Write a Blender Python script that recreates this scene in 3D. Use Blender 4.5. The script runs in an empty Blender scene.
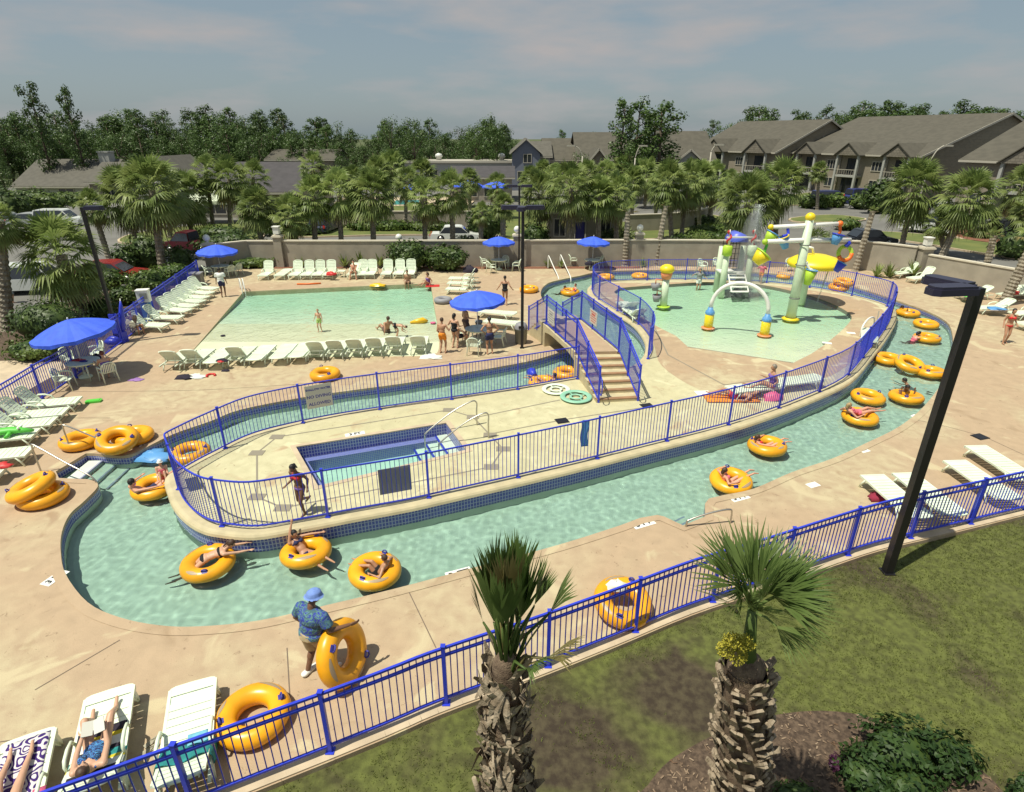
import bpy, bmesh, math, random
from mathutils import Vector, Matrix, noise
from mathutils.geometry import tessellate_polygon
R = math.radians
PI = math.pi
rnd = random.Random(11)
sc = bpy.context.scene
C = sc.collection
F, CH = 592.0, 9.0
PITCH = math.atan((396 - 135) / F)
CP, SP = math.cos(PITCH), math.sin(PITCH)

def ray(u, v):
    x = (u - 512) / F; y = (396 - v) / F
    return Vector((x, CP + y * SP, -SP + y * CP))
def G(u, v, z=0.0):
    r = ray(u, v); t = (z - CH) / r.z
    return Vector((r.x * t, r.y * t, z))
def AtY(u, v, Y):
    r = ray(u, v); t = Y / r.y
    return Vector((r.x * t, Y, CH + r.z * t))
def V3(*a): return Vector(a)

def catmull(pts, closed=True, seg=6):
    n = len(pts); out = []
    rng = range(n) if closed else range(n - 1)
    for i in rng:
        if closed:
            p0, p1, p2, p3 = pts[(i - 1) % n], pts[i], pts[(i + 1) % n], pts[(i + 2) % n]
        else:
            p0, p1, p2, p3 = pts[max(i - 1, 0)], pts[i], pts[i + 1], pts[min(i + 2, n - 1)]
        for k in range(seg):
            t = k / seg
            out.append(0.5 * ((2 * p1) + (p2 - p0) * t + (2 * p0 - 5 * p1 + 4 * p2 - p3) * t * t + (3 * p1 - p0 - 3 * p2 + p3) * t ** 3))
    if not closed: out.append(pts[-1].copy())
    return out
def area2(p):
    return 0.5 * sum(p[i].x * p[(i + 1) % len(p)].y - p[(i + 1) % len(p)].x * p[i].y for i in range(len(p)))
def ccw(p): return p if area2(p) > 0 else p[::-1]
def offset(p, d):
    p = ccw(p); n = len(p); out = []
    for i in range(n):
        a, b, c = p[i - 1], p[i], p[(i + 1) % n]
        e1 = (b - a); e2 = (c - b); e1.z = e2.z = 0
        n1 = Vector((e1.y, -e1.x, 0)); n2 = Vector((e2.y, -e2.x, 0))
        if n1.length < 1e-6: n1 = n2
        if n2.length < 1e-6: n2 = n1
        m = n1.normalized() + n2.normalized()
        m = m.normalized() if m.length > 1e-4 else n1.normalized()
        out.append(b + m * d)
    return out

class MB:
    def __init__(s): s.v = []; s.f = []; s.m = []; s.s = []; s.uv = {}
    def add(s, vs, fs, m=0, smooth=False, uvs=None):
        b = len(s.v); s.v += [Vector(x) for x in vs]
        for i, f in enumerate(fs):
            if uvs: s.uv[len(s.f)] = uvs[i]
            s.f.append(tuple(b + j for j in f)); s.m.append(m); s.s.append(smooth)
    def box(s, c, d, m=0, rz=0, M=None):
        c = Vector(c); h = Vector(d) / 2
        vs = [Vector((x * h.x, y * h.y, z * h.z)) for z in (-1, 1) for y in (-1, 1) for x in (-1, 1)]
        T = M if M is not None else Matrix.Rotation(rz, 3, 'Z')
        s.add([c + T @ v for v in vs], [(0, 2, 3, 1), (4, 5, 7, 6), (0, 1, 5, 4), (2, 6, 7, 3), (0, 4, 6, 2), (1, 3, 7, 5)], m)
    def bar(s, p, q, w, h=None, m=0, up=(0, 0, 1)):
        p, q = Vector(p), Vector(q); d = q - p; L = d.length
        if L < 1e-6: return
        x = d / L; u = Vector(up)
        if abs(x.dot(u)) > .98: u = Vector((0, 1, 0))
        y = u.cross(x).normalized(); z = x.cross(y)
        s.box((p + q) / 2, (L, w, h or w), m, M=Matrix((x, y, z)).transposed())
    def tube(s, pts, r, n=8, m=0, closed=False, smooth=True, caps=True, flat=1.0):
        pts = [Vector(p) for p in pts]; N = len(pts)
        rs = r if isinstance(r, (list, tuple)) else [r] * N
        up = None; vs = []
        for i, p in enumerate(pts):
            if closed: t = pts[(i + 1) % N] - pts[i - 1]
            else: t = pts[min(i + 1, N - 1)] - pts[max(i - 1, 0)]
            t = t.normalized() if t.length > 1e-9 else Vector((0, 0, 1))
            if up is None: up = Vector((0, 0, 1)) if abs(t.z) < .9 else Vector((1, 0, 0))
            up = (up - t * up.dot(t)).normalized(); sd = t.cross(up)
            for k in range(n):
                a = 2 * PI * k / n
                vs.append(p + (sd * math.cos(a) + up * math.sin(a) * flat) * rs[i])
        fs = []
        for i in range(N if closed else N - 1):
            j = (i + 1) % N
            for k in range(n):
                k2 = (k + 1) % n
                fs.append((i * n + k, i * n + k2, j * n + k2, j * n + k))
        s.add(vs, fs, m, smooth)
        if caps and not closed:
            b = len(s.v) - len(vs)
            s.f.append(tuple(b + k for k in range(n))[::-1]); s.m.append(m); s.s.append(False)
            s.f.append(tuple(b + (N - 1) * n + k for k in range(n))); s.m.append(m); s.s.append(False)
    def lathe(s, prof, n=16, m=0, c=(0, 0, 0), M=None, smooth=True, a0=0, a1=2 * PI):
        c = Vector(c); vs = []; full = abs(a1 - a0 - 2 * PI) < 1e-6
        cols = n if full else n + 1
        for r, z in prof:
            for k in range(cols):
                a = a0 + (a1 - a0) * k / n
                p = Vector((r * math.cos(a), r * math.sin(a), z))
                vs.append(c + (M @ p if M else p))
        fs = []
        for i in range(len(prof) - 1):
            for k in range(n):
                k2 = (k + 1) % cols
                fs.append((i * cols + k, i * cols + k2, (i + 1) * cols + k2, (i + 1) * cols + k))
        s.add(vs, fs, m, smooth)
    def ell(s, c, r, n=12, m=0, M=None, smooth=True):
        r = Vector(r) if not isinstance(r, (int, float)) else Vector((r, r, r))
        k = max(5, n // 2); c = Vector(c); vs = [None]; fs = []
        T = M if M is not None else Matrix.Identity(3)
        vs = [c + T @ Vector((0, 0, -r.z))]
        for i in range(1, k):
            a = -PI / 2 + PI * i / k
            for j in range(n):
                b = 2 * PI * j / n
                vs.append(c + T @ Vector((r.x * math.cos(a) * math.cos(b), r.y * math.cos(a) * math.sin(b), r.z * math.sin(a))))
        vs.append(c + T @ Vector((0, 0, r.z))); L = len(vs) - 1
        for j in range(n):
            j2 = (j + 1) % n
            fs.append((0, 1 + j2, 1 + j)); fs.append((L, L - n + j, L - n + j2))
            for i in range(k - 2):
                fs.append((1 + i * n + j, 1 + i * n + j2, 1 + (i + 1) * n + j2, 1 + (i + 1) * n + j))
        s.add(vs, fs, m, smooth)
    def cap(s, p, q, r0, r1, n=10, flat=False, m=0):
        p, q = Vector(p), Vector(q); d = q - p
        d = d.normalized() if d.length > 1e-6 else Vector((0, 0, 1))
        pts, rs = [], []
        if not flat:
            for a in (80, 55, 28): pts.append(p - d * r0 * math.sin(R(a))); rs.append(r0 * math.cos(R(a)))
        for t in (0, .5, 1): pts.append(p + (q - p) * t); rs.append(r0 + (r1 - r0) * t)
        if not flat:
            for a in (28, 55, 80): pts.append(q + d * r1 * math.sin(R(a))); rs.append(r1 * math.cos(R(a)))
        s.tube(pts, rs, n, m)
    def prism(s, poly, z0, z1, m=0, M=None, top=True, bottom=True):
        poly = ccw([Vector((p[0], p[1], 0)) for p in poly]); n = len(poly)
        T = (lambda v: M @ v) if M is not None else (lambda v: v)
        vs = [T(Vector((p.x, p.y, z0))) for p in poly] + [T(Vector((p.x, p.y, z1))) for p in poly]
        fs = [(i, (i + 1) % n, n + (i + 1) % n, n + i) for i in range(n)]
        s.add(vs, fs, m)
        tri = tessellate_polygon([poly]); b = len(s.v) - 2 * n
        for t in tri:
            t = t if area2([poly[i] for i in t]) > 0 else t[::-1]
            if top: s.f.append(tuple(b + n + i for i in t)); s.m.append(m); s.s.append(False)
            if bottom: s.f.append(tuple(b + i for i in t[::-1])); s.m.append(m); s.s.append(False)
    def flat(s, outer, holes=(), z=0.0, m=0):
        loops = [ccw(list(outer))] + [list(h) for h in holes]
        loops = [[Vector((p[0], p[1], 0)) for p in l] for l in loops]
        allv = [p for l in loops for p in l]
        tri = tessellate_polygon(loops); fs = []
        for t in tri:
            if abs(area2([allv[i] for i in t])) < 1e-9: continue
            fs.append(t if area2([allv[i] for i in t]) > 0 else t[::-1])
        s.add([Vector((p.x, p.y, z)) for p in allv], fs, m)
    def ribbon(s, line, z0, z1, m=0, closed=True):
        # vertical strip with running UVs in metres; the front is on the right of the walking direction
        n = len(line); L = 0
        for i in range(n if closed else n - 1):
            a, b = line[i], line[(i + 1) % n]; d = (Vector((b[0], b[1], 0)) - Vector((a[0], a[1], 0))).length
            a0 = z0[i] if isinstance(z0, list) else z0; b0 = z0[(i + 1) % n] if isinstance(z0, list) else z0
            s.add([(a[0], a[1], a0), (b[0], b[1], b0), (b[0], b[1], z1), (a[0], a[1], z1)], [(0, 1, 2, 3)], m, False,
                  [[(L, a0), (L + d, b0), (L + d, z1), (L, z1)]])
            L += d
    def mesh(s, name, mats):
        me = bpy.data.meshes.new(name)
        me.from_pydata([tuple(v) for v in s.v], [], s.f)
        for m in (mats if isinstance(mats, (list, tuple)) else [mats]): me.materials.append(m)
        me.polygons.foreach_set('material_index', s.m)
        me.polygons.foreach_set('use_smooth', s.s)
        if s.uv:
            lay = me.uv_layers.new(name='UVMap')
            for fi, u in s.uv.items():
                for li, c in zip(me.polygons[fi].loop_indices, u): lay.data[li].uv = c
        me.update(); return me
    def build(s, name, mats, parent=None, loc=None, rz=0):
        o = bpy.data.objects.new(name, s.mesh(name, mats)); C.objects.link(o)
        if parent: o.parent = parent
        if loc is not None: o.location = loc
        if rz: o.rotation_euler.z = rz
        return o

def tag(o, label=None, cat=None, group=None, kind=None):
    if label: o['label'] = label
    if cat: o['category'] = cat
    if group: o['group'] = group
    if kind: o['kind'] = kind
    return o
def thing(name, label, cat, loc=(0, 0, 0), rz=0, group=None):
    o = bpy.data.objects.new(name, None); C.objects.link(o)
    o.empty_display_size = .2; o.location = loc; o.rotation_euler = (0, 0, rz)
    return tag(o, label, cat, group)
KIDS = {}
def kids(o): return [c for c in o.children]
def copy_tree(o, loc=None, rz=None, label=None, parent=None, group=None, scale=None):
    c = o.copy(); C.objects.link(c)
    if parent: c.parent = parent
    if loc is not None: c.location = loc
    if rz is not None: c.rotation_euler = (c.rotation_euler.x, c.rotation_euler.y, rz)
    if label: c['label'] = label
    if group: c['group'] = group
    if scale is not None: c.scale = (scale,) * 3 if isinstance(scale, (int, float)) else scale
    for ch in kids(o): copy_tree(ch, parent=c)
    return c

# ---------------------------------------------------------------- materials
def nt(m): return m.node_tree.nodes, m.node_tree.links
def mat(name, col, rough=.6, var=0.0, vscale=4.0, col2=None, bump=0.0, bscale=30.0, metal=0.0, spec=.5, obvar=0.0, sub=None, detail=5, emit=None):
    m = bpy.data.materials.new(name); m.use_nodes = True
    N, L = nt(m); b = N['Principled BSDF']
    b.inputs['Base Color'].default_value = (*col, 1); b.inputs['Roughness'].default_value = rough
    b.inputs['Metallic'].default_value = metal; b.inputs['Specular IOR Level'].default_value = spec
    tc = N.new('ShaderNodeTexCoord')
    last = None
    if var or col2:
        nz = N.new('ShaderNodeTexNoise'); nz.inputs['Scale'].default_value = vscale; nz.inputs['Detail'].default_value = detail
        L.new(tc.outputs['Object'], nz.inputs['Vector'])
        rp = N.new('ShaderNodeValToRGB'); L.new(nz.outputs['Fac'], rp.inputs['Fac'])
        c2 = col2 or tuple(min(1, c * (1 + var)) for c in col); c1 = col if col2 else tuple(c * (1 - var) for c in col)
        rp.color_ramp.elements[0].position = .38; rp.color_ramp.elements[0].color = (*c1, 1)
        rp.color_ramp.elements[1].position = .62; rp.color_ramp.elements[1].color = (*c2, 1)
        last = rp.outputs['Color']
    if obvar:
        oi = N.new('ShaderNodeObjectInfo'); hs = N.new('ShaderNodeHueSaturation')
        mr = N.new('ShaderNodeMapRange'); L.new(oi.outputs['Random'], mr.inputs['Value'])
        mr.inputs['To Min'].default_value = 1 - obvar; mr.inputs['To Max'].default_value = 1 + obvar
        L.new(mr.outputs['Result'], hs.inputs['Value'])
        if last: L.new(last, hs.inputs['Color'])
        else: hs.inputs['Color'].default_value = (*col, 1)
        last = hs.outputs['Color']
    if last: L.new(last, b.inputs['Base Color'])
    if bump:
        n2 = N.new('ShaderNodeTexNoise'); n2.inputs['Scale'].default_value = bscale; n2.inputs['Detail'].default_value = 4
        L.new(tc.outputs['Object'], n2.inputs['Vector'])
        bp = N.new('ShaderNodeBump'); bp.inputs['Strength'].default_value = bump; bp.inputs['Distance'].default_value = .02
        L.new(n2.outputs['Fac'], bp.inputs['Height']); L.new(bp.outputs['Normal'], b.inputs['Normal'])
    if emit:
        b.inputs['Emission Color'].default_value = (*emit[0], 1); b.inputs['Emission Strength'].default_value = emit[1]
    return m
def leafmat(name, c1, c2, obvar=.2, trans=.25, rough=.45, scale=1.3):
    m = mat(name, c1, rough, col2=c2, vscale=scale, obvar=obvar, spec=.3, detail=3)
    N, L = nt(m); b = N['Principled BSDF']; out = N['Material Output']
    tr = N.new('ShaderNodeBsdfTranslucent'); mx = N.new('ShaderNodeMixShader'); mx.inputs[0].default_value = trans
    L.new(b.inputs['Base Color'].links[0].from_socket, tr.inputs['Color'])
    L.new(b.outputs[0], mx.inputs[1]); L.new(tr.outputs[0], mx.inputs[2]); L.new(mx.outputs[0], out.inputs['Surface'])
    return m
def tilemat(name, c1, c2, mortar, w=.06, h=.06, ms=.006, rough=.25):
    m = mat(name, c1, rough); N, L = nt(m); b = N['Principled BSDF']
    uv = N.new('ShaderNodeUVMap'); br = N.new('ShaderNodeTexBrick')
    br.offset = 0; br.inputs['Scale'].default_value = 1
    br.inputs['Color1'].default_value = (*c1, 1); br.inputs['Color2'].default_value = (*c2, 1); br.inputs['Mortar'].default_value = (*mortar, 1)
    br.inputs['Mortar Size'].default_value = ms; br.inputs['Brick Width'].default_value = w; br.inputs['Row Height'].default_value = h
    L.new(uv.outputs[0], br.inputs['Vector']); L.new(br.outputs['Color'], b.inputs['Base Color'])
    return m
def brickmat(name, c1, c2, mortar, w, h, ms, rough=.85, axis='X'):
    m = mat(name, c1, rough); N, L = nt(m); b = N['Principled BSDF']
    tc = N.new('ShaderNodeTexCoord'); br = N.new('ShaderNodeTexBrick')
    sp = N.new('ShaderNodeSeparateXYZ'); cb = N.new('ShaderNodeCombineXYZ'); ad = N.new('ShaderNodeMath')
    L.new(tc.outputs['Object'], sp.inputs[0]); L.new(sp.outputs['X'], ad.inputs[0]); L.new(sp.outputs['Y'], ad.inputs[1])
    L.new(ad.outputs[0], cb.inputs['X']); L.new(sp.outputs['Z'], cb.inputs['Y']); L.new(cb.outputs[0], br.inputs['Vector'])
    br.inputs['Scale'].default_value = 1
    br.inputs['Color1'].default_value = (*c1, 1); br.inputs['Color2'].default_value = (*c2, 1); br.inputs['Mortar'].default_value = (*mortar, 1)
    br.inputs['Mortar Size'].default_value = ms; br.inputs['Brick Width'].default_value = w; br.inputs['Row Height'].default_value = h
    L.new(br.outputs['Color'], b.inputs['Base Color'])
    return m
def watermat(name, absorb, density, rip=.25, scale=2.2):
    m = bpy.data.materials.new(name); m.use_nodes = True; N, L = nt(m)
    N.remove(N['Principled BSDF']); out = N['Material Output']
    tr = N.new('ShaderNodeBsdfTransparent'); gl = N.new('ShaderNodeBsdfGlossy'); gl.inputs['Roughness'].default_value = .04
    fr = N.new('ShaderNodeFresnel'); fr.inputs['IOR'].default_value = 1.33; mx = N.new('ShaderNodeMixShader')
    tc = N.new('ShaderNodeTexCoord'); n1 = N.new('ShaderNodeTexNoise'); n1.inputs['Scale'].default_value = scale; n1.inputs['Detail'].default_value = 4; n1.inputs['Distortion'].default_value = 1.2
    L.new(tc.outputs['Object'], n1.inputs['Vector'])
    bp = N.new('ShaderNodeBump'); bp.inputs['Strength'].default_value = rip; bp.inputs['Distance'].default_value = .25
    L.new(n1.outputs['Fac'], bp.inputs['Height']); L.new(bp.outputs[0], gl.inputs['Normal']); L.new(bp.outputs[0], fr.inputs['Normal'])
    L.new(fr.outputs[0], mx.inputs[0]); L.new(tr.outputs[0], mx.inputs[1]); L.new(gl.outputs[0], mx.inputs[2])
    L.new(mx.outputs[0], out.inputs['Surface'])
    ab = N.new('ShaderNodeVolumeAbsorption'); ab.inputs['Color'].default_value = (*absorb, 1); ab.inputs['Density'].default_value = density
    L.new(ab.outputs[0], out.inputs['Volume'])
    return m

def deckmat(name, base, pale, brown, k=.5, s=.22):
    m = mat(name, base, .75, bump=.12, bscale=25); N, L = nt(m); b = N['Principled BSDF']
    tc = N.new('ShaderNodeTexCoord')
    def nz(sc_, det, dist=0):
        n = N.new('ShaderNodeTexNoise'); n.inputs['Scale'].default_value = sc_; n.inputs['Detail'].default_value = det; n.inputs['Distortion'].default_value = dist
        L.new(tc.outputs['Object'], n.inputs['Vector']); return n
    def ramp(n, a, c):
        r = N.new('ShaderNodeMapRange'); r.inputs['From Min'].default_value = a; r.inputs['From Max'].default_value = c
        L.new(n.outputs['Fac'], r.inputs['Value']); return r
    def mixc(f, a, bb, kind='MIX'):
        x = N.new('ShaderNodeMix'); x.data_type = 'RGBA'; x.blend_type = kind
        for sock, val in ((x.inputs[0], f), (x.inputs[6], a), (x.inputs[7], bb)):
            if hasattr(val, 'is_linked'): L.new(val, sock)
            elif isinstance(val, tuple): sock.default_value = (*val, 1)
            else: sock.default_value = val
        return x.outputs[2]
    c = mixc(ramp(nz(s, 6, .6), k - .04, k + .05).outputs[0], base, pale)
    c = mixc(ramp(nz(.9, 6, 1.0), .60, .70).outputs[0], c, brown)
    c = mixc(ramp(nz(3.0, 8, .3), .35, .75).outputs[0], c, tuple(x * .86 for x in base))
    c = mixc(ramp(nz(7.0, 5, 1.5), .66, .74).outputs[0], c, tuple(x * .72 for x in brown))
    c = mixc(ramp(nz(.45, 5, 2.0), .60, .66).outputs[0], c, tuple(x * 1.06 for x in pale))
    g = nz(60, 3); gr = ramp(g, .2, .8); gr.inputs['To Min'].default_value = .86; gr.inputs['To Max'].default_value = 1.1
    hv = N.new('ShaderNodeHueSaturation'); L.new(gr.outputs[0], hv.inputs['Value']); L.new(c, hv.inputs['Color'])
    L.new(hv.outputs[0], b.inputs['Base Color'])
    return m

M = {}
M['deck'] = deckmat('deck_concrete', (.445, .325, .212), (.48, .40, .255), (.335, .235, .145), .51, .15)
M['island'] = deckmat('island_concrete', (.53, .485, .30), (.57, .53, .34), (.43, .31, .19), .5, .25)
M['splashdeck'] = deckmat('splash_concrete', (.44, .32, .205), (.51, .44, .28), (.42, .27, .16), .58, .16)
M['coping'] = mat('coping_concrete', (.50, .43, .27), .7, var=.08, vscale=3, bump=.1)
M['curb'] = mat('curb_concrete', (.50, .40, .28), .8, var=.1, vscale=2, bump=.1)
M['joint'] = mat('joint_line', (.16, .12, .09), .9)
M['drain'] = mat('drain_grey', (.25, .22, .17), .9)
M['plaster'] = mat('pool_plaster', (.56, .63, .56), .7, col2=(.62, .69, .62), vscale=2.2, detail=7)
M['plaster_pale'] = mat('pool_plaster_pale', (.50, .60, .46), .7, col2=(.56, .66, .50), vscale=1.5, detail=6)
M['beach'] = mat('beach_plaster', (.54, .57, .40), .7, col2=(.59, .62, .44), vscale=.8)
M['splashfloor'] = mat('splash_plaster', (.54, .64, .47), .7, col2=(.58, .67, .50), vscale=.8)
M['tile'] = tilemat('blue_tile', (.05, .06, .30), (.075, .09, .38), (.34, .36, .50), .085, .11, .012)
M['tile_light'] = tilemat('blue_tile_light', (.10, .13, .50), (.13, .16, .58), (.35, .37, .5))
M['river_water'] = watermat('river_water', (.30, .78, .72), .42, .42, 2.0)
M['kiddie_water'] = watermat('kiddie_water', (.32, .82, .74), .62, .3, 2.4)
M['splash_water'] = watermat('splash_water', (.30, .82, .68), .75, .25, 3.0)
M['blue'] = mat('blue_paint', (.030, .052, .56), .35, spec=.5, var=.05, vscale=6)
M['blue_dark'] = mat('blue_paint_dark', (.026, .042, .44), .4)
M['white'] = mat('white_plastic', (.72, .80, .64), .4, var=.05, vscale=3, obvar=.05)
M['white_dull'] = mat('white_plastic_dull', (.66, .72, .58), .5, var=.06, vscale=5)  # slightly darker, rougher white: reclined front-row loungers and inner float ring
M['whitepaint'] = mat('white_paint', (.78, .78, .74), .5, var=.03)
M['tube'] = mat('tube_vinyl', (.80, .36, .012), .33, var=.10, vscale=2.5, spec=.5, obvar=.07)
M['tube_y'] = mat('tube_vinyl_yellow', (.78, .46, .02), .32)
M['black'] = mat('black_metal', (.012, .011, .014), .35, var=.1)
M['chrome'] = mat('handrail_steel', (.52, .50, .45), .38, metal=1.0)
M['umb'] = mat('umbrella_blue', (.045, .115, .74), .75, var=.1, vscale=3, obvar=.06)
M['grass'] = mat('lawn', (.05, .06, .03), .95)
M['asphalt'] = mat('asphalt', (.15, .145, .135), .9, var=.1, vscale=.35, bump=.1, detail=8)
M['turf'] = mat('verge_grass', (.09, .12, .028), .95, col2=(.14, .155, .04), vscale=.5, bump=.3, bscale=12)
M['ground'] = mat('land', (.05, .075, .022), .95, col2=(.09, .10, .035), vscale=.08)
M['mulch'] = mat('mulch', (.055, .036, .024), .95, col2=(.12, .082, .055), vscale=14, bump=.8, bscale=30)
M['redmulch'] = mat('red_mulch', (.16, .06, .035), .95, col2=(.22, .10, .06), vscale=6, bump=.5)
M['stucco'] = mat('stucco_wall', (.33, .295, .24), .85, var=.09, vscale=1.2, bump=.1)
M['stuccocap'] = mat('wall_cap', (.58, .53, .43), .8, var=.05)
M['grey'] = mat('grey_plastic', (.22, .23, .21), .6)
M['globe'] = mat('globe_white', (.75, .75, .70), .3)
M['wood'] = mat('bench_wood', (.20, .10, .05), .7, var=.2, vscale=5)
M['glass'] = mat('dark_glass', (.03, .035, .045), .08, spec=.8)
M['red'] = mat('red_plastic', (.55, .03, .03), .5)
M['pink'] = mat('pink_plastic', (.65, .12, .25), .5)
M['green'] = mat('green_plastic', (.10, .52, .06), .5)
M['orange'] = mat('orange_plastic', (.80, .16, .02), .45)
M['yellow'] = mat('yellow_plastic', (.80, .62, .02), .4)
M['lblue'] = mat('light_blue_plastic', (.10, .30, .62), .45)
M['pole_pale'] = mat('pale_green_pole', (.60, .70, .52), .4, var=.04)
M['teal'] = mat('teal_towel', (.02, .22, .22), .9, var=.15, vscale=9)
M['grey_towel'] = mat('grey_towel', (.36, .33, .25), .95, var=.15, vscale=8)

# ---------------------------------------------------------------- camera, light, sky
cam = bpy.data.cameras.new('camera'); camo = bpy.data.objects.new('camera', cam); C.objects.link(camo)
cam.sensor_width = 36; cam.lens = 36 * F / 1024; cam.clip_end = 4000; cam.clip_start = .1
camo.location = (0, 0, CH); camo.rotation_euler = (PI / 2 - PITCH, 0, 0); sc.camera = camo
SUN_EL, SHADOW_AZ = R(67), R(30)         # shadows run towards +X, a little +Y
to_sun = Vector((-math.cos(SHADOW_AZ) * math.cos(SUN_EL), -math.sin(SHADOW_AZ) * math.cos(SUN_EL), math.sin(SUN_EL)))
sl = bpy.data.lights.new('sun', 'SUN'); so = bpy.data.objects.new('sun', sl); C.objects.link(so)
sl.energy = 4.1; sl.angle = R(.5); sl.color = (1, .96, .80)
so.rotation_euler = to_sun.to_track_quat('Z', 'Y').to_euler(); so.location = (-20, -20, 40)
w = bpy.data.worlds.new('World'); sc.world = w; w.use_nodes = True
N, L = w.node_tree.nodes, w.node_tree.links
sky = N.new('ShaderNodeTexSky'); sky.sky_type = 'NISHITA'; sky.sun_disc = False
sky.sun_elevation = SUN_EL; sky.sun_rotation = math.atan2(to_sun.x, to_sun.y)
sky.air_density = 1.0; sky.dust_density = 1.5; sky.altitude = 0
tc = N.new('ShaderNodeTexCoord'); mp = N.new('ShaderNodeMapping'); mp.inputs['Scale'].default_value = (1, 1, 4.2)
L.new(tc.outputs['Generated'], mp.inputs['Vector'])
nz = N.new('ShaderNodeTexNoise'); nz.inputs['Scale'].default_value = 4.6; nz.inputs['Detail'].default_value = 8; nz.inputs['Roughness'].default_value = .5; nz.inputs['Distortion'].default_value = 0
L.new(mp.outputs[0], nz.inputs['Vector'])
mr = N.new('ShaderNodeMapRange'); mr.inputs['From Min'].default_value = .47; mr.inputs['From Max'].default_value = .74; L.new(nz.outputs['Fac'], mr.inputs['Value'])
hz = N.new('ShaderNodeMix'); hz.data_type = 'RGBA'; hz.inputs[0].default_value = .72
L.new(sky.outputs[0], hz.inputs[6]); hz.inputs[7].default_value = (2.35, 2.95, 3.25, 1)
cl = N.new('ShaderNodeMix'); cl.data_type = 'RGBA'; L.new(mr.outputs[0], cl.inputs[0])
L.new(hz.outputs[2], cl.inputs[6]); cl.inputs[7].default_value = (3.9, 3.75, 3.75, 1)
bg = N['Background']; L.new(cl.outputs[2], bg.inputs['Color']); bg.inputs['Strength'].default_value = .085
sc.view_settings.view_transform = 'Standard'; sc.view_settings.look = 'None'; sc.view_settings.gamma = 1; sc.view_settings.exposure = .38
sc.cycles.max_bounces = 6; sc.cycles.diffuse_bounces = 3; sc.cycles.transparent_max_bounces = 12; sc.cycles.caustics_reflective = False; sc.cycles.caustics_refractive = False

# ---------------------------------------------------------------- deck, pools, island
ZI = .2          # island level
WR = -.25        # river water level
def pix(l, z=0.0): return [G(u, v, z) for u, v in l]
front_fence_px = [(329, 753), (436.5, 708), (529, 674), (611.6, 641.5), (687, 610.5), (755, 588), (817, 566), (873, 547.5), (929, 534), (985, 520.5), (1024, 511)]
ff = pix(front_fence_px)
d0 = (ff[2] - ff[0]).normalized(); d1 = (ff[-1] - ff[-4]).normalized()
ff = [ff[0] - d0 * 16, ff[0] - d0 * 8] + ff + [ff[-1] + d1 * 9, ff[-1] + d1 * 19]
ff = catmull(ff, False, 4)
left_fence = [V3(-16.6, .2, 0), V3(-16.9, 9, 0), V3(-17.1, 16.5, 0), G(45, 397), G(61, 387), G(116, 347), G(165, 308), G(205, 276)]
wall_back = [G(213, 271), G(250, 266.5), G(282, 266.5), G(300, 267), G(390, 267), G(480, 266.7), G(640, 266), V3(18.2, 44.2, 0), G(800, 267), G(860, 269.5), G(918, 277), V3(30.2, 36.2, 0), V3(32.5, 31, 0), V3(33.6, 28.5, 0)]
deck_outer = [p for p in ff if p.x < 40] + [V3(42, ff[-1].y, 0)] + wall_back[::-1] + left_fence[::-1][:-1]
front_edge = [p + V3(.06, -.14, 0) for p in ff if p.x < 40]
deck_outer = front_edge + [V3(42, front_edge[-1].y, 0)] + wall_back[::-1] + left_fence[::-1][:-1] + [V3(-16.6, front_edge[0].y, 0)]

kid = catmull(pix([(243.5, 291.6), (330, 287.5), (425, 283.5)]), False, 2) + catmull(pix([(431, 284.5), (434, 305), (438, 328), (439, 346), (437, 353)]), False, 4) + catmull(pix([(425, 356), (330, 357), (250, 360), (182, 363)]), False, 3)
# river outer bank
bank_a = pix([(94, 480), (98, 487), (84, 502), (70, 515), (62, 533), (61, 553), (66, 575), (88, 603), (120, 618), (160, 626), (200, 627), (260, 621), (330, 605), (400, 588), (480, 566.5), (560, 545), (620, 526)])
bank_b = pix([(724, 495.5), (754, 489), (792, 472.6), (833, 458.7), (866, 443.5), (899, 427), (924, 406.5), (942, 382), (950.5, 357), (953, 342), (950, 326.6), (942, 319), (926, 311), (906, 304), (880, 295), (850, 286), (815, 279), (770, 273.5), (700, 270.5), (640, 270.5), (600, 272), (580, 276), (562, 279.6), (548, 283.5), (541, 291), (543, 301), (552, 310), (566, 320), (576, 332), (577, 343), (570, 350)])
bank_c = pix([(556, 354), (527, 362), (466, 373), (409, 383), (350, 391), (302, 398), (241, 410), (211, 421.5), (175, 434), (150, 446), (132, 455), (116, 456.5), (95, 454), (86, 454)])
river_out = catmull(bank_a, False, 4) + pix([(640, 518.5), (657, 515.5), (664, 517), (683, 526), (705, 517), (705, 504), (709, 499)]) + catmull(bank_b, False, 4) + catmull(bank_c, False, 4) + pix([(56, 472), (59, 478.5)])
isl_px = [(164, 478), (166.5, 492), (172, 506), (183, 519), (198, 529), (216, 534), (254, 537), (300, 529.5), (355, 519), (409, 509), (451, 499.5), (527, 482), (593, 466), (659, 449), (706, 437), (754, 423), (805, 404), (851, 382), (873, 357), (888, 337), (897, 319), (893, 307), (868, 298.5), (835, 291), (800, 285.5), (760, 281.5), (700, 279), (640, 279.5), (604, 281.5), (589, 286), (588, 294), (598, 303), (615, 313.5), (634, 326), (645, 343), (641, 358), (622, 370), (598, 374), (574, 376.5), (519, 386), (467, 394), (409, 402), (348, 411), (300, 420), (249, 433), (208, 452), (178, 468)]
isl = ccw(catmull(pix(isl_px, ZI), True, 4))
spa = pix([(296, 447), (446, 423), (466, 450), (318, 486)], ZI)
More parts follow.
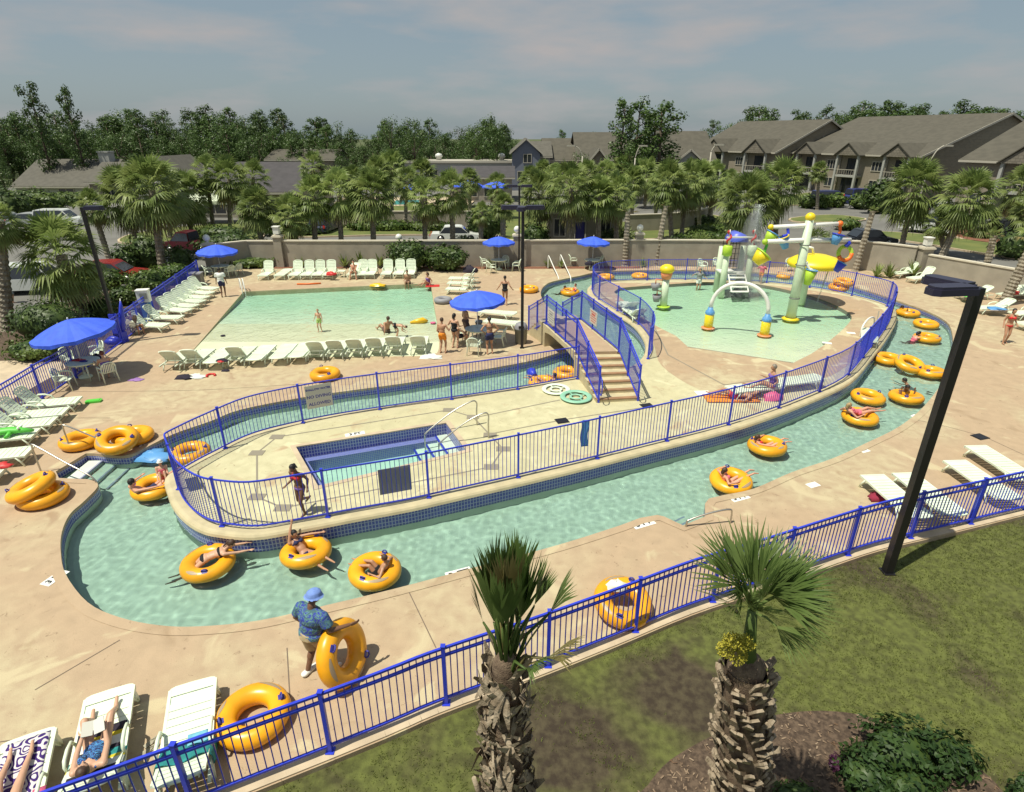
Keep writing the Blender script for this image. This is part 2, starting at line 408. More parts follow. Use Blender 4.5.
spl = catmull(pix([(619, 288), (651, 285.5), (722, 281.5), (762, 285), (798, 292.5), (828, 302), (850, 314), (848, 324), (828, 342), (811, 354)], ZI), False, 4) + pix([(793, 363), (688, 347)], ZI) + catmull(pix([(676, 336), (648, 321), (628, 304), (614, 292)], ZI), False, 4)

ground_holes = [deck_outer]
mb = MB(); mb.flat([V3(-900, -60, 0), V3(900, -60, 0), V3(900, 1500, 0), V3(-900, 1500, 0)], [deck_outer], -.12)
tag(mb.build('ground', M['ground']), kind='structure')
mb = MB(); mb.flat(deck_outer, [kid, river_out], 0)
mb.ribbon(ccw(list(deck_outer)), -.2, 0)
tag(mb.build('pool_deck', M['deck']), kind='structure')
mb = MB()
so_ = offset(ff[:], 0)
for i in range(len(ff) - 1):
    a, b = ff[i], ff[i + 1]
    if a.x > 39: continue
    n = V3((b - a).y, -(b - a).x, 0).normalized()
    mb.add([a - n * .10 + V3(0, 0, .03), b - n * .10 + V3(0, 0, .03), b + n * .13 + V3(0, 0, .03), a + n * .13 + V3(0, 0, .03), a + n * .13 - V3(0, 0, .2), b + n * .13 - V3(0, 0, .2), a - n * .10, b - n * .10], [(0, 3, 2, 1), (2, 3, 4, 5), (0, 1, 7, 6)])
tag(mb.build('deck_kerb', M['curb']), kind='structure')

# kiddie pool
def pool_floor(poly, zf, cuts, name, mats, mi):
    me = MB(); me.flat(poly, [], 0); m_ = me.mesh(name, mats)
    bm = bmesh.new(); bm.from_mesh(m_)
    for y in cuts: bmesh.ops.bisect_plane(bm, geom=bm.verts[:] + bm.edges[:] + bm.faces[:], plane_co=(0, y, 0), plane_no=(0, 1, 0))
    for f in bm.faces: f.material_index = mi(f.calc_center_median()); 
    for v in bm.verts: v.co.z = zf(v.co.x, v.co.y)
    bm.to_mesh(m_); bm.free()
    o = bpy.data.objects.new(name, m_); C.objects.link(o); return tag(o, kind='structure')
ky = [G(300, v).y for v in (357, 345, 322, 300, 288)]
def kz(x, y):
    if y <= ky[0]: return -.012
    if y <= ky[2]: return -.012 - .09 * (y - ky[0]) / (ky[2] - ky[0])
    return -.102 - .19 * min(1, (y - ky[2]) / (ky[3] - ky[2]))
pool_floor(kid, kz, [ky[0], ky[2], ky[3]], 'kiddie_pool_floor', [M['beach'], M['plaster_pale']], lambda c: 0 if c.y < ky[2] else 1)
mb = MB(); kk = ccw(list(kid))[::-1]
mb.ribbon(kk, [kz(p.x, p.y) for p in kk], 0.0)
tag(mb.build('kiddie_pool_wall', M['coping']), kind='structure')
def water(name, outer, holes, z, zb, m):
    mb = MB(); o = ccw(list(outer)); mb.flat(o, holes, z)
    nf = len(mb.f); b = MB(); b.flat(o, holes, zb)
    mb.add(b.v, [f[::-1] for f in b.f])
    n = len(o)
    for i in range(n):
        p, q = o[i], o[(i + 1) % n]
        mb.add([(p.x, p.y, zb), (q.x, q.y, zb), (q.x, q.y, z), (p.x, p.y, z)], [(0, 1, 2, 3)])
    for h in holes:
        h = ccw(list(h)); n = len(h)
        for i in range(n):
            p, q = h[i], h[(i + 1) % n]
            mb.add([(p.x, p.y, zb), (q.x, q.y, zb), (q.x, q.y, z), (p.x, p.y, z)], [(3, 2, 1, 0)])
    me = mb.mesh(name, m); bm = bmesh.new(); bm.from_mesh(me); bmesh.ops.remove_doubles(bm, verts=bm.verts, dist=.0005); bmesh.ops.recalc_face_normals(bm, faces=bm.faces[:]); bm.to_mesh(me); bm.free()
    o = bpy.data.objects.new(name, me); C.objects.link(o); return tag(o, kind='structure')
water('kiddie_pool_water', offset(kid, .06), [], -.05, -1.0, M['kiddie_water'])

# river
rw = ccw(list(river_out))
mb = MB(); mb.flat(rw, [], -.70); tag(mb.build('river_floor', M['plaster']), kind='structure')
mb = MB(); mb.ribbon(rw[::-1], -.33, -.07); tag(mb.build('river_tile_band', M['tile']), kind='structure')
mb = MB(); mb.ribbon(rw[::-1], -.70, -.33); tag(mb.build('river_outer_wall', M['plaster']), kind='structure')
mb = MB()
mb.ribbon(rw[::-1], -.07, .02)
ins = offset(rw, .22)
for i in range(len(rw)):
    j = (i + 1) % len(rw); a, b, c, d = rw[i], rw[j], ins[j], ins[i]
    mb.add([V3(a.x, a.y, .02), V3(b.x, b.y, .02), V3(c.x, c.y, .012), V3(d.x, d.y, .012)], [(0, 3, 2, 1)])
tag(mb.build('river_coping', M['coping'] if 0 else M['deck']), kind='structure')
def glasswater(name, tint):
    m = bpy.data.materials.new(name); m.use_nodes = True; N, L = nt(m); N.remove(N['Principled BSDF'])
    g = N.new('ShaderNodeBsdfRefraction'); g.inputs['IOR'].default_value = 1.33; g.inputs['Roughness'].default_value = 0; g.inputs['Color'].default_value = (*tint, 1)
    gl = N.new('ShaderNodeBsdfGlossy'); gl.inputs['Roughness'].default_value = .03; fr = N.new('ShaderNodeFresnel'); fr.inputs['IOR'].default_value = 1.33; mx = N.new('ShaderNodeMixShader')
    L.new(fr.outputs[0], mx.inputs[0]); L.new(g.outputs[0], mx.inputs[1]); L.new(gl.outputs[0], mx.inputs[2]); L.new(mx.outputs[0], N['Material Output'].inputs['Surface']); return m
def inside(p, poly):
    c = False; n = len(poly)
    for i in range(n):
        a, b = poly[i], poly[i - 1]
        if (a.y > p.y) != (b.y > p.y) and p.x < (b.x - a.x) * (p.y - a.y) / (b.y - a.y + 1e-12) + a.x: c = not c
    return c
def wave_sheet(name, outer, hole, z, m, st=.05, amp=.0135):
    xs = [p.x for p in outer]; ys = [p.y for p in outer]; x0, y0 = min(xs), min(ys); nx, ny = int((max(xs) - x0) / st) + 2, int((max(ys) - y0) / st) + 2
    def cross(poly, y):
        o = []
        for i in range(len(poly)):
            a, b = poly[i], poly[i - 1]
            if (a.y > y) != (b.y > y): o.append((b.x - a.x) * (y - a.y) / (b.y - a.y + 1e-12) + a.x)
        return sorted(o)
    vid, vs, fs = {}, [], []
    def vert(i, j):
        if (i, j) not in vid:
            x, y = x0 + i * st, y0 + j * st; q = V3(x * 3.1, y * 3.1, 1.7)
            h = noise.noise(q) + .55 * noise.noise(q * 1.9 + V3(5, 3, 1)) + .22 * noise.noise(q * 3.3)
            vid[(i, j)] = len(vs); vs.append(V3(x, y, z + amp * h))
        return vid[(i, j)]
    for j in range(ny):
        yc = y0 + (j + .5) * st; co, ch = cross(outer, yc), cross(hole, yc) if hole else []
        for i in range(nx):
            xc = x0 + (i + .5) * st
            if sum(1 for q in co if q > xc) % 2 and not sum(1 for q in ch if q > xc) % 2: fs.append((vert(i, j), vert(i + 1, j), vert(i + 1, j + 1), vert(i, j + 1)))
    mb = MB(); mb.add(vs, fs, 0, True); o = tag(mb.build(name, m), kind='structure'); o.cycles.is_caustics_caster = True; return o
M['river_glass'] = glasswater('river_water_surface', (.825, .97, .925))
wave_sheet('river_water', offset(river_out, .12), offset(isl, -.2), WR, M['river_glass'])
for o in bpy.data.objects:
    if o.name in ('river_floor', 'island_wall', 'river_outer_wall'): o.cycles.is_caustics_receiver = True
sl.cycles.is_caustics_light = True; sc.cycles.caustics_refractive = True
# steps in the two notches
def steps(name, a, b, dr, n, run, z0, drop):
    mb = MB(); a, b, dr = Vector(a), Vector(b), Vector(dr).normalized()
    for k in range(n):
        z = z0 - drop * (k + 1); p, q = a + dr * run * k, b + dr * run * k
        p2, q2 = p + dr * run, q + dr * run
        mb.prism([p, q, q2, p2], -1.0, z, 0)
        mb.prism([p2 - dr * .05, q2 - dr * .05, q2 + dr * .004, p2 + dr * .004], z - .08, z + .004, 1)
    o = tag(mb.build(name, [M['plaster'], M['tile']]), kind='structure'); o.cycles.is_caustics_receiver = True; return o
A_, B_ = G(59, 477), G(87, 455); dr_ = (G(100, 486) - G(60, 478))
steps('river_entry_steps', A_, B_, V3((B_ - A_).y, -(B_ - A_).x, 0), 4, .42, 0, .2)
A_, B_ = G(704, 515), G(684, 525.5); steps('river_exit_steps', B_, A_, V3(-(A_ - B_).y, (A_ - B_).x, 0), 3, .3, -.05, .22)

# island
def inset_deck(name, outer, holes, z, m):
    mb = MB(); mb.flat(outer, holes, z); return tag(mb.build(name, m), kind='structure')
isl_in = offset(isl, -.38)
# the splash area and the spa area have different concrete: split the island at the bridge line
inset_deck('island_deck', isl_in, [spa, spl], ZI, M['island'])
mb = MB()
for i in range(len(isl)):
    j = (i + 1) % len(isl); a, b, c, d = isl[i], isl[j], isl_in[j], isl_in[i]
    prof = [(0, -.10), (.02, -.035), (.06, .008), (.14, .02)]
    e = [(b - c).normalized(), (a - d).normalized()]
    pa = [a - e[1] * x + V3(0, 0, z) for x, z in prof] + [d]
    pb = [b - e[0] * x + V3(0, 0, z) for x, z in prof] + [c]
    for k in range(len(pa) - 1): mb.add([pa[k], pb[k], pb[k + 1], pa[k + 1]], [(0, 1, 2, 3)], 0, True)
    a2, b2 = a - e[1] * .05, b - e[0] * .05
    mb.add([a + V3(0, 0, -.1), b + V3(0, 0, -.1), b2 + V3(0, 0, -.1), a2 + V3(0, 0, -.1)], [(3, 2, 1, 0)])
tag(mb.build('island_coping', M['coping']), kind='structure')
wl = offset(isl, -.05)
mb = MB(); mb.ribbon(ccw(wl), -.33, ZI - .1); tag(mb.build('island_tile_band', M['tile']), kind='structure')
mb = MB(); mb.ribbon(ccw(wl), -.70, -.33); tag(mb.build('island_wall', M['plaster']), kind='structure')
# brownish splash deck sheet round the splash pool (4 mm above the island deck)
spd = catmull(pix([(600, 284), (640, 283), (700, 282), (760, 284.5), (800, 289), (840, 295), (872, 303), (886, 316), (878, 334), (862, 352), (838, 372), (800, 388), (750, 402), (700, 390), (662, 366), (654, 345), (644, 327), (622, 312), (602, 298)], ZI), True, 4)
mb = MB(); mb.flat(spd, [spl], ZI + .004); tag(mb.build('splash_deck', M['splashdeck']), kind='structure')
# splash pool
sy0 = G(740, 352, ZI).y
def sz(x, y): return ZI - .026 - .17 * max(0, min(1, (y - sy0) / 6.0))
pool_floor(spl, sz, [sy0, sy0 + 6], 'splash_pool_floor', [M['splashfloor']], lambda c: 0)
mb = MB(); kk = ccw(list(spl))[::-1]; mb.ribbon(kk, [sz(p.x, p.y) for p in kk], ZI + .001); tag(mb.build('splash_pool_wall', M['drain']), kind='structure')
water('splash_pool_water', offset(spl, .05), [], ZI - .022, -.6, M['splash_water'])
# spa
zs = WR - .02
mb = MB(); mb.flat(spa, [], -.62); tag(mb.build('spa_floor', M['plaster']), kind='structure')
mb = MB(); sp_ = ccw(list(spa))[::-1]; mb.ribbon(sp_, -.85, ZI - .03); tag(mb.build('spa_wall', M['tile']), kind='structure')
mb = MB(); sb = offset(spa, -.36)
sc_ = ccw(list(spa))
for i in range(4):
    j = (i + 1) % 4
    mb.add([V3(sc_[i].x, sc_[i].y, -.24), V3(sc_[j].x, sc_[j].y, -.24), V3(sb[j].x, sb[j].y, -.24), V3(sb[i].x, sb[i].y, -.24)], [(0, 1, 2, 3)], 0, False, [[(0, 0), ((sc_[j] - sc_[i]).length, 0), ((sc_[j] - sc_[i]).length, .55), (0, .55)]])
mb.ribbon(ccw(list(sb))[::-1], -.62, -.24)
tag(mb.build('spa_bench', M['tile_light']), kind='structure')
water('spa_water', offset(spa, .03), [], -.16, -1.0, M['kiddie_water'])
mb = MB(); so2 = offset(spa, .22)
for i in range(4):
    j = (i + 1) % 4
    mb.prism([sc_[i], sc_[j], so2[j], so2[i]], ZI - .03, ZI + .012)
tag(mb.build('spa_coping', M['curb']), kind='structure')
def spa_steps():
    mb = MB(); a, b = Vector(spa[1]), Vector(spa[2]); n = (Vector(spa[0]) - a).normalized()
    for k in range(3):
        p, q = a + n * .4 * k, b + n * .4 * k
        mb.prism([p, q, q + n * .4, p + n * .4], -.85, ZI - .42 - .12 * k, 0)
        mb.prism([p + n * .34, q + n * .34, q + n * .404, p + n * .404], ZI - .46 - .12 * k, ZI - .415 - .12 * k, 1)
    tag(mb.build('spa_steps', [M['plaster'], M['blue_dark']]), kind='structure')
spa_steps()

# joints and drains in the concrete
def strip(mb, pts, w, z, m=0):
    for i in range(len(pts) - 1):
        a, b = Vector(pts[i]), Vector(pts[i + 1]); n = V3(-(b - a).y, (b - a).x, 0).normalized() * w / 2
        mb.add([V3(*(a - n)[:2], z), V3(*(b - n)[:2], z), V3(*(b + n)[:2], z), V3(*(a + n)[:2], z)], [(0, 1, 2, 3)])
mb = MB()
for l in ([(0, 366 + 26), (160, 391), (240, 388), (345, 379.5), (430, 364), (512, 355)], [(35, 690), (120, 640)], [(0, 742), (50, 735)], [(407, 588), (436, 648)], [(287, 648), (290, 700)], [(60, 418), (110, 418)], [(985, 437), (1024, 455)], [(985, 437), (940, 425), (905, 418)]):
    strip(mb, catmull(pix(l), False, 4) if len(l) > 2 else pix(l), .02, .005)
tag(mb.build('deck_joints', M['joint']), kind='structure')
mb = MB()
for l in ([(277, 437), (449, 410), (473, 417), (490, 435), (503, 449), (491, 467), (283, 508), (257, 497), (257, 453), (277, 437)], [(478, 417), (560, 400)], [(495, 433), (562, 420), (647, 407)]):
    strip(mb, pix(l, ZI), .05, ZI + .006)
for u, v in ((277, 437), (449, 410), (473, 417), (490, 435), (503, 449), (491, 467), (283, 508), (257, 497), (257, 453)):
    p = G(u, v, ZI); mb.box((p.x, p.y, ZI + .006), (.42, .30, .008))
tag(mb.build('island_drain_line', M['drain']), kind='structure')
mb = MB()
for l in ([(688, 347), (793, 363)], [(652, 322), (668, 355), (724, 385), (760, 380)], [(879, 311), (873, 340)]): strip(mb, pix(l, ZI), .06, ZI + .010)
tag(mb.build('splash_drain_line', M['drain']), kind='structure')
# ---------------------------------------------------------------- fences
def arclen(pts):
    s = [0]
    for i in range(1, len(pts)): s.append(s[-1] + (pts[i] - pts[i - 1]).length)
    return s
def at_s(pts, s, x):
    x = max(0, min(x, s[-1]))
    for i in range(1, len(s)):
        if x <= s[i] + 1e-9:
            t = (x - s[i - 1]) / max(1e-9, s[i] - s[i - 1]); return pts[i - 1].lerp(pts[i], t)
    return pts[-1].copy()
def fence(name, label, pts, h, post_gap, pick=.115, rails=(0.0,), low=.10, pr=.022, post_w=.06, thick=.035, cat='fence', group=None, closed=False, pm='blue', vertical=True):
    pts = [Vector(p) for p in pts]
    if closed: pts = pts + [pts[0].copy()]
    s = arclen(pts); n = max(1, round(s[-1] / post_gap)); step = s[-1] / n
    root = thing(name, label, cat, (pts[0].x, pts[0].y, pts[0].z), 0, group); o0 = pts[0].copy()
    posts = [at_s(pts, s, i * step) for i in range(n + 1)]
    for i, p in enumerate(posts):
        if closed and i == n: break
        mb = MB(); q = p - o0; mb.box(q + V3(0, 0, (h + .05) / 2), (post_w, post_w, h + .05)); mb.box(q + V3(0, 0, h + .055), (post_w + .016, post_w + .016, .018)); mb.box(q + V3(0, 0, .008), (post_w + .07, post_w + .07, .014))
        mb.build('post', M[pm], root)
    for i in range(n):
        mb = MB(); a, b = i * step, (i + 1) * step
        k = max(2, round(step / pick))
        sub = [at_s(pts, s, a + (b - a) * j / k) for j in range(k + 1)]
        for off in list(rails) + [h - low]:
            z = h - off
            for j in range(k): mb.bar(sub[j] - o0 + V3(0, 0, z), sub[j + 1] - o0 + V3(0, 0, z), thick, thick, 0)
        for j in range(1, k):
            q = sub[j] - o0; d = (sub[j + 1] - sub[j - 1]); ang = math.atan2(d.y, d.x)
            mb.box(q + V3(0, 0, (h + low) / 2), (pr * .7, pr * .7, h - low), 0, ang)
        mb.build('picket_panel', M[pm], root)
    return root
ffp = [p + V3(0, 0, .03) for p in ff if -8.5 < p.x < 18]
fence('metal_fence', 'long blue picket fence between the sunny deck and the lawn in front', ffp, 1.27, 1.9, .118, (0, .16), .13, .024, .065, .042)
lf = catmull([Vector(p) + V3(.12, 0, 0) for p in left_fence[1:]], False, 4)
lf = lf[:-1]
fence('metal_fence', 'blue picket fence along the planting bed at the left edge of the deck', lf, 1.35, 2.2, .125, (0, .16), .12, .024, .06, .04)
isf = offset(isl, -.30)
isf = [p + V3(0, 0, .02) for p in isf]
def near_i(pl, u, v, z):
    g = G(u, v, z); return min(range(len(pl)), key=lambda i: (pl[i] - g).length)
iA, iB, iC, iD = near_i(isf, 571, 377.5, ZI), near_i(isf, 640, 359, ZI), 0, 0
def arc(a, b):
    out = []; i = a
    while True:
        out.append(isf[i])
        if i == b: break
        i = (i + 1) % len(isf)
    return out
longer, other = arc(iA, iB), arc(iB, iA)
big = longer if len(longer) > len(other) else other
# split the big loop at the right-hand tip so that the two fences are the stretches the photo shows
k = min(range(len(big)), key=lambda i: (big[i] - G(899, 318, ZI)).length)
part1, part2 = big[:k + 1], big[k:]
def has(pl, u, v): g = G(u, v, ZI); return min((p - g).length for p in pl) < 2.5
river_part, splash_part = (part1, part2) if has(part1, 300, 530) else (part2, part1)
fence('metal_fence', 'blue picket fence running round the island along the lazy river and the spa', river_part, 1.33, 2.6, .118, (0,), .09, .02, .055, .035)
fence('metal_fence', 'curving blue picket fence behind and beside the splash pool', splash_part, 1.33, 2.6, .125, (0,), .09, .02, .055, .035)

# ---------------------------------------------------------------- the bridge
BZ = 1.05
L0, L1 = V3(1.5, 26.1, BZ), V3(2.5, 22.4, BZ)
R0, R1 = V3(3.3, 26.9, BZ), V3(4.35, 22.5, BZ)
LS, RS = V3(3.03, 19.35, ZI), V3(4.62, 19.55, ZI)
LN, RN = V3(.75, 28.1, 0), V3(2.6, 28.9, 0)
br = thing('footbridge', 'small concrete footbridge with blue railings and striped brown steps over the river', 'footbridge', (2.9, 24.4, 0)); bo = V3(2.9, 24.4, 0)
mb = MB()
q = [L0, R0, R1, L1]
mb.prism([p for p in q], BZ - .22, BZ, 0)
mb.build('bridge_deck', [M['splashdeck']], br, -bo)
mb = MB()
mb.prism([L0, R0, R0 + V3(-.25, .9, 0), L0 + V3(-.25, .9, 0)], -.4, BZ - .004)
mb.build('abutment', [M['coping']], br, -bo)
for a, b in ((L0, L1), (R0, R1)):
    mb = MB(); d = (b - a).normalized(); n = V3(d.y, -d.x, 0); n = n if (n.dot(a - V3(2.9, 24.4, 0)) > 0) else -n
    K = 12
    for i in range(K):
        t0, t1 = i / K, (i + 1) / K
        z0 = BZ - .2 - .16 * (abs(2 * t0 - 1) ** 3) ; z1 = BZ - .2 - .16 * (abs(2 * t1 - 1) ** 3)
        p0, p1 = a.lerp(b, t0), a.lerp(b, t1)
        for w_ in (0.0,):
            mb.add([V3(p0.x, p0.y, z0) + n * .003, V3(p1.x, p1.y, z1) + n * .003, V3(p1.x, p1.y, BZ + .004) + n * .003, V3(p0.x, p0.y, BZ + .004) + n * .003,
                    V3(p0.x, p0.y, z0) - n * .14, V3(p1.x, p1.y, z1) - n * .14, V3(p1.x, p1.y, BZ + .004) - n * .14, V3(p0.x, p0.y, BZ + .004) - n * .14], [(0, 1, 2, 3), (3, 2, 6, 7), (0, 4, 5, 1), (4, 7, 6, 5)])
    mb.build('edge_beam', [M['coping']], br, -bo)
def flight(a0, b0, a1, b1, n, z0, z1, base):
    treads, risers, side = MB(), MB(), MB()
    for k in range(n):
        t0, t1 = k / n, (k + 1) / n; zt = z0 + (z1 - z0) * (k + 1) / (n + 0.0) if 0 else z0 + (z1 - z0) * (k + 1) / (n + 1)
        p, q, r, s = a0.lerp(a1, t0), b0.lerp(b1, t0), b0.lerp(b1, t1), a0.lerp(a1, t1)
        d = ((s - p) * V3(1, 1, 0)).normalized() if 0 else V3(*(s - p)[:2], 0).normalized()
        treads.prism([p, q, r, s], base, zt, 0)
        risers.prism([s - d * .17, r - d * .17, r + d * .006, s + d * .006], zt - .03, zt + .004, 0)
    treads.build('stair_flight', [M['coping']], br, -bo); risers.build('tread_nosing', [M['stair_brown']], br, -bo)
M['stair_brown'] = mat('stair_brown', (.30, .17, .09), .8, var=.1, bump=.1)
flight(L1, R1, LS, RS, 6, BZ, ZI, -.2)
flight(L0 + V3(-.25, .9, 0), R0 + V3(-.25, .9, 0), LN, RN, 5, BZ, 0, -.2)
def rail(label_pts, h=1.35, name='railing'):
    pts = [Vector(p) for p in label_pts]; mb = MB(); pm_ = MB()
    for i in range(len(pts) - 1):
        a, b = pts[i], pts[i + 1]; Lh = (V3(b.x, b.y, 0) - V3(a.x, a.y, 0)).length; k = max(2, round(Lh / .12)); up = V3(0, 0, 1)
        for z in (h, h - .17, .1): mb.bar(a + up * z, b + up * z, .04, .04)
        for j in range(1, k):
            p = a.lerp(b, j / k); mb.box(p + up * (h + .1) / 2, (.018, .018, h - .1))
    for i in range(len(pts) - 1):
        a, b = pts[i], pts[i + 1]; kk = max(1, round((b - a).length / 1.35))
        for j in range(kk + (1 if i == len(pts) - 2 else 0)):
            p = a.lerp(b, j / kk); q = MB(); q.box(p + V3(0, 0, h / 2), (.065, .065, h + .06)); q.box(p + V3(0, 0, h + .04), (.08, .08, .02)); q.build('railing_post', M['blue'], br, -bo)
    mb.build(name, M['blue'], br, -bo)
ins_ = V3(.07, .02, 0)
rail([LN + ins_, L0 + ins_, L1 + ins_, LS + ins_])
rail([RN - ins_, R0 - ins_, R1 - ins_, RS - ins_])
mb = MB()
for s_, e_ in ((LS + V3(.12, .05, 0), 1), (RS - V3(.12, -.05, 0), 1)):
    mb.tube([s_ + V3(0, .1, 1.0), s_ + V3(0, -.25, .95), s_ + V3(0, -.38, .8), s_ + V3(0, -.38, .5), s_ + V3(0, -.25, .35), s_ + V3(0, -.02, .35)], .02, 6)
mb.build('grab_loop', M['blue'], br, -bo)

# ---------------------------------------------------------------- text and signs
def text_mesh(s, size, m, name='lettering', parent=None, loc=(0, 0, 0), rot=(0, 0, 0), align='CENTER', bold=0.0, ex=.001):
    c = bpy.data.curves.new(name, 'FONT'); c.body = s; c.size = size; c.align_x = align; c.align_y = 'CENTER'; c.extrude = ex; c.offset = bold; c.resolution_u = 2
    t = bpy.data.objects.new('tmp_text', c); C.objects.link(t)
    me = bpy.data.meshes.new_from_object(t.evaluated_get(bpy.context.evaluated_depsgraph_get()))
    bpy.data.objects.remove(t); bpy.data.curves.remove(c)
    me.materials.clear(); me.materials.append(m)
    o = bpy.data.objects.new(name, me); C.objects.link(o); o.parent = parent; o.location = loc; o.rotation_euler = rot
    return o
def sign_board(name, label, p, w, h, rz, lines, board, ink, cat='sign', tilt=0.0):
    # p: centre of the board, rz: direction it faces (angle of its normal)
    r = thing(name, label, cat, p, rz - PI / 2 + PI)
    mb = MB(); mb.box((0, 0, 0), (w, .012, h)); mb.box((0, .011, 0), (w - .1, .008, .04), 1); mb.build('board', [board, M['grey']], r)
    n = len(lines)
    for i, (tx, sz_, mm) in enumerate(lines):
        z = h * (.5 - (i + .6) / (n + .2))
        text_mesh(tx, sz_, mm, 'lettering', r, (0, -.0085, z), (PI / 2, 0, 0), bold=.004)
    return r
M['signwhite'] = mat('sign_white', (.55, .54, .48), .5)
M['ink_blue'] = mat('ink_blue', (.05, .05, .28), .6)
M['ink_red'] = mat('ink_red', (.55, .10, .06), .6)
M['ink_black'] = mat('ink_black', (.02, .02, .02), .6)
def on_fence(u, v, zc, pl):
    # point of a fence line whose image column is closest to u, at height zc
    best = None
    for i in range(len(pl) - 1):
        for t in (0, .25, .5, .75):
            p = pl[i].lerp(pl[i + 1], t); dv = V3(p.x, p.y - 0, 0)
            dep = p.y * CP + (CH - zc) * SP; uu = 512 + F * p.x / dep
            vv = 396 - F * ((p.y * SP) - (CH - zc) * CP) / dep
            e = abs(uu - u) + .6 * abs(vv - v)
            if best is None or e < best[0]: best = (e, p, pl[i + 1] - pl[i])
    return best[1], best[2]
p, d = on_fence(318, 392, 1.1, river_part)
p.z = ZI + .88; n = V3(d.y, -d.x, 0).normalized(); n = n if n.y < 0 else -n
sign_board('pool_sign', 'small pale sign in blue letters on the fence along the narrow channel', p + n * .045, .84, .82, math.atan2(n.y, n.x), [('SHALLOW WATER', .095, M['ink_blue']), ('NO DIVING', .15, M['ink_blue']), ('ALLOWED', .15, M['ink_blue'])], M['signwhite'], None)
p, d = on_fence(396, 470, 1.0, river_part); p.z = ZI + .72; n = V3(d.y, -d.x, 0).normalized(); n = n if n.y < 0 else -n
M['slate'] = mat('sign_back', (.25, .25, .27), .6)
sign_board('sign_panel', 'plain grey back of a sign hung inside the fence in front of the spa', p - n * .05, .82, .74, math.atan2(n.y, n.x), [], M['slate'], None)
p, d = on_fence(173, 462, 1.0, river_part); n = V3(d.y, -d.x, 0).normalized(); n = n if n.x < 0 else -n; p.z = ZI + .75
sign_board('sign_panel', 'pale grey sign panel at the left tip of the island fence', p - n * .05, .8, .75, math.atan2(n.y, n.x), [], M['signwhite'], None)
# two notices on the bridge railings; their writing is too small to read, so only its red and grey lines are kept
def notice(label, p, rz, w, h, ink):
    r = thing('notice_board', label, 'sign', p, rz); mb = MB(); mb.box((0, 0, 0), (w, .012, h)); mb.build('board', M['signwhite'], r)
    mb = MB()
    for i, ww in enumerate((.75, .5, .85, .8, .6)):
        hh = .075 if i == 1 else .03
        mb.box((0, -.009, h * (.36 - .17 * i)), (w * ww, .006, hh))
    mb.build('printed_lines', ink, r)
dR = (R1 - R0).normalized()
notice('white notice with red print on the right railing of the footbridge', R0.lerp(R1, .38) + V3(-.12, -.03, .62), math.atan2(dR.y, dR.x), .85, .62, M['ink_red'])
dL = (L1 - L0).normalized()
notice('white notice with grey print on the left railing of the footbridge', L0.lerp(L1, .22) + V3(.0, 0, .62), math.atan2(dL.y, dL.x), .85, .62, M['slate'])

def marker(label, u, v, z, w, h, rz, tx, size=.13, bold=.006):
    p = G(u, v, z); r = thing('depth_marker', label, 'floor marker', (p.x, p.y, z + .002), rz)
    mb = MB(); mb.box((0, 0, .003), (w, h, .006)); mb.build('tile', M['whitepaint'], r)
    if tx: text_mesh(tx, size, M['ink_black'], 'lettering', r, (0, 0, .0075), (0, 0, 0), bold=bold)
aw = math.atan2(G(560, 545).y - G(400, 588).y, G(560, 545).x - G(400, 588).x)
marker('white depth marker reading 3 FT beside the small palm at the river edge', 459, 574, 0, .58, .30, aw, '3 FT', .25, .009)
marker('white depth marker on the point just left of the river exit rail', 643, 523.5, 0, .62, .28, aw + .03, '3 FT', .25, .009)
marker('white depth marker just right of the river exit rail', 739, 497.5, 0, .56, .28, aw, '3 FT', .24, .009)
marker('small no diving tile at the river edge right of the empty deck', 863, 450, 0, .32, .3, aw, 'NO\nDIVING', .07, .003)
marker('small no diving tile at the river edge beside the lamp post', 916, 416.5, 0, .28, .26, aw + .2, 'NO\nDIVING', .06, .003)
marker('plain white tile set in the concrete near the front loungers', 813, 485, 0, .36, .22, aw, '')
marker('small white marker tile at the far left river edge', 55, 578, 0, .50, .26, 1.3, '3 FT', .2, .008)
marker('small white marker on the deck beside the two stacked tubes at the steps', 146, 445, 0, .36, .16, .5, '3 FT', .12)
marker('white marker reading 3 FT behind the spa', 355, 434, ZI + .01, .62, .22, .38, '3 FT', .2, .008)
for u, v, l in ((648, 385, 'left'), (853, 333, 'middle'), (826, 340, 'right')):
    pass
marker('pale tile on the splash deck near the front corner of the splash pool', 703, 393, ZI + .006, .55, .4, .1, '')
marker('pale tile on the splash deck beside the right fence curve', 851, 333, ZI + .006, .38, .28, -.3, '')
marker('second pale tile on the splash deck nearer the pool edge', 827, 343, ZI + .006, .4, .26, -.4, '')

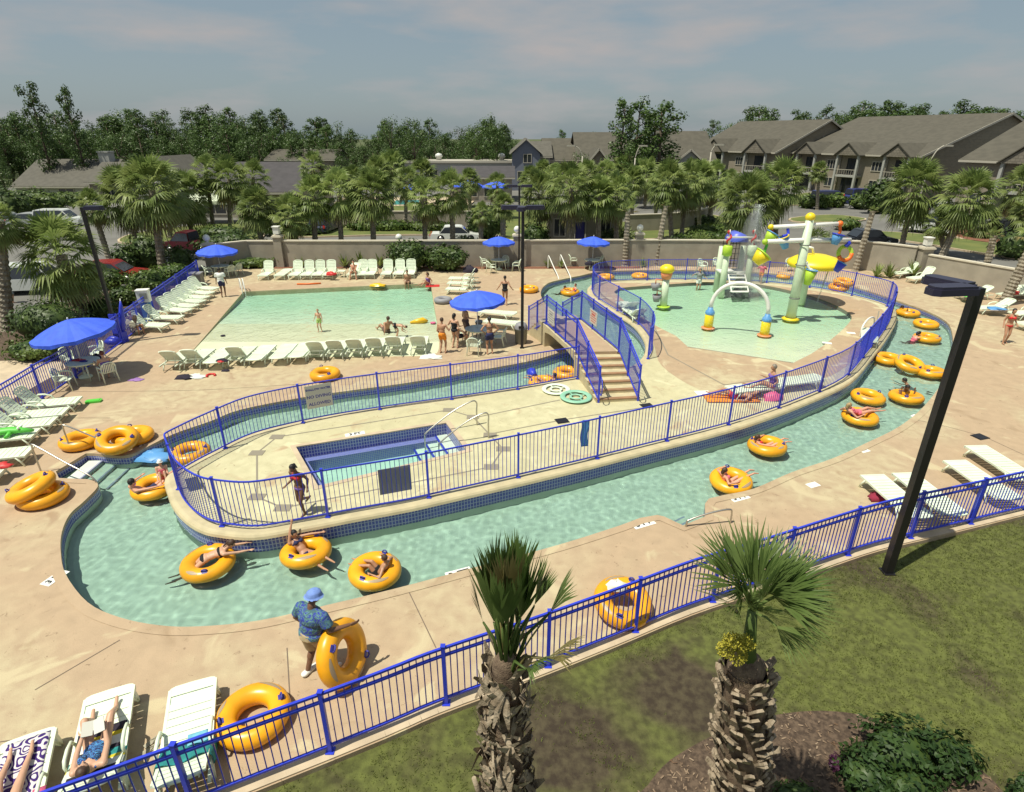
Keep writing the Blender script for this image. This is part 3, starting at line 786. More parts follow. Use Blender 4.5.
# ---------------------------------------------------------------- pool furniture prototypes
def lounger_proto(label, ang=52, arms=True, wm='white', near=False):
    r = thing('sun_lounger', label, 'sun lounger')
    m = M[wm]; W = .64; hz = .33; hx = -.28
    b = MB()
    xs = hx; n = 7 if near else 9; L_ = (.80 if near else .95) - hx; sw = L_ / n
    if near:
        W = .70; fp = [(.805, -.37), (.93, -.37), (.985, -.34), (1.01, -.27), (1.02, 0), (1.01, .27), (.985, .34), (.93, .37), (.805, .37)]; b.prism(fp, hz - .012, hz + .012); b.prism([(x * 1.0 + .004, y * 1.01) for x, y in fp], hz - .07, hz - .0125)
        L_ = 1.23
    for k in range(n):
        x = hx + sw * (k + .5); drop = 0 if k < n - 1 else .012
        b.box((x, 0, hz - drop), (sw - (.011 if near else .016), W - .05, .022))
    for y in (-W / 2, W / 2): b.box(((hx + .95) / 2, y, hz - .012), (L_, .05, .055))
    if not near: b.box((.96, 0, hz - .02), (.05, W + .05, .06))
    b.box((hx - .01, 0, hz - .03), (.04, W, .04))
    b.build('seat_bed', m, r)
    bk = MB(); n = 7; L2 = .72; sw = L2 / n; ca, sa = math.cos(R(ang)), math.sin(R(ang))
    T = Matrix(((-ca, 0, sa), (0, 1, 0), (sa, 0, ca)))
    T = Matrix(((-ca, 0, -sa), (0, -1, 0), (sa, 0, -ca))) if 0 else T
    o0 = V3(hx - .02, 0, hz)
    def bp(x, y, z): return o0 + V3(-ca * x + sa * z, y, sa * x + ca * z)
    for k in range(n):
        x = sw * (k + .5) + .01
        p = bp(x, 0, 0); bk.box(p, (sw - .018, W - .07, .02), 0, 0, T)
    for y in (-W / 2 + .02, W / 2 - .02): bk.box(bp(L2 / 2, y, 0), (L2, .05, .045), 0, 0, T)
    bk.tube([bp(L2 - .05, -W / 2 + .02, 0), bp(L2 + .02, -W / 2 + .07, 0), bp(L2 + .05, -W / 4, 0), bp(L2 + .06, 0, 0), bp(L2 + .05, W / 4, 0), bp(L2 + .02, W / 2 - .07, 0), bp(L2 - .05, W / 2 - .02, 0)], .03, 8)
    if ang > 8:
        q = bp(.42, 0, -.02)
        for y in (-.2, .2): bk.bar((q.x, y, q.z), (q.x - .12, y, hz - .06), .022)
    bk.build('backrest', m, r)
    for x, y in ((.8, -W / 2), (.8, W / 2), (-.62, -W / 2), (-.62, W / 2)):
        l = MB(); s = 1 if x > 0 else -1
        if near: l.prism([(x - .10, -.012), (x + .14, -.012), (x + .14, .012), (x - .10, .012)], 0, 0) if 0 else l.add([(x - .13, y, hz - .03), (x + .13, y, hz - .03), (x + .12 * s + .05, y * 1.05, 0.0), (x + .12 * s - .05, y * 1.05, 0.0), (x - .13, y * .94, hz - .03), (x + .13, y * .94, hz - .03), (x + .12 * s + .05, y * .99, 0.0), (x + .12 * s - .05, y * .99, 0.0)], [(0, 1, 2, 3), (7, 6, 5, 4), (0, 4, 5, 1), (1, 5, 6, 2), (2, 6, 7, 3), (3, 7, 4, 0)])
        l.tube([(x - s * .06, y, hz - .02), (x + s * .03, y * 1.02, hz * .5), (x + s * .10, y * 1.04, 0.01)], [.034, .028, .026], 6, flat=1.0); l.build('leg', m, r)
    fr = MB()
    for y in (-W / 2, W / 2): fr.box((-.62, y, hz - .03), (.72, .045, .045))
    fr.bar((-.64, -W / 2, hz - .05), (-.64, W / 2, hz - .05), .04)
    fr.build('frame', m, r); fr = MB(); fr.bar((.84, -W / 2, .14), (.84, W / 2, .14), .03); fr.build('cross_bar', m, r)
    if arms:
        for y in (-W / 2 - .02, W / 2 + .02):
            a = MB(); a.tube([(-.42, y, hz), (-.44, y, hz + .16), (-.36, y, hz + .21), (-.16, y, hz + .2), (.02, y, hz + .14), (.10, y, hz)], [.024, .024, .03, .03, .026, .022], 6)
            a.build('armrest', m, r)
    return r
def chair_proto(label, wm='white'):
    r = thing('plastic_chair', label, 'chair'); m = M[wm]
    s = MB(); s.prism([(-.22, -.2), (.22, -.2), (.25, .12), (.22, .22), (-.22, .22), (-.25, .12)], .40, .425); s.build('seat', m, r)
    b = MB()
    def pt(x, z): return V3(x, -.20 - (z - .42) * .26 - .05 * (1 - (x / .24) ** 2), z)
    for k in range(7):
        x = -.18 + .06 * k; b.bar(pt(x, .43), pt(x * .95, .80), .034, .014, up=(0, 1, 0))
    b.tube([pt(-.24, .42), pt(-.25, .62), pt(-.22, .76), pt(-.13, .84), pt(0, .865), pt(.13, .84), pt(.22, .76), pt(.25, .62), pt(.24, .42)], .026, 7)
    b.build('backrest', m, r)
    for x in (-1, 1):
        a = MB(); a.tube([(x * .25, -.27, .63), (x * .285, -.12, .655), (x * .285, .08, .645), (x * .27, .18, .60)], [.024, .03, .03, .026], 7); a.build('armrest', m, r)
        l = MB(); l.tube([(x * .27, .18, .60), (x * .255, .21, .40), (x * .27, .255, .0)], [.026, .026, .02], 6); l.build('leg', m, r)
        l = MB(); l.tube([(x * .25, -.26, .62), (x * .24, -.22, .40), (x * .26, -.32, .0)], [.024, .028, .02], 6); l.build('leg', m, r)
    return r
def table_proto(label, wm='white', d=1.0):
    r = thing('garden_table', label, 'table'); m = M[wm]; h = .72
    t = MB(); t.lathe([(.02, h - .02), (d / 2 - .02, h - .02), (d / 2, h - .012), (d / 2, h + .004), (d / 2 - .02, h + .012), (.02, h + .012)], 24); t.lathe([(d / 2 - .06, h - .02), (d / 2 - .06, h - .07), (d / 2 - .075, h - .07), (d / 2 - .075, h - .02)], 24); t.build('tabletop', m, r)
    for x, y in ((1, 1), (1, -1), (-1, 1), (-1, -1)):
        l = MB(); q = d * .29; l.tube([(x * q * .9, y * q * .9, h - .02), (x * q * 1.05, y * q * 1.05, .35), (x * q * 1.15, y * q * 1.15, 0)], [.034, .03, .022], 6); l.build('leg', m, r)
    return r
def umbrella(label, p, rad, h, tilt=(0, 0), n=10, mm='umb', furl=False):
    r = thing('patio_umbrella', label, 'umbrella', p)
    q = MB(); q.tube([(0, 0, .02), (0, 0, h + .05)], .02, 8); q.build('pole', M['whitepaint'], r)
    q = MB(); q.lathe([(.0, 0), (.24, 0), (.25, .03), (.22, .07), (.06, .10), (.04, .22), (0, .22)], 20); q.build('base', M['white'], r)
    T = Matrix.Rotation(tilt[0], 3, 'X') @ Matrix.Rotation(tilt[1], 3, 'Y'); top = V3(0, 0, h)
    c = MB(); rings = 5; vs = []; sag = .10
    N_ = n * 4
    rh = .34 * rad
    for i in range(1, rings + 1):
        t = i / rings
        for k in range(N_):
            a = 2 * PI * k / N_; e = abs(math.cos(n * a / 2)); rr = rad * t * (1 - .045 * t * (1 - e))
            z = -rh * t ** 1.35 - .03 * t * (1 - e) * rad
            vs.append(V3(rr * math.cos(a), rr * math.sin(a), z))
    # valance
    for k in range(N_):
        a = 2 * PI * k / N_; e = abs(math.cos(n * a / 2)); f = abs(math.sin(n * a / 2)); rr = rad * (1 - .045 * (1 - e)) * 1.006
        vs.append(V3(rr * math.cos(a), rr * math.sin(a), -rh - .03 * (1 - e) * rad - .10 - .045 * f))
    vs = [top + T @ v for v in [V3(0, 0, 0)] + vs]
    fs = [(0, 1 + k, 1 + (k + 1) % N_) for k in range(N_)]
    for i in range(rings):
        for k in range(N_): fs.append((1 + i * N_ + k, 1 + (i + 1) * N_ + k, 1 + (i + 1) * N_ + (k + 1) % N_, 1 + i * N_ + (k + 1) % N_))
    c.add(vs, fs, 0, False); c.build('canopy', M[mm], r)
    rb = MB()
    for k in range(n):
        a = 2 * PI * k / n; e = top + T @ V3(rad * .98 * math.cos(a), rad * .98 * math.sin(a), -rh - .015); rb.bar(top + T @ V3(0, 0, -.04), e, .012)
        rb.bar(top + T @ V3(0, 0, -.55), top + T @ V3(rad * .5 * math.cos(a), rad * .5 * math.sin(a), -rh * .42), .01)
    rb.build('rib', M['whitepaint'], r)
    f = MB(); f.ell(top + T @ V3(0, 0, .04), (.03, .03, .06), 8); f.build('finial', M['whitepaint'], r)
    return r

# ---------------------------------------------------------------- swim tubes
def tube_proto(label, RR=.42, rr=.185, mm='tube', marks=True):
    r = thing('swim_tube', label, 'swim tube')
    b = MB(); K = 40; n = 18; vs = []
    for i in range(K):
        a = 2 * PI * i / K
        for k in range(n):
            t = 2 * PI * k / n; ww = 1 + .012 * math.sin(7 * a + 2 * t)
            vs.append(V3((RR + rr * math.cos(t) * ww) * math.cos(a), (RR + rr * math.cos(t) * ww) * math.sin(a), rr * .92 * math.sin(t)))
    fs = [(i * n + k, ((i + 1) % K) * n + k, ((i + 1) % K) * n + (k + 1) % n, i * n + (k + 1) % n) for i in range(K) for k in range(n)]
    b.add(vs, fs, 0, True); b.build('ring', M[mm], r)
    if marks:
        for a in (R(70), R(255)):
            h = MB()
            for s in range(7):
                pass
            def on(aa, t, o): return V3((RR + (rr + o) * math.cos(t)) * math.cos(aa), (RR + (rr + o) * math.cos(t)) * math.sin(aa), (rr * .92 + o) * math.sin(t))
            NN = 6
            for i in range(NN):
                for k in range(4):
                    a0, a1 = a - .12 + .24 * i / NN, a - .12 + .24 * (i + 1) / NN; t0, t1 = R(58) + R(32) * k / 4, R(58) + R(32) * (k + 1) / 4
                    h.add([on(a0, t0, .004), on(a1, t0, .004), on(a1, t1, .004), on(a0, t1, .004)], [(3, 2, 1, 0), (0, 1, 2, 3)][:1], 0, True)
            h.tube([on(a - .13, R(75), .005), on(a - .09, R(75), .05), on(a, R(75), .065), on(a + .09, R(75), .05), on(a + .13, R(75), .005)], .017, 6, 1)
            h.build('handle', [M['handle_pad'], M['ink_blue']], r)
        for a0_, a1_ in ((R(88), R(140)), (R(205), R(238))):
            st = MB()
            for i in range(10):
                a0, a1 = a0_ + (a1_ - a0_) * i / 10, a0_ + (a1_ - a0_) * (i + 1) / 10
                w0 = .04 + .10 * math.sin(PI * i / 10); w1 = .04 + .10 * math.sin(PI * (i + 1) / 10)
                for k in range(3):
                    f0, f1 = k / 3, (k + 1) / 3
                    t = R(60)
                    st.add([on(a0, t - w0 + 2 * w0 * f0 * 1.6, .003), on(a1, t - w1 + 2 * w1 * f0 * 1.6, .003), on(a1, t - w1 + 2 * w1 * f1 * 1.6, .003), on(a0, t - w0 + 2 * w0 * f1 * 1.6, .003)], [(3, 2, 1, 0)], 0, True)
            st.build('printed_band', M['tube_print'], r)
    return r
M['mint'] = mat('mint_vinyl', (.26, .52, .37), .4)
M['handle_pad'] = mat('handle_pad', (.05, .05, .30), .5)
M['tube_print'] = mat('tube_print', (.36, .27, .17), .45)
TUBES = []
def put_tube(label, u, v, z=.17, tilt=(0, 0), rz=0, sc_=1.0, group='yellow swim tubes', loc=None, proto=None):
    p = loc if loc is not None else G(u, v, z)
    if not TUBES and proto is None:
        o = tube_proto(label); TUBES.append(o)
    else:
        src = proto if proto is not None else TUBES[0]; o = copy_tree(src)
    o.location = p; o['label'] = label; o.scale = (sc_,) * 3; o['group'] = group
    o.rotation_mode = 'XYZ'; T = Matrix.Rotation(tilt[1], 4, 'Z') @ Matrix.Rotation(tilt[0], 4, 'X') @ Matrix.Rotation(rz, 4, 'Z')
    o.rotation_euler = T.to_euler()
    return o
WZ = WR + .09
RIDE = {}
RIDE['a'] = put_tube('yellow tube in the river carrying the girl with outstretched arms and trailing legs', 208, 563, WZ, (.06, 0), .6)
RIDE['b'] = put_tube('yellow tube against the blue tiled wall with a rider reaching up to the coping', 306, 552, WZ, (-.1, .2), 2.9)
RIDE['c'] = put_tube('yellow tube carrying the short haired boy nearest the 3 FT marker', 375, 571, WZ, (.06, 1.2), 1.9)
RIDE['d'] = put_tube('yellow tube with two riders by the left tip of the island', 154, 487, WZ, (.05, 0), 2.2)
RIDE['e'] = put_tube('yellow tube with a girl in pink next to the river exit rail', 731, 481, WZ, (.1, 0), 3.4)
RIDE['f'] = put_tube('yellow tube carrying a girl whose legs hang over its right side', 767, 446, WZ, (-.05, 1), .4)
RIDE['g'] = put_tube('yellow tube with a girl lying across its top', 860, 417, WZ, (.04, 0), 2.4)
put_tube('empty yellow tube floating between the lying girl and the fence curve', 868, 397, WZ, (.05, .6), 1.5)
RIDE['h'] = put_tube('yellow tube pushed by a swimmer holding on behind it', 906, 397, WZ, (-.06, 0), 2.9)
put_tube('empty yellow tube at the left of three bunched together in the river', 888, 359, WZ, (.05, 0), 1)
put_tube('empty yellow tube riding up in the middle of three bunched together', 909.5, 364, WZ + .2, (.28, .25), .3)
put_tube('empty yellow tube at the right of three bunched together in the river', 930, 372, WZ, (-.04, 0), 2.7)
RIDE['i'] = put_tube('yellow tube gripped by a girl in a pink swimsuit', 927, 338, WZ, (0, 0), 1.2)
put_tube('empty yellow tube floating near the far right river bank', 926, 324, WZ, (.04, 0), 2.3)
RIDE['j'] = put_tube('yellow tube with a dark head behind it at the river bend', 908, 313, WZ, (0, 0), .2)
RIDE['k'] = put_tube('yellow tube carrying two children in the water beside the bridge', 570, 292, WZ, (.05, 0), .9)
put_tube('yellow tube behind the back fence left of the slide tower', 640, 276, WZ, (0, 0), .5)
put_tube('yellow tube in the far river left end behind the splash pool', 606, 277, WZ, (0, 0), 1.5)
put_tube('orange yellow tube floating behind the umbrella mushroom', 784, 276, WZ, (0, 0), .9)
put_tube('upper yellow tube stacked by the right end of the back fence', 841, 283, ZI + .62, (.12, 0), .9, loc=G(842, 290, ZI) + V3(0, 0, .5))
put_tube('lower yellow tube of the pair at the right end of the back fence', 836, 290, ZI + .17, (.05, 0), 2.9, loc=G(838, 290, ZI) + V3(0, 0, .17))
RIDE['l'] = put_tube('yellow tube floating out from under the footbridge', 567, 373, WZ, (0, 0), 1.1)
RIDE['m'] = put_tube('yellow tube beside the blue float in the channel by the bridge', 543, 383, WZ, (0, 0), 2.1)
put_tube('yellow tube in the channel behind the left bend of the island fence', 190, 453, WZ, (.05, 0), 2.1)
put_tube('yellow tube lying on deck behind the pale channel sign', 325, 374, .17, (.02, 0), .9)
put_tube('yellow tube lying on the far deck beside the black swimsuit woman', 529, 289, .17, (0, 0), .9)
# on the deck
put_tube('flat yellow tube on the deck left of the leaning pair by the steps', 81, 440, .17, (.0, 0), 2.6)
put_tube('flat yellow tube partly hidden under the leaning one by the steps', 133, 436, .17, (.0, 0), 1.0)
put_tube('yellow tube leaning on another one at the top of the river steps', 117, 440, .36, (.30, .35), 1.6)
put_tube('lower yellow tube of the open stack left of the river steps', 43, 495, .17, (0, 0), 2.5)
put_tube('upper tilted yellow tube of the open stack left of the river steps', 31, 487, .44, (.32, -1.26), .4)
put_tube('large yellow tube lying by the empty lounger behind the front fence', 253, 715, .17, (0, 0), -.75)
HELD = put_tube('yellow tube standing on its rim held by the man in the blue cap', 339, 646, .55, (R(72), R(74)), 1.0, loc=G(346, 674) + V3(0, -.02, .54))
put_tube('yellow tube with blue print leaning by the front fence under a white folded bag', 622, 607, .26, (.25, .5), -.6, loc=G(622, 612) + V3(0, 0, .27))
GT = tube_proto('grey swim tube on the deck beside the corner of the shallow pool', .36, .17, 'slate', False); GT.location = G(443, 300, .16); GT['group'] = 'other floats'
wr = tube_proto('flat white inflatable ring lying on the island deck by the bridge steps', .45, .085, 'white', False); wr.location = G(556, 389, ZI + .06); wr.scale = (1, 1, .45)
gr_ = tube_proto('flat pale green inflatable ring lying nearest the foot of the bridge steps', .48, .095, 'mint', False) if 'mint' in M else None
gr_.location = G(576, 396.5, ZI + .07); gr_.scale = (1.02, 1.02, .45)
wr['group'] = gr_['group'] = 'other floats'
for o_ in (wr, gr_):
    c_ = MB(); c_.tube([(.20 * math.cos(2 * PI * k / 20), .20 * math.sin(2 * PI * k / 20), .0) for k in range(20)], .05, 7, closed=True); c_.build('inner_ring', M['white_dull'] if o_ is wr else M['mint'], o_)
    c_ = MB(); [c_.bar((.2 * math.cos(R(a)), .2 * math.sin(R(a)), 0), (.44 * math.cos(R(a)), .44 * math.sin(R(a)), 0), .05, .03) for a in (30, 210)]; 
    for a in (30, 120, 210, 300): q_ = MB(); q_.bar((.2 * math.cos(R(a)), .2 * math.sin(R(a)), 0), (.44 * math.cos(R(a)), .44 * math.sin(R(a)), 0), .05, .03); q_.build('spoke', M['white_dull'] if o_ is wr else M['mint'], o_)

# ---------------------------------------------------------------- loungers
PROTO = {}
def lounger(kind, label, p, rz, group):
    if kind not in PROTO:
        a, arms, wm = {'up': (55, True, 'white'), 'mid': (35, True, 'white'), 'flat': (2, False, 'white'), 'dull': (48, False, 'white_dull'), 'near': (20, True, 'white'), 'steep': (68, True, 'white')}[kind]
        PROTO[kind] = o = lounger_proto(label, a, arms, wm, kind == 'near')
    else: o = copy_tree(PROTO[kind])
    o.location = p; o.rotation_euler = (0, 0, rz); o['label'] = label; o['group'] = group
    return o
gL = 'loungers beside the left fence'
ord5 = ['first white lounger of the left row counted from the umbrella table', 'second white lounger of the left row counted from the umbrella table', 'third white lounger of the left row just above the green toy', 'white lounger of the left row with the green crocodile on it', 'low flat lounger in the left row nearest the handrail', 'lounger cut by the left picture edge with a red thing on it']
def foot(u, v, rz): return V3(*G(u, v, .33)[:2], 0) - V3(math.cos(rz), math.sin(rz), 0) * .96
for i, (u, v) in enumerate(((78, 400), (65, 411), (53, 421), (35, 433), (29, 451), (3, 470))):
    lounger('up' if i < 4 else 'flat', ord5[i], foot(u, v, .25), .25, gL)
gM = 'loungers along the fence by the shallow pool'
nm = ['nearer reclined lounger of the pair beside the draped chair', 'farther reclined lounger of the pair beside the draped chair', 'white lounger nearest the camera in the group of six by the blue fence', 'second nearest white lounger of the group by the blue fence', 'third white lounger in the group by the blue fence', 'fourth white lounger in the group by the blue fence', 'fifth white lounger in the group by the blue fence', 'white lounger nearest the grey bin beside the blue fence']
for i, (u, v) in enumerate(((166, 325), (181, 317), (188, 310.5), (195, 306), (202, 301.5), (206, 297.5), (211, 293), (216, 288.5))):
    rz = (-.1, 0)[i] if i < 2 else -.25
    lounger('up', nm[i], foot(u, v, rz), rz, gM)
gB = 'white loungers in the row behind the shallow pool'
for i, (u, k) in enumerate(((268, 'up'), (284, 'flat'), (297.5, 'up'), (309, 'up'), (320, 'up'), (331, 'up'), (355, 'mid'), (363, 'up'), (372, 'up'), (388, 'up'), (400, 'up'), (411, 'up'))):
    v = 277.5 - .012 * (u - 268)
    lb = ['leftmost upright lounger of the back row', 'flat lounger second from the left in the back row', 'upright lounger just right of the flat one in the back row', 'upright back row lounger two places left of the red bag', 'back row lounger immediately left of the one with the red bag', 'back row lounger with a red bag on its seat', 'back row lounger the tanned man sits on', 'back row lounger just right of the sitting man', 'back row lounger second to the right of the sitting man', 'leftmost lounger of the three in front of the round hedge', 'middle lounger of the three in front of the round hedge', 'rightmost back row lounger behind the pool edge sitter'][i]
    lounger('steep' if k == 'up' else k, lb, G(u, v), -PI / 2 + .03, gB)
gF = 'pale loungers in the row before the shallow pool'
lbF = ['leftmost reclined lounger of the front pool row', 'second reclined lounger from the left in the front pool row', 'flat lounger with dark clothes on it in the front pool row', 'reclined lounger right of the clothes in the front pool row', 'flat lounger fifth from the left in the front pool row', 'flat lounger sixth from the left in the front pool row', 'low flat bed in the middle of the front pool row', 'reclined lounger just behind the yellow tube on deck', 'reclined lounger two places right of the low flat bed', 'reclined lounger three places right of the low flat bed', 'reclined lounger fourth right of the low flat bed', 'reclined lounger fifth right of the low flat bed', 'reclined lounger at the right end beside the dropped towel']
for i, (u, k) in enumerate(((180, 'dull'), (200, 'dull'), (222, 'flat'), (243, 'dull'), (263, 'flat'), (285, 'flat'), (303, 'flat'), (320, 'dull'), (339, 'dull'), (358, 'dull'), (377, 'dull'), (396, 'dull'), (420, 'dull'))):
    v = 366.5 - .068 * (u - 180) + (0 if i != 12 else 1)
    lounger(k, lbF[i], G(u, v - 1.5) + V3(0, 0, 0), PI / 2 + .04, gF)
gR = 'loungers on the right hand deck'
for lb, u, v, rz, k in (('reclined white lounger nearest the back fence bend on the right deck', 904, 277, R(200), 'up'), ('reclined white lounger just right of the first by the back wall', 920, 282, R(200), 'up'),
        ('flat white lounger partly behind the lamp head', 945, 291, R(200), 'flat'), ('white lounger with a green and blue towel behind the lamp post', 972, 299, R(185), 'mid'),
        ('white lounger with a blue towel left of the woman in red', 992, 313, R(185), 'mid'), ('reclined lounger with red bags behind the woman in red', 1012, 299, R(195), 'up'), ('white lounger at the right picture edge behind the woman in red', 1026, 318, R(195), 'up'), ('flat lounger cut by the right picture edge', 1034, 329, R(190), 'flat')):
    lounger(k, lb, G(u, v), rz, gR)
gN = 'flat loungers behind the front fence on the right'
for lb, x, y in (('flat lounger left of the lamp post with a red towel under it', 10.06, 14.2), ('flat lounger half hidden by the lamp post', 11.0, 14.3), ('flat lounger just right of the lamp post', 12.9, 15.0), ('flat lounger nearest the right picture edge behind the front fence', 14.15, 15.9)):
    lounger('flat', lb, V3(x + .03, y - .96, 0), R(93), gN)
gD = 'loungers on the far deck by the palm umbrella'
for lb, u, v, rz, k in (('white lounger raised beside the far left umbrella table', 464, 283, R(175), 'up'), ('second white lounger of the far trio right of the pool corner', 463, 288, R(172), 'up'), ('third white lounger of the far trio nearest the blue umbrella', 462, 294, R(172), 'up'),
        ('flat white lounger right behind the big blue umbrella', 497, 318, R(160), 'flat'), ('flat white lounger next to the trash can', 503, 328, R(160), 'flat')):
    lounger(k, lb, G(u, v), rz, gD)
gS = 'loungers on the splash deck'
for lb, u, v, rz in (('lounger on the splash deck the woman in sunglasses sits on', 752, 395, R(195)), ('empty lounger behind the fence right of the sitting woman', 795, 388, R(195)), ('pale lounger between splash pool and right fence', 868, 342, R(240)), ('grey lounger behind the curved bridge fence', 627, 312, R(100)), ('second grey lounger behind the curved bridge fence', 634, 319, R(100))):
    lounger('flat' if 'grey' not in lb else 'mid', lb, G(u, v, ZI), rz, gS)
gQ = 'big loungers at the lower left'
near = []
for lb, x, y, rz in (('lounger covered by a purple and white swirl towel', -7.17, 5.5, 117), ('lounger with the reading woman in a blue swimsuit', -6.43, 6.31, 115), ('empty white lounger with a teal towel hanging at its head', -5.14, 6.45, 112)):
    near.append(lounger('near', lb, V3(x, y, 0), R(rz), gQ))
# ---------------------------------------------------------------- umbrellas, tables, chairs
U = {}
U['a'] = umbrella('large blue umbrella over the left table beside the fence', V3(-17.3, 22.3, 0), 1.46, 2.42, (.06, -.10))
U['b'] = umbrella('blue umbrella at the far left corner of the deck beside the grey bin', G(222, 276), 1.33, 2.15, (.02, .04))
U['c'] = umbrella('big blue umbrella shading the crowd beside the shallow pool', G(478, 343), 1.28, 2.5, (.02, -.05))
U['d'] = umbrella('blue umbrella by the back wall left of the middle lamp post', G(499, 269.5), 1.16, 2.36)
U['e'] = umbrella('blue umbrella by the back wall right of the middle lamp post', G(592, 269.5), 1.18, 2.36, (0, .03))
tabs = {}
tp = table_proto('round white table under the large left umbrella', 'white', 1.2); tp.location = U['a'].location + V3(.1, -.05, 0)
for k, lb, u, v in (('b', 'white table under the far left umbrella', 222, 276), ('c', 'white table amid the crowd under the big umbrella', 478, 343), ('d', 'white table under the umbrella left of the middle lamp post', 499, 269.5), ('e', 'white table under the umbrella right of the middle lamp post', 592, 269.5)):
    tabs[k] = copy_tree(tp, G(u, v) + V3(0, -.01, 0), .3, lb)
CP_ = []
def chair(label, u, v, rz, z=0.0, group='white plastic chairs'):
    if not CP_: o = chair_proto(label); CP_.append(o)
    else: o = copy_tree(CP_[0])
    o.location = G(u, v, z); o.rotation_euler = (0, 0, rz); o['label'] = label; o['group'] = group; return o
chair('empty white plastic chair left of the umbrella table by the fence', 68, 389, R(-75))
C_w = chair('white plastic chair the red haired woman sits in', 110, 381, R(50))
chair('white plastic chair behind the left umbrella table', 74, 368, R(-110))
chair('white plastic chair with a dark bag behind the left table', 98, 362, R(150))
chair('white chair under the far left umbrella facing the bin', 210, 277.5, R(-60))
chair('white chair right of the man in white at the far left umbrella', 231, 277, R(50))
chair('second white chair right of the man at the far left umbrella', 238, 275, R(60))
C_d = chair('white chair draped with a grey towel beside the blue cover', 129, 335, R(-120))
chair('white chair in front of the crowd under the big umbrella', 474, 354, R(-8))
chair('white chair right of the crowd table in the umbrella shade', 499, 345, R(75))
chair('white chair behind the seated boy under the big umbrella', 459, 343, R(-70))
chair('white chair facing right at the umbrella left of the middle lamp post', 485, 268.5, R(-75))
chair('white chair in front of the table left of the middle lamp post', 491.5, 273, R(-50))
chair('white chair with its back to the middle lamp post', 516, 271, R(80))
chair('grey looking chair behind the table left of the middle lamp post', 505, 268, R(170))
chair('white chair left of the table at the right hand back umbrella', 573, 266, R(-80))
chair('white chair with a black bag at the right hand back umbrella', 598, 267, R(100))
chair('white chair alone by the back fence left of the slide tower', 702, 271.5, R(-150), 0)
chair('white chair half hidden by the left post of the slide tower', 717, 270.5, R(-160), 0)
chair('white chair behind the mushroom shower by the back wall', 789, 271, R(180), 0)

# ---------------------------------------------------------------- lamp posts
def lamp(label, p, h, heads, r=.065, sleeve=False):
    o = thing('lamp_post', label, 'lamp post', p)
    b = MB(); b.box((0, 0, h / 2), (r * 2, r * 2, h)); b.build('pole', M['black'], o)
    b = MB(); b.box((0, 0, .012), (r * 3, r * 3, .024)); b.build('base_plate', M['black'], o)
    for (dx, dy, L_) in heads:
        d = V3(dx, dy, 0).normalized(); n = V3(-d.y, d.x, 0); mb = MB(); c = d * (.12 + L_ / 2) + V3(0, 0, h - .02)
        T = Matrix((d, n, V3(0, 0, 1))).transposed(); w_ = .36
        pr = [(-L_ / 2, -w_ / 2), (L_ / 2 - .1, -w_ / 2), (L_ / 2, -w_ / 2 + .08), (L_ / 2, w_ / 2 - .08), (L_ / 2 - .1, w_ / 2), (-L_ / 2, w_ / 2)]
        T4 = Matrix.Translation(c) @ T.to_4x4()
        mb.prism(pr, -.09, .03, 0, T4); mb.prism([(x * .93, y * .88) for x, y in pr], .03, .075, 0, T4)
        mb.bar(V3(0, 0, h - .04), d * .2 + V3(0, 0, h - .03), .09, .08)
        hd = mb.build('lamp_head', M['head'], o)
        mb = MB(); mb.prism([(x * .82, y * .8) for x, y in pr], -.098, -.088, 0, T4); mb.build('lens', M['lens'], hd)
    if sleeve:
        b = MB(); b.box((0, 0, .72), (.24, .24, 1.4)); b.prism([(-.12, -.12), (.12, -.12), (.3, .25), (-.2, .28)], .01, .5); b.build('padded_sleeve', M['blue'], o)
    return o
M['purple'] = mat('purple_plastic', (.30, .16, .42), .5); M['maroon'] = mat('maroon_cloth', (.25, .02, .05), .9); M['roofblue'] = mat('roof_blue', (.10, .14, .62), .4)
M['head'] = mat('lamp_head_paint', (.022, .02, .045), .4)
M['lens'] = mat('lamp_lens', (.35, .34, .30), .2)
lamp('tall black lamp post with a blue padded foot by the left fence', G(120, 343), 6.15, [(1, .1, .75)], sleeve=True)
lamp('tall black lamp post in the middle of the deck beside the trash can', G(522, 348), 6.25, [(-1, .1, .8), (1, .1, .8), (-.15, -1, .7)])
lamp('black lamp post by the back wall seen behind the middle one', G(519, 267.5), 5.75, [(-1, 0, .8), (1, 0, .8)])
lamp('tall dark lamp post standing on the grass at the right outside the fence', G(887, 572, -.1), 6.55, [(-1, -.12, .86), (-.45, 1, .86)], .085)

# ---------------------------------------------------------------- rails
def handrail(label, pts, r=.024, mm='chrome', name='handrail'):
    mb = MB(); mb.tube(catmull([Vector(p) for p in pts], False, 5), r, 8)
    o = mb.build(name, M[mm]); tag(o, label, 'handrail', 'pool handrails'); return o
def up(p, z): return V3(p.x, p.y, z)
a = G(71.6, 452.5); b = G(123.8, 458, WR)
handrail('far steel handrail at the river entry steps', [a, up(a, .5), up(a, .86), up(a.lerp(b, .06), .93), up(a.lerp(b, .5), .55), up(a.lerp(b, .92), .2), up(b, -.1), up(b, -.6)])
a = G(41.6, 473); b = G(98, 486, -.1)
handrail('near steel handrail at the river entry steps', [a, up(a, .5), up(a, .86), up(a.lerp(b, .06), .93), up(a.lerp(b, .5), .55), up(a.lerp(b, .92), .2), up(b, -.1), up(b, -.6)])
a = G(477, 425, ZI); b = G(425, 440, 0)
handrail('left of the two curved steel handrails at the spa steps', [a, up(a, .7), up(a, 1.02), up(a.lerp(b, .12), 1.08), up(a.lerp(b, .5), .8), up(a.lerp(b, .95), .28), up(b, .1), up(b, -.5)])
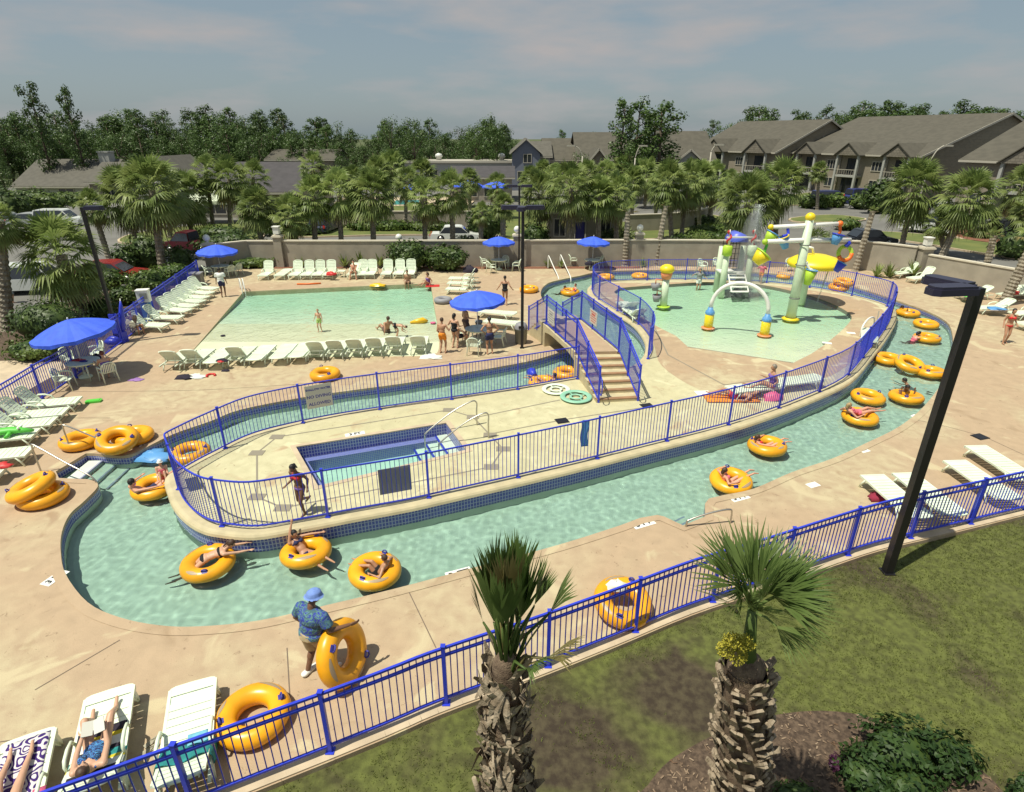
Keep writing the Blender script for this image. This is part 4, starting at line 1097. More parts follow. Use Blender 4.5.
a = G(488.6, 438, ZI); b = G(439, 450, 0)
handrail('right of the two curved steel handrails at the spa steps', [a, up(a, .7), up(a, 1.02), up(a.lerp(b, .12), 1.08), up(a.lerp(b, .5), .8), up(a.lerp(b, .95), .28), up(b, .1), up(b, -.5)])
a = G(730, 523); b = G(686, 527)
handrail('low steel exit rail at the river notch behind the right palm', [a, up(a, .3), up(a.lerp(b, .08), .42), up(a.lerp(b, .5), .36), up(a.lerp(b, .92), .22), up(b, .1), up(b, -.5)])
for lb, u0, v0, u1, v1 in (('left white handrail leading into the far river end', 548, 266.5, 559, 279), ('right white handrail leading into the far river end', 560, 265.5, 571, 278.5)):
    a, b = G(u0, v0 + 2), G(u1, v1)
    handrail(lb, [a, up(a, .5), up(a, .88), up(a.lerp(b, .1), .9), up(a.lerp(b, .55), .45), up(a.lerp(b, .95), .06), up(b, -.3)], .035, 'whitepaint')
for lb, u in (('left white pool ladder rail at the far corner of the shallow pool', 240.5), ('right white pool ladder rail at the far corner of the shallow pool', 243.5)):
    a, b = G(u, 289), G(u + 2, 293)
    handrail(lb, [up(b, -.5), up(b, .2), up(b.lerp(a, .3), .7), up(b.lerp(a, .6), .75), up(a, .6), up(a, 0)], .03, 'whitepaint')
a = G(860, 337, ZI); b = G(872, 330, ZI)
handrail('white rail loop beside the right end of the splash deck', [a, up(a, .7), up(a.lerp(b, .3), .95), up(a.lerp(b, .7), .95), up(b, .7), b], .04, 'whitepaint')

# ---------------------------------------------------------------- bins, boxes
def bin_round(label, p, r=.28, h=.85):
    o = thing('trash_can', label, 'trash can', p); b = MB(); b.lathe([(0, .02), (r * .9, .02), (r, h * .7), (r * 1.04, h * .7), (r * 1.04, h * .74), (r, h * .75)], 18); b.build('body', M['grey'], o)
    b = MB(); b.lathe([(r * 1.03, h * .75), (r * 1.0, h * .82), (r * .8, h * .95), (r * .4, h * 1.02), (0, h * 1.03)], 18); l = b.build('lid', M['slate'], o)
    b = MB(); b.box((0, -r * .86, h * .86), (r * .8, .12, .1)); b.build('flap', M['black'], l)
bin_round('grey dome lidded trash can beside the middle lamp post', G(521, 343), .30, 1.0)
def bin_box(label, p, rz):
    o = thing('trash_bin', label, 'trash bin', p, rz); b = MB()
    b.prism([(-.36, -.32), (.36, -.32), (.36, .32), (-.36, .32)], .0, .75); b.build('body', M['grey'], o)
    b = MB(); b.box((0, 0, .78), (.8, .72, .07)); b.box((0, -.36, .74), (.7, .04, .05)); b.build('lid', M['slate'], o)
bin_box('square grey bin at the far end of the left fence', G(198, 285), .15)
o = thing('control_box', 'white box on a blue post at the fence above the first loungers', 'box', G(150, 321), .25)
b = MB(); b.box((0, 0, .55), (.5, .08, 1.1)); b.build('post', M['lblue'], o); b = MB(); b.prism([(-.28, -.2), (.28, -.2), (.28, .2), (-.28, .2)], 1.05, 1.65); b.box((0, -.01, 1.67), (.6, .44, .05)); b.build('housing', M['whitepaint'], o)
b = MB(); b.box((.05, -.215, 1.38), (.34, .03, .3)); b.build('hatch', M['grey'], o)
o = thing('closed_umbrella', 'furled blue umbrella leaning on the fence beside the lamp foot', 'umbrella', G(124, 341)); b = MB()
b.tube([(0, 0, 0), (.1, .12, 1.0), (.2, .24, 2.0)], .02, 6); b.build('pole', M['whitepaint'], o)
b = MB(); b.tube([(.02, .03, .35), (.04, .06, .55), (.1, .12, 1.0), (.16, .2, 1.6), (.19, .23, 1.9)], [.05, .15, .17, .1, .03], 9, flat=.8); b.build('folded_canopy', M['blue'], o)
o = thing('leaning_board', 'pale grey panel standing against the fence behind the left table', 'board', G(86, 368), 1.2)
b = MB(); b.prism([(-.32, -.02), (.32, -.02), (.32, .02), (-.32, .02)], .0, 1.25); b.build('panel', M['signwhite'], o); b = MB(); b.bar((-.32, 0, 1.26), (.32, 0, 1.26), .05); b.build('top_edge', M['grey'], o)
# blue pads by the fence
o = thing('folded_cover', 'blue folded pool cover heaped beside the lamp foot', 'cover', G(112, 345)); b = MB(); 
for k in range(5): b.ell((.05 * k, .12 * k, .16 + .05 * (k % 2)), (.32, .16, .16 + .04 * (k % 3)), 9)
b.build('cover_fold', M['blue'], o)

# ---------------------------------------------------------------- splash play structures
M['ygreen'] = mat('lime_plastic', (.42, .62, .05), .45)
M['coral'] = mat('coral_plastic', (.75, .28, .12), .5)
def GZ(u, v): return G(u, v, ZI - .12)
# single pole with yellow ball cap
p = GZ(663, 308.5); o = thing('spray_post', 'pale green post with a yellow dome top at the left of the splash pool', 'water toy', p)
b = MB(); b.tube([(0, 0, 0), (0, 0, 1.7)], [.21, .19], 14); b.build('post', M['pole_pale'], o)
b = MB(); b.lathe([(.0, .1), (.36, .1), (.38, .13), (.34, .16), (0, .16)], 18); b.build('foot_ring', M['ygreen'], o)
b = MB(); b.lathe([(.20, 1.66), (.26, 1.72), (.33, 2.0), (.30, 2.04), (0, 2.04)], 16); b.build('collar', M['coral'], o)
b = MB(); b.ell((0, 0, 2.2), (.40, .40, .28), 16); b.build('dome_cap', M['yellow'], o)
for s, (x, z) in enumerate(((-.55, 1.25), (-.42, .62))):
    b = MB(); b.tube([(-.15, 0, z + .35), (x, .0, z + .4), (x, 0, z + .15)], .04, 6, 1); b.lathe([(.0, z - .22), (.16, z - .22), (.26, z + .16), (.23, z + .16), (.14, z - .16), (0, z - .16)], 12, 0, (x, 0, 0)); b.build('tipping_bucket', [M['slate'], M['coral']], o)
# arch shower
pa, pb = GZ(707.6, 330), GZ(763.7, 337.5); o = thing('arch_shower', 'white pipe arch shower on two yellow and blue canisters', 'water toy', (pa + pb) / 2); oo = (pa + pb) / 2
pts = []
for k in range(17):
    t = PI * k / 16; c = (pa + pb) / 2 - oo; hx = (pb - pa) / 2
    pts.append(c - hx * math.cos(t) * 1.0 + V3(0, 0, 1.15 + 1.35 * math.sin(t) ** .9))
b = MB(); b.tube(pts, .095, 10); b.build('pipe', M['whitepaint'], o)
for q in (pa, pb):
    q = q - oo; b = MB(); b.lathe([(0, .05), (.22, .05), (.22, .42), (.215, .8), (.19, .82), (0, .82)], 16, 0, (q.x, q.y, 0)); cn = b.build('canister', [M['yellow']], o)
    b = MB(); b.lathe([(.20, .80), (.23, .86), (.21, .98), (.14, 1.04), (.12, 1.16), (0, 1.18)], 16, 0, (q.x, q.y, 0)); b.build('cap', M['lblue'], cn)
    b = MB(); b.lathe([(0, .10), (.33, .10), (.33, .14), (.22, .16)], 16, 0, (q.x, q.y, 0)); b.build('foot_ring', M['coral'], cn)
# big tower with arms
p = GZ(790, 321); o = thing('bucket_tower', 'tall pale post with white arms carrying coloured tipping buckets over the splash pool', 'water toy', p)
H = 5.35; b = MB(); b.tube([(0, 0, 0), (0, 0, H - .15)], [.25, .19], 16); b.build('main_post', M['pole_pale'], o)
b = MB(); b.lathe([(0, .1), (.42, .1), (.44, .14), (.28, .2)], 18); b.build('foot_ring', M['yellow'], o)
b = MB(); b.ell((0, 0, H - .1), (.24, .24, .22), 14); b.build('top_cap', M['yellow'], o)
b = MB()
for z in (1.2, 2.9, 3.9): b.lathe([(.255, z), (.275, z + .03), (.255, z + .06)], 16)
b.build('band', M['grey'], o)
b = MB(); b.tube([(-1.75, .15, 4.75), (1.45, -.1, 4.95)], .105, 10); b.build('upper_arm', M['whitepaint'], o)
b = MB(); b.tube([(-2.2, -.5, 4.15), (0, 0, 4.15), (2.4, .35, 4.1)], .115, 10); b.build('lower_arm', M['whitepaint'], o)
def bucket(c, r, h, ma, mb_, tilt=0.0, hang=None, hm='orange'):
    T = Matrix.Rotation(tilt, 3, 'Y'); c = V3(*c)
    q = MB(); n = 14
    q.lathe([(0, -h / 2), (r * .55, -h / 2), (r * .8, 0), (r, h / 2), (r * .93, h / 2), (r * .72, 0), (r * .45, -h * .42), (0, -h * .42)], n, 0, c, T)
    q.tube([c + T @ V3(r * 1.0 * math.cos(2 * PI * k / 16), r * 1.0 * math.sin(2 * PI * k / 16), h / 2) for k in range(16)], r * .1, 6, 1, closed=True)
    bk = q.build('bucket', [M[ma], M[mb_]], o)
    if hang is not None:
        q = MB(); hv = V3(*hang); q.tube(catmull([hv, hv + V3(.05, 0, -.15), (hv + c) / 2 + V3(.1, 0, 0), c + T @ V3(0, 0, h * .55)], False, 4), .07, 7); q.build('hanger', M[hm], bk)
bucket((-1.75, .15, 4.25), .3, .5, 'ygreen', 'lblue', .5, (-1.75, .15, 4.75), 'red')
bucket((-1.1, -.1, 4.05), .28, .6, 'lblue', 'yellow', -.4, (-1.0, .08, 4.8), 'blue')
bucket((-2.35, -.5, 3.35), .42, .55, 'yellow', 'ygreen', .7, (-2.15, -.48, 4.12), 'green')
bucket((1.45, -.1, 4.2), .28, .5, 'lblue', 'blue', .2, (1.45, -.1, 4.95), 'orange')
bucket((2.1, .3, 2.75), .25, .5, 'blue', 'lblue', .5, (2.2, .3, 3.2), 'blue')
bucket((.42, -.25, 2.35), .28, .75, 'ygreen', 'lblue', .15, (.2, -.1, 3.1), 'whitepaint')
b = MB(); rg = [V3(2.25 + .33 * math.cos(2 * PI * k / 20), .3 + .1 * math.sin(2 * PI * k / 20), 3.45 + .33 * math.sin(2 * PI * k / 20)) for k in range(20)]
b.tube(rg, .10, 8, 0, closed=True); b.tube([(2.25, .33, 4.1), (2.35, .3, 3.95), (2.2, .3, 3.78)], .11, 8, 1)
for f in range(0, 80): pass
o3 = b.build('swirl_ring', [M['ygreen'], M['blue']], o)
b = MB(); b.tube([V3(2.25 + .335 * math.cos(a), .295 + .1 * math.sin(a), 3.45 + .335 * math.sin(a)) for a in [R(200 + 16 * k) for k in range(11)]], .105, 8); b.build('ring_half', M['orange'], o3)
for x, y, z, m_ in ((-1.78, .15, 4.75, 'yellow'), (1.47, -.1, 4.95, 'orange'), (-2.22, -.5, 4.15, 'ygreen')):
    b = MB(); b.ell((x, y, z), .15, 10); b.build('arm_end_cap', M[m_], o)
# mushroom
p = GZ(800.5, 304.5); o = thing('mushroom_shower', 'yellow mushroom shower on a pale post behind the bucket tower', 'water toy', p)
b = MB(); b.tube([(0, 0, 0), (0, 0, 2.55)], [.24, .2], 14); b.build('post', M['pole_pale'], o)
b = MB(); b.lathe([(.2, 2.2), (.9, 2.12), (1.35, 2.18), (1.47, 2.32), (1.42, 2.48), (1.1, 2.68), (.6, 2.82), (0, 2.86)], 28, 0, (.35, 0, 0)); b.build('cap', M['yellow'], o)
b = MB(); b.tube([(.15, 0, 2.85), (.05, 0, 3.2), (-.2, 0, 3.25)], .07, 8); b.build('spout', M['whitepaint'], o)
# slide tower
p = GZ(732, 297); o = thing('slide_tower', 'grey climbing tower with blue roof and two pale posts in the splash pool', 'play tower', p)
for x, y in ((-.68, 0), (.78, .1), (-.5, 1.5), (.85, 1.6)):
    b = MB(); b.tube([(x - .1 * (1 if x < 0 else -1) * 0, y, 0), (x, y, 2.75)], [.2, .17], 12); ps = b.build('post', M['pole_pale'], o)
    if y < .5:
        b = MB(); b.lathe([(.18, 2.45), (.27, 2.5), (.27, 3.0), (.2, 3.05), (0, 3.06)], 14, 0, (x, y, 0)); b.build('cap', M['ygreen'] if x < 0 else M['pole_pale'], ps)
        b = MB(); b.tube([V3(x + .1 * math.cos(k * .9), y + .1 * math.sin(k * .9), 3.05 + k * .075) for k in range(12)], .06, 6); b.tube([(x, y, 3.0), (x, y, 3.95)], .03, 5, 1); b.build('red_twist', [M['red'], M['whitepaint']], ps)
b = MB(); b.box((.05, .8, 1.35), (1.5, 1.5, .08)); b.build('platform', M['whitepaint'], o)
b = MB()
for x in [-.45 + .2 * k for k in range(6)]: b.bar((x, 1.5, 1.4), (x, 1.5, 3.1), .03)
for z in (1.7, 2.0, 2.3, 2.6, 2.9): b.bar((-.5, 1.5, z), (.6, 1.5, z), .03)
b.build('climbing_net', M['black'], o)
b = MB(); b.bar((-.8, .05, 3.5), (.85, .15, 3.5), .09); b.bar((-.62, 0, 1.5), (.75, .1, 1.5), .07); b.bar((-.62, 0, 1.9), (-.62, 0, 3.5), .06); b.bar((.75, .1, 1.9), (.75, .1, 3.5), .06); b.build('front_frame', M['whitepaint'], o)
b = MB(); b.lathe([(.0, -.6), (.5, -.6), (.5, .6), (0, .6)], 12, 0, (.05, .8, 3.2), Matrix.Rotation(PI / 2, 3, 'X'), a0=0, a1=PI); b.build('barrel_roof', M['roofblue'] if 'roofblue' in M else M['blue'], o)
b = MB(); b.bar((-.45, -.05, 1.38), (-.45, -1.0, .55), .06); b.bar((.55, -.0, 1.38), (.55, -.95, .55), .06)
for k in range(4): b.box((.05, -.12 - .25 * k, 1.2 - .22 * k), (1.0, .24, .05))
b.build('steps', M['whitepaint'], o)
# falling water of the arch and the tower: many small drops
M['drops'] = mat('water_drops', (.75, .82, .80), .2)
M['mist'] = None
def spray(label, c, gen, n, s0):
    mb = MB()
    for i in range(n):
        q = gen(); s = s0 * rnd.uniform(.5, 1.3); h = s * rnd.uniform(1, 4)
        mb.add([q + V3(0, 0, h), q + V3(s, 0, 0), q + V3(-s * .5, s * .8, 0), q + V3(-s * .5, -s * .8, 0)], [(0, 1, 2), (0, 2, 3), (0, 3, 1)], 0, True)
    o = mb.build('water_spray', M['drops'], None, c); return tag(o, label, 'water spray', kind='stuff')
def gtower():
    z = rnd.random() ** 1.1 * 5.3; r = .30 + .10 * (5.3 - z); a = rnd.uniform(0, 2 * PI); rr = r * abs(rnd.gauss(0, .55))
    return V3(.75 + rr * math.cos(a), .1 + rr * math.sin(a), z)
spray('white plume of fine spray over the slide tower', GZ(733, 296), gtower, 15000, .0048)
def mistmat(name, dens):
    m = bpy.data.materials.new(name); m.use_nodes = True; N, L = nt(m); N.remove(N['Principled BSDF']); v = N.new('ShaderNodeVolumePrincipled'); v.inputs['Color'].default_value = (.95, .97, .96, 1); v.inputs['Density'].default_value = dens; L.new(v.outputs[0], N['Material Output'].inputs['Volume']); return m
M['mist'] = mistmat('spray_mist', .30); M['mist_thick'] = mistmat('spray_mist_core', .75)
for nm_, mm_, k_ in (('spray_mist', 'mist', 1.0), ('spray_core', 'mist_thick', .45)):
    mb = MB(); mb.lathe([(0, .02), (1.25 * k_, .02), (1.2 * k_, .6), (.95 * k_, 1.8), (.70 * k_, 3.2), (.5 * k_, 4.4), (.28 * k_, 5.4 - .5 * k_), (0, 5.7 - .5 * k_)], 20)
    q = mb.build(nm_, M[mm_], None, GZ(742, 297) + V3(.1, .25, 0)); tag(q, 'soft white mist hanging round the slide tower' if k_ == 1 else 'denser white plume rising through the slide tower mist', 'water spray', kind='stuff')
def garch():
    t = rnd.uniform(0, PI); hx = (pb - pa) / 2; z = (1.0 + 1.35 * math.sin(t)) * rnd.random()
    return V3(0, 0, 0) - hx * math.cos(t) + V3(rnd.gauss(0, .12), rnd.gauss(0, .25), z)
spray('thin curtain of drops falling inside the arch shower', (pa + pb) / 2, garch, 3600, .006)
q0 = GZ(800.5, 304.5)
def garc():
    t = rnd.random(); return V3(1.35 + .9 * t * 0 - .55 * t, -.25 * t, 2.25 - 2.1 * t * t) + V3(rnd.gauss(0, .02), rnd.gauss(0, .02), 0)
spray('arc of water falling from the rim of the yellow mushroom', q0, garc, 900, .011)

# ---------------------------------------------------------------- towels, toys, bags and other small things
def cloth(name, label, cat, pts_fn, nx, ny, mats, thick=.012, mi=None, parent=None, uv=False):
    mb = MB(); vs = [pts_fn(i / nx, j / ny) for j in range(ny + 1) for i in range(nx + 1)]
    n0 = len(vs); vs = [Vector(v) for v in vs]; dn = [v - V3(0, 0, thick) for v in vs]
    fs = []; uvs = []
    W_ = nx + 1
    for j in range(ny):
        for i in range(nx):
            a = j * W_ + i; fs.append((a, a + 1, a + W_ + 1, a + W_)); uvs.append([(i / nx, j / ny), ((i + 1) / nx, j / ny), ((i + 1) / nx, (j + 1) / ny), (i / nx, (j + 1) / ny)])
    nf = len(fs)
    for f in fs[:nf]: fs.append(tuple(n0 + k for k in f[::-1])); uvs.append([(0, 0)] * 4)
    edge = [(i, i + 1) for i in range(nx)] + [(j * W_ + nx, (j + 1) * W_ + nx) for j in range(ny)] + [(ny * W_ + i + 1, ny * W_ + i) for i in reversed(range(nx))] + [((j + 1) * W_, j * W_) for j in reversed(range(ny))]
    for a, b_ in edge: fs.append((b_, a, n0 + a, n0 + b_)); uvs.append([(0, 0)] * 4)
    mb.add(vs + dn, fs, 0, True, uvs)
    if mi:
        for k in range(nf): mb.m[k] = mi((k % nx + .5) / nx, (k // nx + .5) / ny)
    o = mb.build(name, mats, parent)
    if label: tag(o, label, cat)
    return o
# swirl towel: real woven pattern, from its own UVs
def swirl():
    m = mat('swirl_towel', (.1, .05, .2), .95); N, L = nt(m); b = N['Principled BSDF']
    uv = N.new('ShaderNodeUVMap'); mpn = N.new('ShaderNodeMapping'); mpn.inputs['Scale'].default_value = (2.0, 4.4, 1)
    L.new(uv.outputs[0], mpn.inputs['Vector'])
    nz_ = N.new('ShaderNodeTexNoise'); nz_.inputs['Scale'].default_value = 1.1; nz_.inputs['Detail'].default_value = 1; L.new(mpn.outputs[0], nz_.inputs['Vector'])
    mx = N.new('ShaderNodeMath'); mx.operation = 'MULTIPLY'; mx.inputs[1].default_value = 58; L.new(nz_.outputs['Fac'], mx.inputs[0])
    sn = N.new('ShaderNodeMath'); sn.operation = 'SINE'; L.new(mx.outputs[0], sn.inputs[0])
    gt = N.new('ShaderNodeMath'); gt.operation = 'GREATER_THAN'; gt.inputs[1].default_value = -.1; L.new(sn.outputs[0], gt.inputs[0])
    mc = N.new('ShaderNodeMix'); mc.data_type = 'RGBA'; L.new(gt.outputs[0], mc.inputs[0]); mc.inputs[6].default_value = (.65, .62, .62, 1); mc.inputs[7].default_value = (.045, .015, .15, 1)
    L.new(mc.outputs[2], b.inputs['Base Color']); return m
M['swirl'] = swirl()
def on_lounger(lo, x, y, z):
    T = Matrix.Rotation(lo.rotation_euler.z, 3, 'Z'); return Vector(lo.location) + T @ V3(x, y, z)
l1, l2, l3 = near
cloth('beach_towel', 'purple and white swirl beach towel spread on the lower left lounger', 'towel', lambda s, t: on_lounger(l1, .93 - 1.35 * t, -.30 + .58 * s, .352 + .004 * math.sin(9 * s + 7 * t)), 8, 14, [M['swirl']])
def teal(s, t):
    x = -.22 - .42 * s + .03 * math.sin(9 * t); y = -.45 + .9 * t
    bz = .36 + (max(0, -.28 - x)) * .36
    z = bz + .02 * math.sin(11 * t + 5 * s) if abs(y) < .36 else bz - (abs(y) - .36) * 3.0
    return on_lounger(l3, x, max(-.40, min(.40, y)) + .01 * math.sin(8 * s), max(.04, z + .012))
cloth('beach_towel', 'dark teal towel over the head of the empty lower left lounger', 'towel', teal, 8, 18, [M['teal']])
M['tealblue'] = mat('pale_blue_towel', (.16, .42, .55), .9, var=.1, vscale=12)
cloth('folded_shirt', 'small pale blue cloth lying on the teal towel', 'cloth', lambda s, t: on_lounger(l3, -.12 - .2 * s, -.02 - .3 * t, .40 + .02 * math.sin(12 * s) * math.cos(9 * t)), 6, 6, [M['tealblue']])
cloth('magazine', 'pink magazine on the armrest side of the swirl towel lounger', 'magazine', lambda s, t: on_lounger(l1, -.1 - .25 * s, -.40 + .16 * t, .36 + .01 * s), 2, 2, [M['pink']])
# stripes of black and yellow under the reading woman
M['blackcloth'] = mat('black_cloth', (.02, .015, .03), .9); M['yellowcloth'] = mat('yellow_cloth', (.6, .5, .03), .9); M['whitecloth'] = mat('white_cloth', (.7, .72, .68), .9)
cloth('beach_towel', 'black yellow and white striped towel under the reading woman', 'towel', lambda s, t: on_lounger(l2, .22 - .95 * t, -.38 + .76 * s, (.358 + max(0, -.28 - (.22 - .95 * t)) * .34) - (0 if abs(s - .5) < .42 else .03)), 10, 12, [M['blackcloth'], M['yellowcloth'], M['whitecloth'], M['teal']], mi=lambda s, t: [0, 1, 2, 0, 3, 1, 2, 0][int(t * 7.99)])
for k, (lb, off) in enumerate((('left flip flop beside the reading woman', -.0), ('right flip flop beside the reading woman', .14))):
    q = on_lounger(l3, .18 + off, .62 - .1 * off, .0); mb = MB(); mb.prism([(-.13, -.04), (.10, -.05), (.14, 0), (.10, .05), (-.13, .04)], 0, .02); mb.tube([(-.02, -.045, .02), (.06, 0, .05), (-.02, .045, .02)], .008, 5); tag(mb.build('flip_flop', M['grey_towel'], None, q, .8 + off), lb, 'flip flop')
def heap(name, label, cat, p, r, mm, n=4, flat_=.5, group=None):
    o = thing(name, label, cat, p, group=group); q = MB(); rr = random.Random(int(p.x * 100 + p.y * 37))
    q.v = []; vs = []; K = 10; J = 5
    for j in range(J + 1):
        for k in range(K):
            a = 2 * PI * k / K; w_ = math.cos(PI / 2 * j / J) if j < J else .02
            q_ = r * w_ * (1 + .3 * math.sin(2.3 * k + j) + rr.uniform(-.15, .15)); vs.append(V3(q_ * math.cos(a) * 1.15, q_ * math.sin(a) * .8, r * flat_ * math.sin(PI / 2 * j / J) * (1 + rr.uniform(-.2, .2)) + .004))
    fs = [(j * K + k, j * K + (k + 1) % K, (j + 1) * K + (k + 1) % K, (j + 1) * K + k) for j in range(J) for k in range(K)]
    q.add(vs, fs, 0, True); q.build('folds', M[mm], o); return o
heap('clothes_pile', 'dark clothes with a red bit heaped on the flat front row lounger', 'clothes', G(222.5, 361, .35), .2, 'blackcloth'); heap('red_cloth', 'red cloth on the same lounger as the dark clothes', 'cloth', G(220.5, 362, .36), .11, 'red')
heap('dropped_bag', 'dark bag dropped before the leftmost front row loungers', 'bag', G(185, 378), .28, 'blackcloth'); heap('dropped_towel', 'white towel dropped beside the dark bag at the front row', 'towel', G(195, 377), .35, 'whitecloth', flat_=.25)
heap('dropped_towel', 'white and teal towel dropped by the last front row lounger', 'towel', G(431, 357), .4, 'whitecloth', flat_=.25); heap('shoe', 'dark shoe under the flat front row loungers', 'shoe', G(226, 371), .13, 'blackcloth')
mb = MB(); mb.tube([V3(.16 * math.cos(R(a)), .16 * math.sin(R(a)), .03) for a in range(-40, 221, 20)], .045, 7); tag(mb.build('pool_noodle', M['red'], None, G(211, 376), .5), 'small red horseshoe shaped float on the deck before the front row', 'float')
mb = MB(); mb.tube([G(297, 284, .05), G(309, 283.8, .06), G(321, 283.2, .05)], .05, 8); tag(mb.build('pool_noodle', M['orange']), 'straight orange pool noodle lying along the far edge of the shallow pool', 'float')
heap('float_toy', 'yellow float lying on the far edge of the shallow pool', 'float', G(378, 285.5), .42, 'tube_y', flat_=.35)
heap('red_bag', 'red bag on a back row lounger', 'bag', G(331.5, 275, .35), .26, 'red', flat_=.9)
heap('toy', 'purple disc lying on the deck in the umbrella shade', 'toy', G(136, 380), .24, 'purple' if 'purple' in M else 'pink', flat_=.2)
mb = MB(); mb.prism([(-.24, -.13), (.24, -.13), (.27, 0), (.24, .13), (-.24, .13), (-.27, 0)], .0, .07); mb.prism([(-.2, -.1), (.2, -.1), (.2, .1), (-.2, .1)], .07, .085); tag(mb.build('kickboard', M['green'], None, G(94, 402), .3), 'small green kickboard lying on the deck', 'kickboard')
def croc():
    o = thing('inflatable_crocodile', 'green inflatable crocodile draped across the left lounger', 'toy', on_lounger(bpy.data.objects['sun_lounger.003'] if 0 else LCROC, .1, .0, .38), .1); mb = MB()
    mb.tube([(-.75, -.3, .05), (-.5, -.2, .08), (-.1, -.05, .12), (.25, .05, .12), (.5, .08, .1), (.85, .1, .06)], [.03, .08, .15, .16, .12, .06], 10, flat=.7); mb.build('body', M['green'], o)
    for x, y in ((-.2, .2), (-.25, -.3), (.25, .28), (.3, -.2)):
        mb = MB(); mb.tube([(x, y * .4, .1), (x - .05, y, .03), (x - .12, y * 1.25, .0)], [.07, .055, .03], 7); mb.build('leg', M['green'], o)
    mb = MB(); mb.ell((.5, .16, .2), .04, 7); mb.ell((.5, 0, .2), .04, 7); mb.build('eyes', M['whitepaint'], o)
LCROC = [x for x in bpy.data.objects if x.get('label', '').startswith('white lounger of the left row with')][0]
croc()
heap('float_mat', 'crumpled pale blue float at the bank by the left tip of the island', 'float', G(155, 455), .5, 'lblue', flat_=.35)
o = [x for x in bpy.data.objects if x.get('label', '').startswith('crumpled pale')][0]; o.location = G(153, 457, WR + .02)
heap('red_bag', 'red thing on the lounger cut by the left edge', 'bag', G(3, 466, .36), .2, 'red', flat_=.5)
heap('red_bag', 'dark red bag under the flat lounger left of the lamp post', 'bag', G(879, 499), .26, 'maroon' if 'maroon' in M else 'red', flat_=.8)
heap('shade_bag', 'purple dark bag at the far table by the round hedge', 'bag', G(470, 272), .45, 'blackcloth', flat_=1.0)
heap('beach_bag', 'black bag on the chair at the right hand back umbrella', 'bag', G(589, 265, .74), .25, 'blackcloth', flat_=1.1)
heap('beach_bag', 'pink and blue bag by the sitting woman on the splash deck', 'bag', G(772, 399, ZI), .3, 'pink', flat_=.9)
heap('beach_towel', 'blue towel on the lounger left of the woman in red', 'towel', G(996, 309, .36), .42, 'lblue', flat_=.2); heap('beach_towel', 'green towel on the lounger behind the lamp post', 'towel', G(970, 296, .36), .42, 'green', flat_=.2); heap('red_bag', 'red and black bags on the lounger behind the woman in red', 'bag', G(1011, 294, .4), .33, 'red', flat_=.7)
heap('grey_towel', 'grey towel hung over the chair by the furled umbrella', 'towel', C_d.location + V3(.05, 0, .45), .34, 'grey_towel', flat_=.9)
heap('red_towel', 'red things scattered on the left umbrella table', 'towel', tp.location + V3(-.2, .05, .735), .2, 'red', flat_=.25); heap('purple_cup', 'blue cloth on the left umbrella table', 'cloth', tp.location + V3(.12, -.08, .735), .13, 'ink_blue', flat_=.3)
heap('dark_bag', 'dark backpack on the chair behind the left table', 'bag', G(97, 361, .42), .24, 'blackcloth', flat_=1.2)
# blue towel over island fence
p, d = on_fence(586, 430, 1.2, river_part); n = V3(d.y, -d.x, 0).normalized(); n = n if n.y < 0 else -n; d = d.normalized()
cloth('hanging_towel', 'blue towel hanging over the island fence', 'towel', lambda s, t: V3(p.x, p.y, 0) + d * (-.12 + .24 * s + .02 * math.sin(8 * t)) + n * (-.045 - .02 * math.sin(5 * s)) + V3(0, 0, ZI + 1.36 - .85 * t), 5, 8, [M['lblue']])
# white folded bag on the tube by the front fence
heap('white_bag', 'white folded bag resting on the blue printed tube by the fence', 'bag', G(616, 588, .45), .20, 'whitecloth', flat_=.9)
# drain covers on the island
for lb, u, v, z in (('dark square drain cover in front of the bridge steps', 562, 421, ZI), ('dark square drain cover right of the bridge steps', 647, 406, ZI), ('dark drain cover on the right deck', 980, 437, 0)):
    mb = MB(); mb.box((0, 0, .012), (.42, .36, .016)); mb.box((0, 0, .022), (.34, .28, .006)); tag(mb.build('drain_cover', M['black'], None, G(u, v, z), .3), lb, 'drain cover')
# float in the channel and toys in the pool
mb = MB(); mb.tube([(0, -.3, .1), (0, 0, .16), (0, .3, .1)], [.14, .2, .14], 8, flat=1.3); tag(mb.build('body_board', M['blue'], None, G(532, 377, WR + .1), .3), 'dark blue float in the channel left of the bridge', 'float')
mb = MB(); mb.tube([(-.45, -.1, .03), (-.1, 0, .06), (.2, .05, .1), (.45, .12, .05)], [.05, .14, .17, .06], 8); tag(mb.build('float_toy', M['tube_y'], None, G(419, 322.5, -.06)), 'yellow toy float at the right side of the shallow pool', 'float')
mb = MB(); mb.lathe([(0, 0), (.14, 0), (.16, .03), (.1, .05), (0, .05)], 12); tag(mb.build('float_toy', M['pink'], None, G(433, 323, -.05)), 'small purple disc floating near the right pool edge', 'float')
mb = MB(); mb.lathe([(0, 0), (.1, 0), (.12, .03), (.08, .05), (0, .05)], 10); tag(mb.build('float_toy', M['blackcloth'], None, G(223, 336, -.05)), 'tiny dark float near the left pool edge', 'float')
# side table in back row
o = thing('side_table', 'low white side table in the back row beside the red bag lounger', 'table', G(342, 277)); mb = MB(); mb.box((0, 0, .42), (.5, .5, .03)); mb.build('tabletop', M['white'], o)
for x, y in ((1, 1), (1, -1), (-1, 1), (-1, -1)): mb = MB(); mb.bar((x * .2, y * .2, 0), (x * .2, y * .2, .41), .04); mb.build('leg', M['white'], o)
